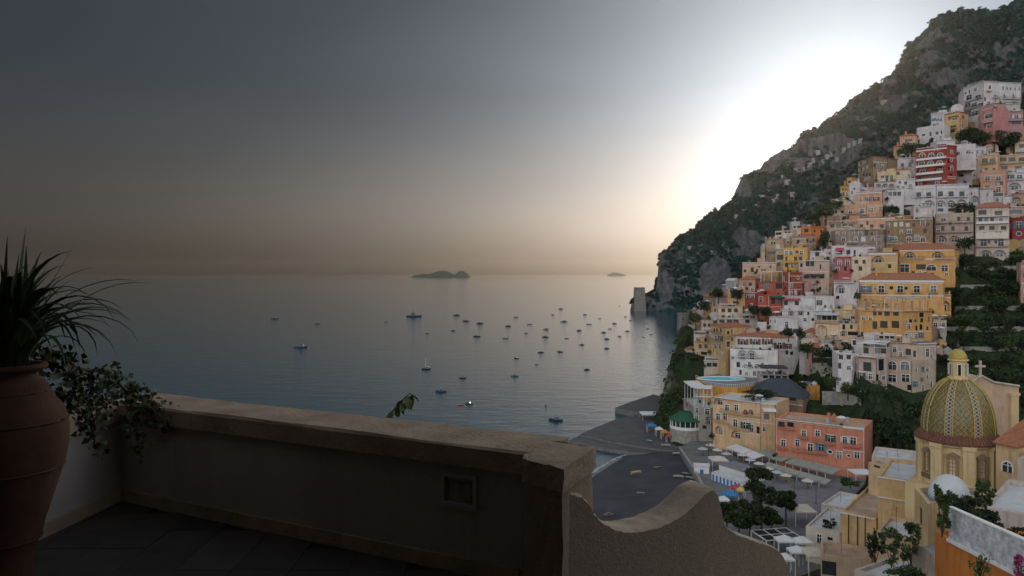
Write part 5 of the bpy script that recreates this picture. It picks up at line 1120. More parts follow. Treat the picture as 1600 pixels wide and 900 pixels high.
# ---------------------------------------------------------------- boats
def hull_mesh(L_, Bm, Hf, mh, md, name='hull'):
    q = MB(); N_ = 9; ring = []
    for i in range(N_):
        t = i / (N_ - 1); x = -L_ / 2 + L_ * t
        b = Bm / 2 * (math.sin(min(1, (t * .75 + .25)) * math.pi) ** .55 if t < .97 else .06) * (1 if t < .55 else 1 - ((t - .55) / .45) ** 2.2)
        b = max(b, .03); sh_ = Hf * (1 + .35 * t ** 2.5)
        ring.append([(x, -b, sh_), (x, -b * .85, sh_ * .35), (x, -b * .35, -.25), (x, b * .35, -.25), (x, b * .85, sh_ * .35), (x, b, sh_)])
    vs = [v for r in ring for v in r]; fs = []
    for i in range(N_ - 1):
        for j in range(5): fs.append((i * 6 + j, (i + 1) * 6 + j, (i + 1) * 6 + j + 1, i * 6 + j + 1))
    fs.append(tuple(range(6))); q.add(vs, fs, 0)
    dk = [(r[0][0] * .97, r[0][1] * .86, r[0][2] - .18) for r in ring] + [(r[5][0] * .97, r[5][1] * .86, r[5][2] - .18) for r in ring]
    q.add(dk, [(i, i + 1, i + 1 + N_, i + N_) for i in range(N_ - 1)], 1)
    # gunwale
    for s_ in (0, 5): q.tube([r[s_] for r in ring], .06 * L_ / 6, 4, 1)
    return q.me(name, [mh, md])
HC = [mat('boat_blue_hull', (.05, .09, .14), .4, .2), mat('boat_white_hull', (.45, .45, .44), .4, .1), mat('boat_dark_hull', (.04, .045, .05), .5, .2), mat('boat_grey_hull', (.20, .21, .22), .5, .2), mat('boat_orange_hull', (.45, .16, .06), .5, .2), mat('boat_yellow_hull', (.5, .40, .12), .5, .2), mat('boat_cyan_hull', (.10, .38, .45), .5, .2)]
MDECK = mat('boat_deck', (.36, .30, .22), .7, .2, 2)
BC = {}; MCAB = mat('boat_cabin_grey', (.17, .18, .19), .5, .2)
def boat(px, py, wpx, label, c=0, kind='open', z=0., ang=0., group=None, tilt=0., cat='boat', deck=None):
    p = G(px, py, z); L_ = max(2.2, wpx * p.y / F * 1.02)
    key = (c, kind)
    if key not in BC:
        d = dict(hull=hull_mesh(6, 2.1, .62, HC[c], deck or (MCAB if kind != 'open' else MDECK)))
        q = MB()
        if kind == 'open':
            for x in (-1.6, 0, 1.4): q.box((x - .18, -.75, .35), (x + .18, .75, .45))
            d['bench'] = q.me('bench', MWOOD)
            q = MB(); q.box((-3.25, -.18, .1), (-2.9, .18, .95)); d['outboard_motor'] = q.me('outboard_motor', MIRON)
        else:
            q.add([(-1.3, -.75, .45), (1.2, -.6, .45), (1.2, .6, .45), (-1.3, .75, .45), (-1.1, -.65, 1.5), (.45, -.5, 1.5), (.45, .5, 1.5), (-1.1, .65, 1.5)], ((4, 5, 6, 7), (0, 1, 5, 4), (1, 2, 6, 5), (2, 3, 7, 6), (3, 0, 4, 7)))
            q.box((-1.35, -.8, 1.5), (.6, .8, 1.58)); d['cabin'] = q.me('cabin', MCAB)
            q = MB(); q.add([(1.22, -.56, .62), (1.22, .56, .62), (.53, .48, 1.46), (.53, -.48, 1.46)], ((0, 1, 2, 3),)); q.box((-.9, -.78, .95), (.3, -.70, 1.3)); q.box((-.9, .70, .95), (.3, .78, 1.3)); d['cabin_window'] = q.me('cabin_window', MGLASS[0])
            if kind == 'sail':
                q = MB(); q.tube([(.4, 0, .4), (.4, 0, 7.5)], .06, 5); q.tube([(.4, 0, 1.6), (-2.6, 0, 1.7)], .09, 5); d['mast'] = q.me('mast', MW)
            if kind == 'yacht':
                q = MB(); q.box((-1.0, -.5, 1.58), (.2, .5, 2.2)); q.box((-1.2, -.6, 2.2), (.3, .6, 2.27)); q.tube([(-.4, 0, 2.27), (-.4, 0, 3.2)], .04, 4); d['flybridge'] = q.me('flybridge', MCAB)
        BC[key] = d
    r = empty('boat', (p.x, p.y, p.z + (0 if z == 0 else .22)), label, cat, group, ang)
    s_ = L_ / 6
    r.scale = (s_, s_, s_ if L_ < 9 else s_ * .9); r.rotation_euler = (tilt, 0, ang)
    for nm, me in BC[key].items(): inst(nm, me, r)
    return r
SEA_G = 'small boats at anchor in the bay'
BOATS = [(647, 495, 23, 'yacht', 'largest yacht, dark blue hull, farthest left of the anchored fleet', 0), (666, 577, 15, 'sail', 'sailing boat with a thin mast, leftmost of the near boats', 2), (689, 612, 18, 'cabin', 'blue motorboat with white cabin close above the terrace wall', 0),
         (733, 631, 12, 'cabin', 'dark motorboat nearest to the orange dinghy', 2), (719, 633, 10, 'open', 'orange dinghy beside the dark motorboat', 4), (868, 657, 22, 'cabin', 'nearest boat on the water, dark hull, off the quay', 2),
         (804, 588, 12, 'cabin', 'dark cabin boat alone in the middle of the near water', 3), (723, 591, 11, 'cabin', 'dark boxy cabin boat between the sailing boat and the blue motorboat', 2), (917, 578, 9, 'cabin', 'lone dark boat between the quay and the fleet', 2),
         (429, 498, 14, 'cabin', 'faint motorboat far out at the left', 0), (496, 506, 8, 'open', 'tiny boat far out at the left, right of the faint motorboat', 2), (470, 543, 22, 'cabin', 'long low motorboat at the left, apart from the fleet', 0), (603, 503, 5, 'open', 'tiniest boat far left of the large yacht', 2),
         (838, 570, 6, 'open', 'very small boat left of the lone dark boat', 2), (745, 526, 11, 'cabin', 'motorboat towing a dinghy at the left of the fleet', 2)]
for px, py, wd, kd, lb, cl in BOATS: boat(px, py, wd, lb, cl, kd, ang=random.uniform(-.35, .3) + (math.pi if random.random() < .5 else 0), group=SEA_G)
SM = [(713, 493, 10), (728, 502, 10), (750, 506, 11), (708, 517, 8), (668, 521, 6), (794, 510, 9), (806, 496, 7), (790, 529, 9), (828, 507, 8), (822, 521, 6), (853, 515, 9), (852, 527, 10), (864, 492, 5), (876, 483, 7), (881, 503, 11), (914, 492, 6), (920, 507, 8), (885, 529, 6), (905, 517, 8), (909, 539, 8), (875, 550, 9), (845, 551, 9), (807, 560, 8), (937, 498, 5), (943, 520, 8), (948, 530, 8), (948, 545, 8), (953, 514, 6), (960, 506, 7), (968, 526, 6), (980, 518, 7), (977, 495, 4), (985, 501, 5), (1005, 527, 5), (1012, 514, 6), (1008, 506, 6), (1017, 523, 5), (1030, 500, 4), (1031, 507, 5), (1037, 515, 5), (1041, 526, 4), (1043, 511, 4), (968, 478, 3)]
ONES = 'zeroth first second third fourth fifth sixth seventh eighth ninth tenth eleventh twelfth thirteenth fourteenth fifteenth sixteenth seventeenth eighteenth nineteenth'.split()
def ordinal(n): return ONES[n] if n < 20 else {2: 'twentieth', 3: 'thirtieth', 4: 'fortieth'}[n // 10] if n % 10 == 0 else {2: 'twenty', 3: 'thirty', 4: 'forty'}[n // 10] + '-' + ONES[n % 10]
for kb, (px, py, wd) in enumerate(sorted(SM), 1):
    lb = 'small dark anchored boat, ' + ordinal(kb) + ' from the left among the smaller boats'
    boat(px, py, wd, lb, random.choice((2, 2, 0, 3)), random.choice(('open', 'cabin', 'cabin', 'sail' if px in (948, 960) else 'cabin')), ang=random.uniform(-.4, .3) + (math.pi if random.random() < .5 else 0), group=SEA_G)
BG_ = 'boats drawn up on the beach'
for px, py, wd, c, an, lb in [(994, 740, 20, 5, .5, 'pale yellow rowing boat drawn up on the open dark sand'), (1027, 732, 13, 2, .1, 'dark grey rowing boat right of the yellow one'), (1060, 746, 16, 1, -.15, 'white and blue boat near the bathing cabins'), (1015, 690, 11, 6, 2.2, 'turquoise and white boat at the end of the jetty'), (1040, 697, 14, 1, -.1, 'white boat on the sand behind the jetty'), (1059, 710, 16, 1, 0, 'long white boat drawn up by the promenade wall'), (1001, 772, 9, 3, -.2, 'small pale boat alone on the sand above the scroll wall'), (951, 806, 15, 4, .2, 'orange boat half hidden behind the scroll wall'), (1093, 745, 22, 3, -.4, 'brown wooden boat in front of the white beach hut'), (1110, 758, 24, 1, -.4, 'white boat below the blue bathing cabins')]:
    boat(px, py, wd, lb, c, 'open' if c != 4 else 'cabin', z=2.2 if py > 700 else 2.0, ang=an, group=BG_)
q = MB(); q.lathe([(.05, -.3), (.45, 0), (.45, .3), (.15, .5), (.15, 1.1), (.05, 1.3)], 12)
bu = mat('buoy_red', (.14, .04, .04), .5, .2)
for px, py, lb in [(856, 519, 'dark red buoy beside the anchored fleet'), (853, 635, 'small buoy alone in the near water left of the nearest boat')]:
    p = G(px, py, 0); o = q.build('buoy', bu, None, (p.x, p.y, 0)); tag(o, lb, 'buoy')

# ---------------------------------------------------------------- canopies, cabins and the like by the water
def canopy(px, py, wpx, hm, c, label, z=3.4, shape='tent', depth=None, cat='canopy', group=None, rz=0.):
    p = G(px, py, z); W_ = wpx * p.y / F; dp = depth or W_ * .8
    r = empty('canopy', (p.x, p.y, z), label, cat, group, rz)
    for i, (sx, sy) in enumerate(((-1, -1), (1, -1), (1, 1), (-1, 1))):
        q = MB(); q.box((sx * W_ * .47 - .05, sy * dp * .47 - .05, -.3), (sx * W_ * .47 + .05, sy * dp * .47 + .05, hm)); q.build('post', MW, r)
    q = MB(); a, b = W_ / 2, dp / 2; t = hm + (.9 if shape == 'tent' else .15)
    q.add([(-a, -b, hm), (a, -b, hm), (a, b, hm), (-a, b, hm), (0, 0, t), (-a, -b, hm - .3), (a, -b, hm - .3), (a, b, hm - .3), (-a, b, hm - .3)], ((0, 1, 4), (1, 2, 4), (2, 3, 4), (3, 0, 4), (5, 6, 1, 0), (6, 7, 2, 1), (7, 8, 3, 2), (8, 5, 0, 3)))
    q.build('cloth', canvas(c), r); return r
canopy(1018, 675, 15, 2.6, 'blue_canvas', 'bright blue canopy on the quay below the green roof', 1.9)
canopy(1030, 681, 12, 2.6, 'white_canvas', 'pale canopy between the blue and orange ones', 1.9)
canopy(1039, 686, 13, 2.6, 'orange_canvas', 'orange canopy on the quay beside the red one', 1.9)
canopy(1047, 691, 12, 2.4, 'red_canvas', 'red canopy on the quay at the foot of the rock', 1.9)
canopy(1018, 655, 34, 2.6, 'white_canvas', 'wide white sail canopy on the quay', 1.9, 'flat')
canopy(1122, 732, 26, 3.0, 'pale_canvas', 'pale kiosk canopy behind the bathing cabins', 3.4, depth=5)
canopy(1151, 774, 17, 2.2, 'red_canvas', 'pinkish red beach umbrella near the pines', 3.0)
canopy(1157, 779, 12, 2.3, 'yellow_canvas', 'yellow beach umbrella near the pines', 3.0)
canopy(1140, 784, 24, 2.0, 'blue_canvas', 'blue beach umbrella near the pines', 3.0)
canopy(1130, 792, 18, 2.0, 'white_canvas', 'white beach umbrella near the pines', 3.0)
canopy(1252, 815, 34, 3.2, 'cream_canvas', 'cream canopy beside the pines and the white terrace roof', 4, depth=6)
for px, py, lb in [(1226, 866, 'topmost of the white square umbrellas at the bottom'), (1246, 884, 'large white square umbrella in front of the others'), (1254, 868, 'white square umbrella nearest to the low white house'), (1226, 896, 'white square umbrella beside the end of the scroll wall')]:
    canopy(px, py, 27, 3.0, 'white_canvas', lb, 6, cat='umbrella')
canopy(1270, 890, 30, 3.4, 'cream_canvas', 'cream canopy at the bottom beside the white umbrellas', 6, 'flat', depth=5)
canopy(1345, 753, 30, 2.8, 'white_canvas', 'white canopy on the planted terrace right of the square', 7, 'flat', depth=5)
# cafe parasols along the promenade, upturned boats beside the cabins
pq = [MB(), MB(), MB()]; pq[0].tube([(0, 0, 0), (0, 0, 2.6)], .05, 6); pq[1].lathe([(1.7, 2.2), (.9, 2.55), (.03, 2.8)], 8); pq[2].lathe([(.5, .72), (.5, .76)], 10); pq[2].tube([(0, 0, 0), (0, 0, .72)], .25, 6)
pme = [pq[0].me('pole', MIRON), [pq[1].me('cloth', canvas(c_)) for c_ in ('pale_canvas', 'grey_canvas', 'cream_canvas')], pq[2].me('table', MWOOD)]
for k_, (px, py) in enumerate([(1098, 712), (1110, 706), (1121, 714), (1135, 720), (1146, 712), (1160, 722), (1172, 730), (1186, 736), (1200, 744), (1214, 750), (1228, 755), (1262, 764)], 1):
    r = empty('cafe_parasol', G(px, py, 3.4), 'cafe parasol over a table, ' + ordinal(k_) + ' from the left along the promenade', 'parasol', 'cafe parasols along the promenade')
    inst('pole', pme[0], r); inst('cloth', pme[1][k_ % 3], r, (0, 0, 0), (0, 0, k_)); inst('table', pme[2], r)
for k_, (px, py, c_) in enumerate([(1072, 742, 0), (1078, 748, 3), (1083, 755, 1), (1089, 761, 6), (1097, 766, 3), (1104, 771, 1)], 1):
    boat(px, py, 15, 'small boat beached by the huts, ' + ordinal(k_) + ' from the left of its row', c_, 'open', z=2.4, ang=-.9 + .1 * (k_ % 3), group='boats beached by the huts')
wa = [G(x, y, 2.6) for x, y in ((1062, 704), (1078, 728), (1092, 752), (1106, 782), (1122, 815))]; q = MB()
for a_, b_ in zip(wa[:-1], wa[1:]): q.add([(a_.x - .3, a_.y, 0), (b_.x - .3, b_.y, 0), (b_.x - .3, b_.y, 3.95), (a_.x - .3, a_.y, 3.95), (a_.x + .3, a_.y, 3.95), (b_.x + .3, b_.y, 3.95), (a_.x + .3, a_.y, 0), (b_.x + .3, b_.y, 0)], ((0, 1, 2, 3), (3, 2, 5, 4), (4, 5, 7, 6)))
tag(q.build('beach_wall', MSTONE), 'low stone wall between the beach and the promenade', 'wall')
# glass roofed pergola
p = G(1213, 860, 4); gr = empty('glass_pergola', (p.x, p.y, 4), 'glass roofed pergola with white frame beside the white umbrellas', 'pergola', None, .2)
for i in range(3):
    for j in range(2):
        q = MB(); q.box((-4 + i * 2.7, -3 + j * 3, 3.4), (-4 + i * 2.7 + 2.5, -3 + j * 3 + 2.8, 3.45)); q.build('pane', MGLASS[1], gr)
for i in range(4):
    q = MB(); q.box((-4.15 + i * 2.7, -3.1, 3.36), (-4.0 + i * 2.7, 3, 3.5)); q.build('beam', MW, gr)
    for y_ in (-3.1, 2.9): q = MB(); q.box((-4.15 + i * 2.7, y_, 0), (-4.0 + i * 2.7, y_ + .12, 3.36)); q.build('post', MW, gr)
for y_ in (-3.12, -.1, 2.92): q = MB(); q.box((-4.2, y_, 3.37), (4.2, y_ + .12, 3.49)); q.build('beam', MW, gr)
# bathing cabins
MBLUE = mat('cabin_door_blue', (.04, .16, .42), .6, .15)
cA, cB = G(1112, 752, 3), G(1158, 768, 3); n_ = 8; e = (cB - cA) / n_; ang = math.atan2(e.y, e.x); wd = e.length
cab = [MB() for _ in range(3)]
cab[0].box((0, 0, 0), (wd - .08, 2.2, 2.5)); cab[1].box((wd * .22, -.05, .1), (wd * .74, -.003, 2.1)); cab[2].add([(-.1, -.15, 2.5), (wd, -.15, 2.5), (wd, 2.3, 2.75), (-.1, 2.3, 2.75), (-.1, -.15, 2.6), (wd, -.15, 2.6), (wd, 2.3, 2.85), (-.1, 2.3, 2.85)], ((4, 5, 6, 7), (0, 1, 5, 4), (1, 2, 6, 5), (3, 0, 4, 7)))
cme = [cab[0].me('wall', MW), cab[1].me('door', MBLUE), cab[2].me('roof', MROOFG)]
for i in range(n_):
    lo = cA + e * i
    lb = 'white bathing cabin with blue door, ' + ('leftmost of the row' if i == 0 else 'rightmost of the row' if i == n_ - 1 else ordinal(i + 1) + ' from the left in the row')
    r = empty('bathing_cabin', lo, lb, 'cabin', 'bathing cabins behind the beach', ang)
    for nm, me in zip(('wall', 'door', 'roof'), cme): inst(nm, me, r)
r = empty('beach_hut', G(1096, 742, 2.6), 'white beach hut left of the bathing cabins', 'hut', None, -.2)
q = MB(); q.box((-2.1, -1.6, 0), (2.1, 1.6, 2.9)); q.build('wall', MW, r)
q = MB(); q.add([(-2.3, -1.8, 2.9), (2.3, -1.8, 2.9), (2.3, 1.8, 2.9), (-2.3, 1.8, 2.9), (-2.3, 0, 3.5), (2.3, 0, 3.5)], ((0, 1, 5, 4), (2, 3, 4, 5), (0, 4, 3), (1, 2, 5))); q.build('roof', MROOFG, r)
q = MB(); q.box((-.5, -1.66, 0), (.5, -1.603, 2)); q.build('door', MBLUE, r)
r = empty('deck_house', G(1145, 748, 3), 'flat grey roofed beach house behind the cabins', 'house', None, ang)
q = MB(); q.box((-5.5, 0, 0), (6.5, 6, 2.9)); q.build('wall', MW, r)
q = MB(); q.box((-5.8, -.3, 2.9), (6.8, 6.3, 3.1)); q.build('roof', MROOFD, r)
# restaurant awnings below the orange hotel
def awning_row(pts, z, out, c, n, label):
    A = [G(px, py, z) for px, py in pts]; r = empty('restaurant_awning', A[0], label, 'awning')
    O = A[0]; seg = [(A[i], A[i + 1]) for i in range(len(A) - 1)]; tot = sum((b - a).length for a, b in seg)
    for a, b in seg:
        m = max(1, round(n * (b - a).length / tot)); d = (b - a).normalized(); nn = Vector((d.y, -d.x, 0))
        for j in range(m):
            p0 = a.lerp(b, j / m) - O; p1 = a.lerp(b, (j + .96) / m) - O; s0 = random.uniform(-.1, .1)
            q = MB(); v = [p0, p1, p1 + nn * out - Vector((0, 0, .75 + s0)), p0 + nn * out - Vector((0, 0, .75 + s0))]; up = Vector((0, 0, .06))
            q.add([*[x for x in v], *[x + up for x in v], v[2] - Vector((0, 0, .3)), v[3] - Vector((0, 0, .3))], ((4, 7, 6, 5), (0, 1, 2, 3), (3, 2, 8, 9), (2, 3, 7, 6))); q.build('cloth', canvas(c), r)
            q = MB(); o_ = p0 + nn * (out - .15); q.box((o_.x - .07, o_.y - .07, -3.3), (o_.x + .07, o_.y + .07, -.75)); q.build('post', MW, r)
awning_row([(1196, 702), (1240, 715), (1316, 733)], 6.8, 4.2, 'olive_canvas', 10, 'long row of pale awnings over the restaurants by the orange hotel')
awning_row([(1150, 694), (1196, 712)], 6.4, 3.6, 'white_canvas', 5, 'white awnings over the promenade below the peach hotel')
awning_row([(1200, 722), (1300, 750)], 5.6, 2.4, 'olive_canvas', 9, 'lower cream awnings in front of the long restaurant row')
# green roofed round restaurant
p = G(1073, 668, 7); r = empty('round_restaurant', (p.x, p.y, p.z), 'round glazed restaurant with green roof on the rock above the quay', 'restaurant')
R0 = 26 * p.y / F; K_ = 20
q = MB(); q.lathe([(R0 * .98, -6), (R0 * 1.0, 0)], K_); q.build('base', MSTONE, r)
q = MB(); q.lathe([(R0 * .96, 0), (R0 * .96, 1.0), (R0, 1.0), (R0, 0)], K_, cap=False); q.build('parapet', MW, r)
q = MB(); q.lathe([(R0 * .93, 1.0), (R0 * .93, 3.0)], K_, cap=False); q.build('glazing', MGLASS[0], r)
for j in range(K_):
    t = 2 * math.pi * j / K_; q = MB(); q.box((R0 * .93, -.09, 1.0), (R0 * .99, .09, 3.0)); q.build('mullion', MW, r, rz=t)
q = MB(); q.lathe([(R0 * 1.06, 3.0), (R0 * 1.06, 3.2), (R0 * .45, 5.6), (.1, 5.9)], K_); q.build('roof', mat('green_roof', (.025, .095, .05), .7, .2, 1.2), r)
# swimming pool on the orange terrace
ps = [s for s in BL if s['name'] == 'pool_terrace'][0]
zt_ = ps['zt']; pc = P(1127, HY, 285).xy
r = empty('swimming_pool', (pc.x, pc.y, zt_), 'turquoise swimming pool on the orange terrace', 'pool')
ol = [(7.4 * math.cos(t) * (1 + .2 * math.cos(2 * t + .6)), 5.4 * math.sin(t) + .8 * math.cos(t)) for t in np.linspace(0, 2 * math.pi, 32, endpoint=False)]
q = MB(); q.add([(x, y, .02) for x, y in ol], (tuple(range(32)),)); q.build('water', mat('pool_water', (.05, .56, .68), .3, .12, .4, spec=.2), r, rz=-.12)
q = MB(); q.tube([(x * 1.04, y * 1.06, .02) for x, y in ol + ol[:1]], .22, 6); q.build('rim', MW, r, rz=-.12)
rl = MB(); fp = [p_ - pc for p_ in ps['fr']]
for i in range(len(fp) - 1):
    for k in range(8):
        p_ = fp[i].lerp(fp[i + 1], k / 8); rl.box((p_.x - .04, p_.y - .04, 0), (p_.x + .04, p_.y + .04, 1.1))
    rl.tube([(fp[i].x, fp[i].y, 1.1), (fp[i + 1].x, fp[i + 1].y, 1.1)], .06, 4)
rl.build('railing', MW, r)
# sun loungers and covered boats on the blue platform
bs = [s for s in BL if s['name'] == 'boat_store'][0]
for i in range(3):
    o = Vector((bs['fr'][0].x + 1 + i * 2.1, bs['fr'][0].y + 3, bs['zt'] - .5)); r = empty('covered_boat', o, 'boat under blue and white cover on the orange platform, ' + ('left', 'middle', 'right')[i] + ' one', 'boat', None, 1.2)
    inst('hull', hull_mesh(5.4, 1.9, .8, HC[1], MW), r, (0, 0, .1)); q = MB(); q.add([(-2.5, -.8, .9), (2.0, -.6, 1.0), (2.0, .6, 1.0), (-2.5, .8, .9), (-2.2, 0, 1.35), (1.6, 0, 1.4)], ((0, 1, 5, 4), (2, 3, 4, 5), (0, 4, 3), (1, 2, 5))); q.build('cover', canvas('blue_canvas' if i % 2 else 'white_canvas'), r)
# lamp posts
lp = [MB(), MB()]; lp[0].tube([(0, 0, 0), (0, 0, .6), (0, 0, 5.2)], [.16, .09, .06], 8); lp[0].box((-.7, -.04, 4.9), (.7, .04, 4.98)); lp[1].lathe([(.05, 4.98), (.22, 5.2), (.28, 5.6), (.08, 5.8)], 10)
for px, py, lb in [(1241, 776, 'lamp post at the left corner of the small square'), (1275, 787, 'lamp post at the right side of the small square'), (1107, 720, 'lamp post on the promenade above the bathing cabins')]:
    r = empty('street_lamp', G(px, py, 3.4), lb, 'street lamp'); lp[0].build('post', MIRON, r); lp[1].build('lantern', MGLASS[2], r)
# old towers on the coast
p = P(999, 486, 1214); r = empty('watchtower', (p.x, p.y, 8), 'tapering square stone watchtower on the headland', 'tower')
wd = 9.5; tp_ = 7.6; hh = P(0, 450, 1214).z - 8
q = MB(); q.add([(-wd, -wd, -9), (wd, -wd, -9), (wd, wd, -9), (-wd, wd, -9), (-tp_, -tp_, hh), (tp_, -tp_, hh), (tp_, tp_, hh), (-tp_, tp_, hh)], ((0, 1, 5, 4), (1, 2, 6, 5), (2, 3, 7, 6), (3, 0, 4, 7), (4, 5, 6, 7))); q.build('wall', mat('far_tower_stone', (.22, .20, .18), .95, .3, .3, bump=.6, bsc=1), r)
q = MB(); q.box((-tp_ - .5, -tp_ - .5, hh), (tp_ + .5, tp_ + .5, hh + 1)); q.build('parapet', MC['far_tower_stone'], r)
for x, z in ((-2, hh * .4), (3, hh * .65)): window(r, 'w', 1.2, 2, (x, -wd + (wd - tp_) * (z + 9) / (hh + 9) - .15, z), 0, frame=False)
pt = P(1068, 514, Dh(1068, 514) - 4); r = empty('round_tower', pt, 'ruined round stone tower amid trees on the cliff edge', 'tower')
q = MB(); q.lathe([(3.3, -7), (3.1, 0), (2.9, 7.0), (3.1, 7.2), (3.1, 7.7)], 18); q.build('wall', mat('old_tower_stone', (.17, .15, .14), .95, .4, 1.2, bump=.9, bsc=3, detail=9), r)
window(r, 'w', .6, 1.0, (-1.0, -3.3, 4.6), -.2, frame=False); window(r, 'w', .6, 1.0, (-1.4, -3.3, 1.2), -.3, frame=False)
# small white houses scattered over the mountain
hm_ = [MB(), MB()]
for i, (px, py, wp, lb) in enumerate([(1230, 284, 13, 'white house with a dark base on the mountain, left of the pair'), (1239, 303, 13, 'white house on the mountain at the top of a rock wall'), (1336, 223, 7, 'pale house high on the mountain below the ridge'), (1249, 271, 11, 'white house on the mountain above the pair'), (1191, 308, 11, 'white house at the left end of the mountain hamlet'), (1207, 314, 9, 'low white house right of the hamlet end'), (1265, 257, 8, 'small white house in the upper mountain hamlet'), (1293, 245, 13, 'widest white house of the upper mountain hamlet'), (1278, 238, 10, 'white house at the top of the upper hamlet'), (1229, 260, 7, 'tiny house above the hamlet near the ridge'), (1188, 318, 9, 'pinkish white house under the hamlet end'), (1319, 234, 9, 'white house right of the upper hamlet'), (1151, 338, 8, 'white house lowest on the mountain shoulder'), (1381, 160, 12, 'lonely grey tower house high under the cliffs'), (1078, 387, 8, 'white house on the headland slope')] + [(x_, y_, w_, 'tiny pale house of the mountain hamlet, ' + ordinal(k_) + ' from the left among the tiniest') for k_, (x_, y_, w_) in enumerate([(1142, 350, 5), (1163, 330, 6), (1181, 322, 6), (1199, 300, 5), (1214, 306, 6), (1222, 276, 5), (1243, 265, 6), (1256, 264, 5), (1271, 250, 6), (1286, 252, 6), (1300, 240, 5), (1308, 248, 5), (1328, 226, 6), (1345, 219, 5)], 1)]):
    h = hit(mbvh, px, py)[0]
    if h is None: continue
    w_ = wp * h.y / F * .30; r = empty('mountain_house', h, lb, 'house', 'houses scattered over the mountain', random.uniform(-.3, .3)); hh = 1.8 + w_ * random.uniform(.1, .3)
    q = MB(); q.box((-w_, -3.5, -5), (w_, 4, hh)); q.build('wall', wallmat((.45, .435, .42)) if i != 13 else wallmat((.36, .35, .33)), r)
    q = MB(); q.box((-w_ - .3, -3.8, hh), (w_ + .3, 5.3, hh + .4)); q.build('roof', MROOFG, r)
    for k in (-.55, 0, .55): window(r, 'w', 1.1, 1.8, (k * w_, -3.52, hh * .35), 0, frame=False)

# ---------------------------------------------------------------- trees and shrubs
def crown_mesh(seed, n, size, m, lobes=8, flat=.75):
    g = random.Random(seed); L_ = [(0, 0, .55, .62, .62, .40)]
    for i in range(lobes):
        a = g.uniform(0, 2 * math.pi); r = g.uniform(.3, .72); L_.append((r * math.cos(a), r * math.sin(a), g.uniform(.25, .85), g.uniform(.26, .42), g.uniform(.26, .42), g.uniform(.18, .32) * flat / .75))
    v, f = leafcloud(n, L_, size, seed, .2, .45); return mesh_np('crown', v, f, m)
def trunk_mesh(seed, h=1.0):
    g = random.Random(seed); q = MB(); q.tube([(0, 0, -.3), (.02, 0, 0), (.03, .02, h * .45), (0, 0, h)], [.07, .055, .045, .02], 7)
    for i in range(5):
        a = g.uniform(0, 6.28); z = h * g.uniform(.3, .6); q.tube([(.02, .01, z), (.22 * math.cos(a), .22 * math.sin(a), z + .18), (.45 * math.cos(a), .45 * math.sin(a), z + .38)], [.03, .02, .008], 5)
    return q.me('trunk', MTRUNK)
CRM = {k: [crown_mesh(10 * i + j, 900, .085, m) for j in range(4)] for i, (k, m) in enumerate((('dark', LEAF_D), ('mid', LEAF_M)))}
TRM = [trunk_mesh(i) for i in range(3)]
def tree(p, h, w, label, kind='dark', group=None, name='tree'):
    r = empty(name, p, label, 'tree', group, random.uniform(0, 6))
    c = inst('crown', random.choice(CRM[kind]), r, (0, 0, h * .1), (0, 0, 0), (w / 1.8, w / 1.8, h * .85)); inst('trunk', random.choice(TRM), r, (0, 0, 0), (0, 0, 0), (w * .7, w * .7, h * .7)); return r
def tree_px(px, py, hp, wp, label, kind='dark', group=None, D=None):
    p = hit(tbvh, px, py)[0] if D is None else P(px, py, D)
    if p is None: return
    if D is not None and ground(p.x, p.y) > p.z - 4: p.z = max(p.z - .5, ground(p.x, p.y) - 1.5) if ground(p.x, p.y) < p.z else p.z
    tree(p, hp * p.y / F, wp * p.y / F, label, kind, group)
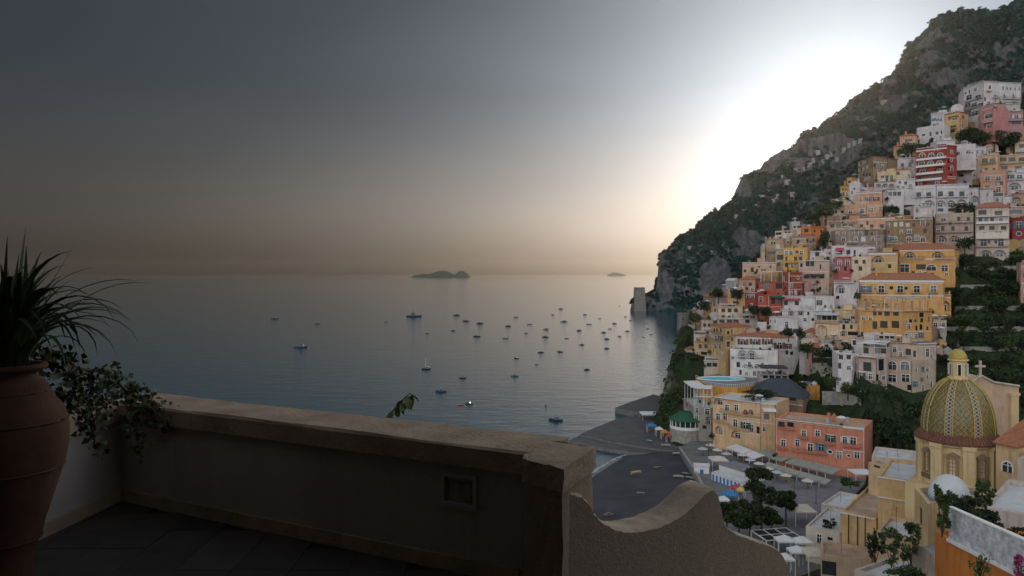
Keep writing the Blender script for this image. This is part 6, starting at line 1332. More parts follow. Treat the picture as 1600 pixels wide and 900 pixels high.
for px, py, hp, wp, kd, lb in [(1512, 228, 30, 34, 'dark', 'dark umbrella tree left in the grove below the pink houses'), (1532, 228, 24, 26, 'dark', 'dark tree second from left in the grove below the pink houses'), (1553, 232, 30, 34, 'dark', 'broad dark tree in the middle of the grove below the pink houses'), (1580, 230, 26, 34, 'dark', 'dark tree right in the grove below the pink houses'), (1596, 186, 30, 22, 'dark', 'round dark tree at the right edge beside the white hotel'),
                           (1424, 246, 26, 30, 'dark', 'dark tree on the skyline beside the salmon house'), (1442, 244, 20, 22, 'dark', 'lower dark tree right of the skyline tree'), (1410, 250, 20, 20, 'mid', 'greener tree at the left foot of the skyline houses'), (1290, 346, 28, 34, 'mid', 'bright green tree at the left shoulder of the town'), (1272, 346, 14, 22, 'mid', 'low green tree left of the bright one at the shoulder'), (1306, 330, 18, 20, 'mid', 'green bush tree above the bright one at the shoulder'),
                           (1287, 392, 34, 22, 'dark', 'tall dark tree between the orange and brown stone houses'), (1389, 338, 20, 20, 'dark', 'dark tree left of the long white house'), (1400, 336, 15, 16, 'dark', 'smaller dark tree left of the long white house arches'), (1503, 338, 22, 30, 'dark', 'dark tree below the right end of the long white house'), (1508, 392, 24, 26, 'dark', 'dark tree beside the upper yellow palace roof'),
                           (1178, 494, 18, 22, 'dark', 'dark tree under the brick red house, left one'), (1197, 497, 20, 24, 'dark', 'dark tree under the brick red house, right one'), (1152, 470, 20, 22, 'dark', 'dark tree beside the small ochre house on the left slope'), (1339, 470, 14, 11, 'mid', 'small round green tree at the yellow palace corner'),
                           (1070, 502, 20, 16, 'mid', 'umbrella pine above the ruined round tower'), (1087, 508, 22, 18, 'mid', 'round green tree right of the ruined round tower'), (1100, 488, 20, 18, 'dark', 'dark tree on the slope above the ruined tower'), (1122, 470, 22, 24, 'dark', 'dark tree on the slope left of the ochre house'), (1232, 530, 20, 24, 'dark', 'dark tree between the white villa and the cream arcade'), (1250, 528, 16, 20, 'dark', 'dark shrub tree left of the cream arcade'), (1262, 556, 22, 26, 'dark', 'dark tree right of the white arcaded villa'), (1285, 566, 26, 32, 'dark', 'broad dark tree below the cream arcade'), (1304, 580, 20, 24, 'dark', 'dark tree left of the white house with blue grey windows'),
                           (1300, 612, 24, 30, 'mid', 'green tree above the grey retaining wall'), (1325, 618, 26, 34, 'mid', 'green tree in front of the cream veranda villa'), (1352, 632, 26, 34, 'dark', 'dark tree below the dark doorway of the veranda villa'), (1378, 640, 28, 34, 'dark', 'dark tree below the beige mansion, left one'), (1404, 646, 32, 36, 'dark', 'dark tree below the beige mansion, middle one'), (1428, 660, 36, 36, 'dark', 'dark tree below the beige mansion beside the dome'), (1365, 668, 32, 36, 'dark', 'dark tree in the ravine right of the orange hotel roof'), (1392, 690, 36, 40, 'dark', 'dark tree deep in the ravine left of the dome'), (1420, 705, 36, 36, 'dark', 'lowest dark tree in the ravine beside the dome'), (1345, 690, 22, 22, 'mid', 'green tree at the right end of the orange hotel')]:
    tree_px(px, py, hp, wp, lb, kd, D=Dh(px, py) - 5)
# the garden terraces at the right: uncountable look-alikes share a label
GG = 'trees on the garden terraces at the right'
spots = []
g_ = random.Random(5)
for kr, py in enumerate((418, 440, 462, 488, 515, 545, 575, 605, 640), 1):
    kc = 0
    x0 = np.interp(py, [400, 430, 490, 530, 600, 640], [1500, 1496, 1480, 1466, 1468, 1480])
    px = x0 + g_.uniform(4, 14)
    while px < 1625: kc += 1; spots.append((px + g_.uniform(-4, 4), py + g_.uniform(-6, 6), kr, kc)); px += g_.uniform(17, 30)
for px, py, kr, kc in spots: tree_px(px, py, g_.uniform(14, 28), g_.uniform(18, 34), 'leafy tree, ' + ordinal(kc) + ' from the left in the ' + ordinal(kr) + ' row of the garden terraces', g_.choice(('dark', 'dark', 'dark', 'mid')), GG)
# terrace retaining walls of dry stone, following the slope
def dry_wall(px0, px1, py, h, label):
    pts = []
    for px in np.linspace(px0, px1, 14):
        p = hit(tbvh, px, py)[0]
        if p is not None: pts.append(p)
    if len(pts) < 2: return
    q = MB()
    for a, b in zip(pts[:-1], pts[1:]):
        q.add([(a.x, a.y - .25, a.z - 2), (b.x, b.y - .25, b.z - 2), (b.x, b.y - .25, b.z + h), (a.x, a.y - .25, a.z + h), (a.x, a.y + .3, a.z + h), (b.x, b.y + .3, b.z + h)], ((0, 1, 2, 3), (3, 2, 5, 4)))
    tag(q.build('terrace_wall', MSTONE), label, 'wall')
for px0, px1, py, h, lb in [(1505, 1600, 421, 1.5, 'dry stone terrace wall below the tiled hotel, topmost of the gardens'), (1500, 1612, 450, 1.3, 'second dry stone terrace wall from the top of the gardens'), (1490, 1612, 484, 1.5, 'third dry stone terrace wall from the top of the gardens'), (1478, 1612, 517, 1.7, 'fourth dry stone terrace wall from the top of the gardens'), (1495, 1612, 548, 1.5, 'lowest dry stone terrace wall of the gardens'),
                        (1252, 1308, 584, 4.0, 'grey retaining wall above the covered boats'), (1284, 1345, 632, 4.5, 'slanting grey retaining wall above the orange hotel'), (1240, 1330, 535, 2.2, 'stone garden wall under the cream arcade'), (1100, 1200, 690, 3, 'dark stone retaining wall behind the promenade'), (1050, 1100, 682, 4, 'rough rock wall below the round restaurant')]:
    dry_wall(px0, px1, py, h, lb)
# ground cover
fn = tv[tf]; cen = fn.mean(1); ctr_n = np.cross(fn[:, 2] - fn[:, 0], fn[:, 3] - fn[:, 1]); ar = .5 * np.linalg.norm(ctr_n, axis=1)
okf = (cen[:, 2] > 4.5) & (cen[:, 1] > 165) & (cen[:, 1] < 520) & (cen[:, 0] / cen[:, 1] > .19) & (cen[:, 0] / cen[:, 1] < .74)
for poly, zb, zt_ in TERRACE_FOOT:
    px_ = [p.x for p in poly]; py_ = [p.y for p in poly]
    okf &= ~((cen[:, 0] > min(px_) - 1.5) & (cen[:, 0] < max(px_) + 1.5) & (cen[:, 1] > min(py_) - 2) & (cen[:, 1] < max(py_) + 2))
cov = fbm(cen[:, 0] / 14, cen[:, 1] / 14, 4, 91)
pr = ar * okf * np.clip((cov - .36) * 6, 0, 1); pr /= pr.sum()
NV = 8000; pick = rng.choice(len(tf), NV, p=pr); by = rng.random((NV, 2)); fv = fn[pick]
base = fv[:, 0] + (fv[:, 1] - fv[:, 0]) * by[:, :1] + (fv[:, 3] - fv[:, 0]) * by[:, 1:]
K = 16; n_ = NV * K; sz = np.repeat(rng.uniform(.6, 1.7, NV), K)
d = rng.normal(size=(n_, 3)); d /= np.linalg.norm(d, axis=1)[:, None]; d[:, 2] = np.abs(d[:, 2])
c = np.repeat(base, K, 0) + d * (sz * .95)[:, None]
a = rng.normal(size=(n_, 3)); a /= np.linalg.norm(a, axis=1)[:, None]
b = np.cross(a, rng.normal(size=(n_, 3))); b /= np.linalg.norm(b, axis=1)[:, None]
s = (sz * rng.uniform(.25, .5, n_))[:, None]
v = np.stack([c - a * s, c - b * s * .7, c + a * s, c + b * s * .7], 1).reshape(-1, 3)
so_ = bpy.data.objects.new('hillside_shrubs', mesh_np('hillside_shrubs', v, np.arange(n_ * 4).reshape(-1, 4), leafmat('leaves_shrub', (.048, .074, .024), (.010, .020, .009), .15))); col.objects.link(so_)
tag(so_, 'low green shrubs and ivy filling the slopes between the houses', 'shrubs', kind='stuff')
# stone pines by the beach
def pine(px, py, z, hp, wp, seed, label):
    p = G(px, py, z); h = hp * p.y / F; w = wp * p.y / F; g = random.Random(seed)
    r = empty('pine_tree', p, label, 'tree', 'pines by the beach'); q = MB(); lean = (g.uniform(-.6, .6), g.uniform(-.6, .6))
    top = (lean[0] * 1.6, lean[1] * 1.6, h * .8); q.tube([(0, 0, -.5), (lean[0] * .3, lean[1] * .3, h * .3), (lean[0], lean[1], h * .55), top], [.28, .22, .17, .08], 8)
    L_ = []
    for i in range(11):
        a_ = g.uniform(0, 6.28); rr = w * .5 * g.uniform(.15, .78); cx, cy, cz = lean[0] + rr * math.cos(a_), lean[1] + rr * math.sin(a_), h * g.uniform(.52, .92)
        L_.append((cx, cy, cz, w * g.uniform(.14, .22), w * g.uniform(.14, .22), h * g.uniform(.06, .10))); q.tube([(lean[0] * .9, lean[1] * .9, h * .5), ((lean[0] + cx) / 2, (lean[1] + cy) / 2, h * .5 + (cz - h * .5) * .6), (cx, cy, cz)], [.11, .07, .03], 5)
    q.build('trunk', MTRUNK, r)
    v, f = leafcloud(5200, L_, .34, seed, .1, .25); inst('crown', mesh_np('crown', v, f, LEAF_P), r)
for i, a in enumerate([(1190, 838, 3.4, 104, 62, 'tallest pine by the beach, its crown above the others'), (1228, 826, 3.4, 66, 44, 'pine at the right of the group by the square'), (1152, 858, 3.2, 74, 52, 'pine at the left of the group above the scroll wall'), (1172, 852, 3.3, 72, 48, 'pine in the middle of the group with a forked crown'), (1136, 846, 3.0, 62, 34, 'leftmost pine, partly behind the scroll wall crest'), (1206, 848, 3.4, 56, 36, 'small pine under the tallest one')]):
    pine(*a[:5], 60 + i, a[5])
# potted and climbing plants by the orange house, fig tree
def bush(px, py, D, w, h, n, size, m, label, seed, name='shrub', cat='shrub', stems=5, z=None):
    p = P(px, py, D); g = random.Random(seed); r = empty(name, p, label, cat)
    L_ = [(g.uniform(-.35, .35) * w, g.uniform(-.3, .3) * w * .6, h * g.uniform(.1, .9), w * g.uniform(.10, .2), w * g.uniform(.08, .16), h * g.uniform(.08, .16)) for _ in range(22)]
    v, f = leafcloud(n, L_, size, seed, 0, .15); inst('foliage', mesh_np('foliage', v, f, m), r); q = MB()
    for l in L_[:stems]: q.tube([(0, 0, -.6), (l[0] * .5, l[1] * .5, l[2] * .5), (l[0], l[1], l[2])], [.06, .04, .02], 5)
    q.build('stem', MTRUNK, r)
bush(1472, 826, 55, 1.2, 3.4, 1500, .13, LEAF_M, 'tall leafy climber at the left end of the grey parapet', 1)
bush(1505, 806, 57, 3.4, 1.5, 1700, .13, LEAF_D, 'dark hedge behind the left part of the grey parapet', 2)
bush(1532, 822, 56, 3.4, 1.3, 1500, .13, LEAF_D, 'dark hedge behind the middle of the grey parapet', 3)
bush(1575, 848, 54, 3.0, 1.2, 1200, .12, LEAF_D, 'low plants behind the right part of the grey parapet', 4)
bush(1540, 790, 60, 1.8, 2.2, 350, .2, LEAF_M, 'young banana like plant rising over the hedge', 5)
bush(1393, 880, 84, 3.2, 4.2, 700, .18, LEAF_M, 'sparse fig tree in front of the church wing', 6, 'fig_tree', 'tree')
bush(1424, 880, 84, 3.0, 4.8, 800, .18, LEAF_M, 'sparse fig tree nearer to the orange wall', 7, 'fig_tree', 'tree')
bush(1368, 872, 88, 2.2, 3.6, 700, .20, LEAF_D, 'small dark bush left of the fig trees', 8)
bush(1412, 912, 70, 4.5, 2.0, 1200, .15, LEAF_M, 'green spiky plants at the bottom below the fig trees', 9)
bush(1528, 915, 45, 1.6, 2.2, 260, .10, LEAF_M, 'thin creeper growing up the orange wall', 10)
bush(1596, 908, 40, .9, 1.5, 500, .075, leafmat('bougainvillea', (.42, .035, .17), (.13, .02, .07), 3), 'magenta bougainvillea at the bottom right corner', 11)
bush(1330, 760, 190, 6, 2.4, 900, .25, LEAF_M, 'plants on the terrace right of the small square', 12)
bush(1297, 826, 150, 3, 2, 400, .2, LEAF_D, 'small plants beside the white roofed house', 13)
bush(1238, 610, 262, 11, 3.5, 1200, .35, LEAF_D, 'roof garden hedge on the peach seafront hotel', 14)
bush(1185, 622, 246, 12, 3.0, 1500, .3, LEAF_D, 'dark roof terrace plants above the peach hotel', 15)

# ---------------------------------------------------------------- the terrace we stand on
FZ = CZ - 2.0
MPL = mat('terrace_plaster', (.38, .345, .32), .92, .10, 1.2, bump=.5, bsc=14, streak=.35, bdist=.01, detail=8)
MRS = mat('rough_tufa_plaster', (.40, .305, .22), .95, .38, 26, bump=1.0, bsc=60, streak=.3, bdist=.012, detail=10, c2=(.26, .19, .135), contrast=.7)
MCOP = mat('coping_stone', (.36, .275, .20), .95, .3, 3, bump=.9, bsc=26, bdist=.015, detail=10)
V2 = lambda x, y: Vector((x, y))
A, Bp = V2(-3.45, 6.5), V2(.14, 4.69)
d_ = (Bp - A).normalized(); nn = V2(-d_.y, d_.x); rz = math.atan2(d_.y, d_.x); Lw = (Bp - A).length
fl = MB(); fl.prism([(-6.4, -3.2), (3, -3.2), (3, 3.9), (.4, 3.9), (.2, 4.6), (-3.3, 6.7), (-3.6, 6.7), (-6.4, 6.7)], FZ - .3, FZ - .03); fo = fl.build('terrace_floor', mat('tile_joint', (.06, .05, .045), .95, .2)); tag(fo, 'dark stone floor of the terrace', kind='structure')
tq = MB(); tq.box((0, 0, -.028), (.385, .385, 0)); tme = [tq.me('tile', mat('floor_tile_%d' % i, c_, .7, .25, 4, bump=.3, bdist=.005)) for i, c_ in enumerate(((.062, .054, .048), (.056, .048, .043), (.068, .058, .051)))]
for i in range(14):
    for j in range(10):
        p = V2(-5.0 + i * .39, 3.4 + j * .39)
        if (p - A).dot(nn) > -.28 or p.x < -3.9 or p.x > 1.0: continue
        inst('tile', random.choice(tme), fo, (p.x, p.y, FZ + random.uniform(-.003, .002)))
tw = empty('terrace_parapet', (A.x, A.y, FZ), 'plastered terrace wall with stone coping in front of the sea', 'wall', None, rz)
q = MB(); n0, n1, s0, s1 = 3.36, 3.58, .46, .63           # wall with a square niche
us = [-.12, n0, n1, Lw]; zs = [-.4, s0, s1, .725]
for i in range(3):
    for j in range(3):
        if (i, j) == (1, 1): continue
        q.quad((us[i], 0, zs[j]), (us[i + 1], 0, zs[j]), (us[i + 1], 0, zs[j + 1]), (us[i], 0, zs[j + 1]))
q.box((-.12, .18, -3), (Lw, .36, .725)); q.quad((n0, 0, s0), (n1, 0, s0), (n1, .035, s0), (n0, .035, s0)); q.quad((n0, 0, s1), (n0, .035, s1), (n1, .035, s1), (n1, 0, s1)); q.quad((n0, 0, s0), (n0, .035, s0), (n0, .035, s1), (n0, 0, s1)); q.quad((n1, 0, s0), (n1, 0, s1), (n1, .035, s1), (n1, .035, s0)); q.quad((n0, .035, s0), (n1, .035, s0), (n1, .035, s1), (n0, .035, s1))
q.build('wall', MPL, tw)
nf_ = MB()
for a_, b_ in (((n0 - .03, -.02, s0 - .03), (n1 + .03, -.001, s0)), ((n0 - .03, -.02, s1), (n1 + .03, -.001, s1 + .03)), ((n0 - .03, -.02, s0), (n0, -.001, s1)), ((n1, -.02, s0), (n1 + .03, -.001, s1))): nf_.box(a_, b_)
nf_.build('niche_frame', MPL, tw)
q = MB(); q.box((n0 + .09, .012, s0 + .02), (n1 - .03, .034, s0 + .13)); q.build('niche_block', MRS, tw)
def coping(L_, w0, w1, th, parent, z, seed, cuts):
    g = random.Random(seed); x = -.2; n = int(L_ / cuts)
    for k in range(n):
        x1 = x + (L_ + .2 - x) * 1.0 if k == n - 1 else x + cuts * g.uniform(.85, 1.15); q = MB(); M_ = 7
        vs = []; 
        for i in range(M_ + 1):
            u = x + .004 + (x1 - x - .008) * i / M_; jit = [g.uniform(-.006, .006) for _ in range(4)]
            vs += [(u, w0 + jit[0], 0), (u, w1, 0), (u, w1 + jit[1], th + jit[2]), (u, w0 + .012 + jit[1], th + jit[3]), (u, w0 + jit[0] - .004, th - .018)]
        fs = [tuple(range(5))[::-1], tuple(range(5 * M_, 5 * M_ + 5))]
        for i in range(M_):
            for j in range(5): fs.append((i * 5 + j, i * 5 + (j + 1) % 5, (i + 1) * 5 + (j + 1) % 5, (i + 1) * 5 + j))
        q.add(vs, fs); q.build('coping_stone', MCOP, parent, (0, 0, z)); x = x1
coping(Lw - .14, -.06, .44, .145, tw, .726, 1, 1.3)
q = MB(); q.box((0, -.025, 0), (Lw - .1, -.002, .10)); q.build('skirting', MCOP, tw)
Bl = V2(-3.78, 3.6); dl = (Bl - A).normalized(); rzl = math.atan2(-dl.y, -dl.x); Ll = (Bl - A).length
tl = empty('terrace_parapet', (Bl.x, Bl.y, FZ), 'short plastered terrace wall behind the terracotta jar', 'wall', None, rzl)
q = MB(); q.box((0, 0, -3), (Ll + .15, .36, .70)); q.build('wall', MPL, tl); coping(Ll + .1, -.03, .40, .145, tl, .703, 2, 1.4)
q = MB(); q.box((0, -.025, 0), (Ll, -.002, .10)); q.build('skirting', MCOP, tl)
# pier
pier_pts = [V2(.287, 4.12), V2(.53, 4.65), V2(.21, 4.83), V2(.057, 4.36)]; pc = sum(pier_pts, V2(0, 0)) / 4
pe = empty('gate_pier', (pc.x, pc.y, FZ), 'rough stone pier with a flat capstone at the end of the terrace wall', 'pier')
def rough_prism(pts, z0, z1, seed, m, name, parent, nz_=8, ne=7, jit=.006):
    g = random.Random(seed); q = MB(); ring = []
    for i in range(4):
        a_, b_ = pts[i], pts[(i + 1) % 4]
        for k in range(ne): ring.append(a_.lerp(b_, k / ne))
    n = len(ring); vs = []
    for k in range(nz_ + 1):
        z = z0 + (z1 - z0) * k / nz_
        for i, p in enumerate(ring):
            s_ = 1 - (.012 if k in (0, nz_) else 0) - (.012 if i % ne == 0 else 0)
            vs.append((p.x * s_ + g.uniform(-jit, jit), p.y * s_ + g.uniform(-jit, jit), z + g.uniform(-jit, jit) * (k in (0, nz_))))
    fs = [(k * n + i, k * n + (i + 1) % n, (k + 1) * n + (i + 1) % n, (k + 1) * n + i) for k in range(nz_) for i in range(n)] + [tuple(range(nz_ * n, nz_ * n + n)), tuple(range(n))[::-1]]
    q.add(vs, fs); return q.build(name, m, parent)
rel = [p - pc for p in pier_pts]
rough_prism([p * .93 for p in rel], -1.5, .768, 3, MRS, 'shaft', pe, 14)
rough_prism([p * 1.03 for p in rel], .77, .905, 4, MCOP, 'capstone', pe, 3)
# scroll wall
S0 = V2(.30, 4.22); sd = V2(.8, .6).normalized(); sn = V2(-sd.y, sd.x)
prof_px = [(888, 773), (898, 774), (910, 778), (921, 789), (929, 805), (938, 814), (947, 821), (961, 828), (975, 832), (990, 832.5), (1004, 831), (1022, 827), (1039, 821), (1054, 814), (1067, 806), (1080, 795), (1090, 785), (1101, 774), (1110, 767), (1116, 766), (1122, 775), (1128, 799), (1132, 819), (1140, 829), (1154, 837), (1168, 842), (1182, 847), (1196, 851), (1205, 854), (1215, 860), (1223, 868), (1229, 880), (1233, 896), (1238, 930), (1241, 980)]
near = []
for px, py in prof_px:
    k = (px - 800) / F; t = (k * S0.y - S0.x) / (sd.x - k * sd.y); p = S0 + sd * t; near.append(Vector((p.x, p.y, CZ - (py - HY) / F * p.y)))
org = Vector((S0.x, S0.y, FZ)); sw = empty('scroll_wall', org, 'curved scroll shaped stepping wall beyond the pier', 'wall')
dens = []
for a_, b_ in zip(near[:-1], near[1:]):
    for k in range(3): dens.append(a_.lerp(b_, k / 3))
dens.append(near[-1]); g = random.Random(8); n = len(dens); TH = .24
off = Vector((sn.x * TH, sn.y * TH, 0)); q = MB()
nr_ = [p - org + Vector((0, 0, g.uniform(-.004, .004))) for p in dens]; fr_ = [p + off for p in nr_]
bot = [Vector((p.x, p.y, -1.8)) for p in nr_]
q.add(nr_ + bot, [(i, i + n, i + n + 1, i + 1) for i in range(n - 1)]); q.add(fr_ + [b_ + off for b_ in bot], [(i, i + 1, i + n + 1, i + n) for i in range(n - 1)])
q.build('panel', MRS, sw)
q = MB(); up = Vector((0, 0, .012)); rows5 = [nr_, [p + off * .06 + up for p in nr_], [p + off * .35 + up * 1.6 for p in nr_], [p + off * .65 + up * 1.6 for p in nr_], [p + off * .94 + up for p in nr_], fr_]
q.add([p for r_ in rows5 for p in r_], [(k * n + i, k * n + i + 1, (k + 1) * n + i + 1, (k + 1) * n + i) for k in range(5) for i in range(n - 1)])
q.build('rendered_top', mat('skylit_brushed_mortar', (.46, .37, .28), .95, .25, 6, bump=.8, bsc=30, bdist=.01, detail=8), sw, smooth=True)  # brushed top, its colour also lightened for the sky light on it
# unseen loggia behind the camera, added to keep the terrace in shade
shade_loggia = empty('loggia', (-2, -2.8, FZ), 'added unseen loggia with flat roof, shading the terrace', 'shade blocker')
q = MB(); q.box((-5, -.4, -3), (7.2, 0, 6)); q.build('rear_wall', MPL, shade_loggia)
q = MB(); q.box((-4.6, .01, -3), (-4.2, 8.8, 3.4)); q.build('side_wall', MPL, shade_loggia)
q = MB(); q.box((-5, .01, 3.41), (7.2, 6.2, 3.75)); q.build('roof', MPL, shade_loggia)  # added roof slab that blocks light from overhead
q = MB(); q.box((6.6, .01, -3), (7.0, 5.2, 3.4)); q.build('side_wall', MPL, shade_loggia)
for x in (-4.0, 6.2):
    q = MB(); q.tube([(x, 5.7, 0), (x, 5.7, 3.4)], .16, 12); q.box((x - .22, 5.48, 3.2), (x + .22, 5.92, 3.4)); q.build('column', MPL, shade_loggia)
# an unseen oak added left of the terrace; its crown shades it
ok_ = empty('shade_oak', (-7.6, 6.5, FZ - 6), 'added unseen oak beside the terrace whose crown shades the wall', 'tree')
g = random.Random(31); L_ = []; q = MB(); q.tube([(0, 0, -2), (.2, 0, 4), (.8, -.1, 8), (1.4, -.3, 11)], [.5, .42, .34, .2], 9)
for i in range(16):
    cx, cy, cz = g.uniform(-1, 7.4), g.uniform(-4.4, .2), g.uniform(12.3, 14.0); L_.append((cx, cy, cz, g.uniform(1.1, 1.7), g.uniform(1.1, 1.7), g.uniform(.5, .8))); q.tube([(.9, -.1, 8.5), ((cx + 1) / 2, cy / 2, 10.8), (cx, cy, cz)], [.14, .09, .04], 6)
q.build('trunk', MTRUNK, ok_); v, f = leafcloud(15000, L_, .2, 31, .1, .1); inst('crown', mesh_np('crown', v, f, LEAF_D), ok_)
# terracotta jar
jp = V2(-3.16, 4.6)
jr = empty('terracotta_jar', (jp.x, jp.y, FZ), 'tall terracotta jar at the left edge of the terrace', 'jar')
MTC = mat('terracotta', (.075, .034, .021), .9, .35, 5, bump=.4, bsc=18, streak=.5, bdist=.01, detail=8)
zof = lambda py: (CZ - (py - HY) / F * 4.6) - FZ
pf = [(r_ * .92, z_) for r_, z_ in [(.001, .02), (.20, .0), (.21, .03), (.17, .08), (.155, zof(890)), (.175, zof(862)), (.19, zof(846)), (.205, zof(842)), (.21, zof(835)), (.23, zof(815)), (.27, zof(785)), (.31, zof(755)), (.345, zof(727)), (.366, zof(700)), (.372, zof(672)), (.362, zof(656)), (.345, zof(644)), (.315, zof(632)), (.29, zof(626)), (.285, zof(621)), (.265, zof(614)), (.25, zof(610)), (.245, zof(603)), (.225, zof(597)), (.19, zof(592)), (.175, zof(586)), (.20, zof(580)), (.235, zof(577)), (.245, zof(573)), (.235, zof(569)), (.20, zof(569)), (.17, zof(576))]]
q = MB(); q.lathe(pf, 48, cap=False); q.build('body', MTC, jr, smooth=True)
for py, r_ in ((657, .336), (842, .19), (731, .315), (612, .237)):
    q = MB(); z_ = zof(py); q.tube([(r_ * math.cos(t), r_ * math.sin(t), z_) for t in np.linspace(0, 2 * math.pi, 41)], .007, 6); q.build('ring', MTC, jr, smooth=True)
q = MB(); q.lathe([(.001, zof(574)), (.19, zof(576))], 24, cap=False); q.build('soil', mat('soil', (.03, .022, .016), 1, .3, 8), jr)
# spiky plant in the jar
MYU = mat('yucca_leaf', (.040, .062, .024), .5, .3, 3, spec=.35)
yp = empty('spiky_plant', (jp.x, jp.y, FZ + zof(574)), 'spiky long leaved plant growing in the terracotta jar', 'plant')
lm = []
for v_ in range(6):
    L_ = 1.0; q = MB(); vs = []; fs = []; droop = (.05, .25, .5, .8, 1.1, 1.4)[v_]; x = z = 0.; an = math.pi / 2
    for i in range(11):
        t = i / 10; w_ = .024 * (min(1, .55 + t * 3) * (1 - t ** 2.2)) + .0012
        vs += [(x, -w_, z + w_ * .5), (x, 0, z), (x, w_, z + w_ * .5)]
        an -= droop * .17 * (t + .25) * 1.3; x += math.cos(an) * .1; z += math.sin(an) * .1
    for i in range(10): fs += [(3 * i, 3 * i + 1, 3 * i + 4, 3 * i + 3), (3 * i + 1, 3 * i + 2, 3 * i + 5, 3 * i + 4)]
    q.add(vs, fs); lm.append(q.me('leaf', MYU, True))
g = random.Random(12)
for i in range(120):
    v_ = min(5, int(g.random() ** .8 * 6)); s_ = g.uniform(.6, .95) * (1.0 if v_ < 3 else 1.22)
    inst('leaf', lm[v_], yp, (g.uniform(-.07, .07), g.uniform(-.07, .07), -.05), (g.uniform(-.15, .15), g.uniform(.03, .42) if v_ < 4 else g.uniform(.2, .6), g.uniform(0, 6.283)), (s_, s_ * g.uniform(.9, 1.35), s_))
q = MB(); q.tube([(0, 0, -.25), (0, 0, .12)], [.07, .05], 8); q.build('stem', MTRUNK, yp)
# trailing shrub on the corner of the wall
def leafset(n, centres, spread, size, seed, m):
    g_ = np.random.default_rng(seed); c_ = np.array(centres); i_ = g_.integers(0, len(c_), n); p_ = c_[i_] + g_.normal(size=(n, 3)) * spread
    a_ = g_.normal(size=(n, 3)); a_[:, 2] -= .6; a_ /= np.linalg.norm(a_, axis=1)[:, None]; b_ = np.cross(a_, g_.normal(size=(n, 3))); b_ /= np.linalg.norm(b_, axis=1)[:, None]; s_ = (size * g_.uniform(.6, 1.3, n))[:, None]
    nrm_ = np.cross(a_, b_) * s_ * .18
    v_ = np.stack([p_, p_ + a_ * s_ * .45 + b_ * s_ * .42 + nrm_, p_ + a_ * s_, p_ + a_ * s_ * .45 - b_ * s_ * .42 + nrm_], 1).reshape(-1, 3)
    return mesh_np('foliage', v_, np.arange(n * 4).reshape(-1, 4), m)
sp = empty('trailing_shrub', (-3.4, 6.3, FZ + .85), 'leafy shrub trailing over the corner of the terrace wall', 'plant')
paths = []; g = random.Random(21)
for px0, py0, px1, py1, D0, D1, sag in [(70, 575, 150, 600, 5.0, 5.6, .05), (80, 590, 190, 605, 5.0, 6.0, .1), (95, 600, 215, 615, 5.2, 6.2, .08), (110, 610, 150, 660, 5.2, 5.4, -.05), (130, 615, 150, 700, 5.4, 5.4, 0), (90, 610, 125, 640, 5.0, 5.2, 0), (190, 612, 235, 640, 6.2, 6.0, .06), (205, 615, 222, 705, 6.3, 6.0, .0), (215, 618, 250, 675, 6.3, 6.1, .05), (200, 612, 205, 660, 6.2, 6.0, 0), (170, 600, 190, 585, 6.2, 6.3, .03), (60, 560, 110, 570, 5.0, 5.2, .05), (150, 605, 165, 640, 5.8, 5.6, 0), (228, 625, 262, 660, 6.3, 6.2, .05)]:
    a_ = P(px0, py0, D0) - sp.location; b_ = P(px1, py1, D1) - sp.location
    paths.append([a_.lerp(b_, k / 8) + Vector((g.uniform(-.03, .03), g.uniform(-.03, .03), sag * math.sin(math.pi * k / 8) + g.uniform(-.02, .02))) for k in range(9)])
q = MB()
for p_ in paths: q.tube(p_, [.012] * 8 + [.004], 5)
q.build('stem', MTRUNK, sp)
MTRL = leafmat('leaves_trailing', (.075, .095, .04), (.022, .034, .016), 6)
inst('foliage', leafset(1050, [tuple(x) for p_ in paths for x in p_], .042, .052, 5, MTRL), sp)
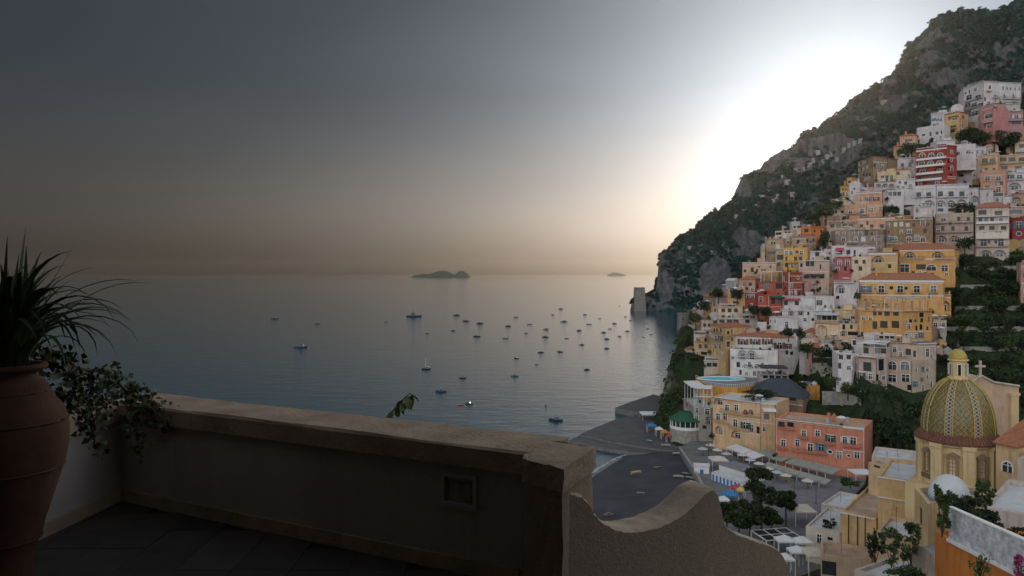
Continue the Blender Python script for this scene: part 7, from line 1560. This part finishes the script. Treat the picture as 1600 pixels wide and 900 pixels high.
# small sprig leaning over the wall
p0 = P(606, 660, 6.2); sg = empty('sprig', (p0.x, p0.y, p0.z - .6), 'single leafy sprig standing up behind the terrace wall', 'plant')
stem = [P(x, y, 6.2) - sg.location for x, y in ((607, 700), (608, 655), (615, 640), (624, 630), (632, 622), (640, 615), (646, 616))]
q = MB(); q.tube(stem, [.007, .006, .006, .005, .005, .004, .002], 5); q.build('stem', mat('green_stem', (.09, .11, .03), .6, .2), sg)
q = MB(); vs = []
for i in range(7):
    t = i / 6; w_ = .30 * math.sin(math.pi * min(1, t * .92 + .05)) ** .8; vs += [(t, -w_, .10 * w_ - .25 * t * t), (t, 0, -.25 * t * t), (t, w_, .10 * w_ - .25 * t * t)]
q.add(vs, [f_ for i in range(6) for f_ in ((3 * i, 3 * i + 1, 3 * i + 4, 3 * i + 3), (3 * i + 1, 3 * i + 2, 3 * i + 5, 3 * i + 4))]); lme = q.me('leaf', leafmat('sprig_leaf', (.13, .17, .045), (.05, .08, .025), 9), True)
g = random.Random(3)
for i, (x, y) in enumerate([(606, 652), (612, 650), (603, 646), (614, 642), (619, 640), (621, 632), (617, 636), (627, 634), (630, 625), (633, 630), (636, 620), (641, 616), (645, 618), (647, 622), (640, 624)]):
    p_ = P(x, y, 6.2) - sg.location; s_ = g.uniform(.075, .115); inst('leaf', lme, sg, p_, (g.uniform(-.5, .5), g.uniform(.2, 1.0), g.uniform(-3, 3)), (s_, s_, s_))
# ---------------------------------------------------------------- haze
q = MB(); q.box((-26000, -3000, -9.5), (26000, 26000, 470)); hz = q.build('haze', [])
hm = bpy.data.materials.new('haze_air'); hm.use_nodes = True; t = hm.node_tree; t.nodes.clear()
pv = t.nodes.new('ShaderNodeVolumePrincipled'); pv.inputs['Color'].default_value = (1, .87, .74, 1); pv.inputs['Density'].default_value = 2.8e-5; pv.inputs['Anisotropy'].default_value = .85
mo_ = t.nodes.new('ShaderNodeOutputMaterial'); t.links.new(pv.outputs[0], mo_.inputs['Volume'])
hz.data.materials.append(hm); tag(hz, 'thin bright evening haze over the sea', 'haze', kind='stuff')
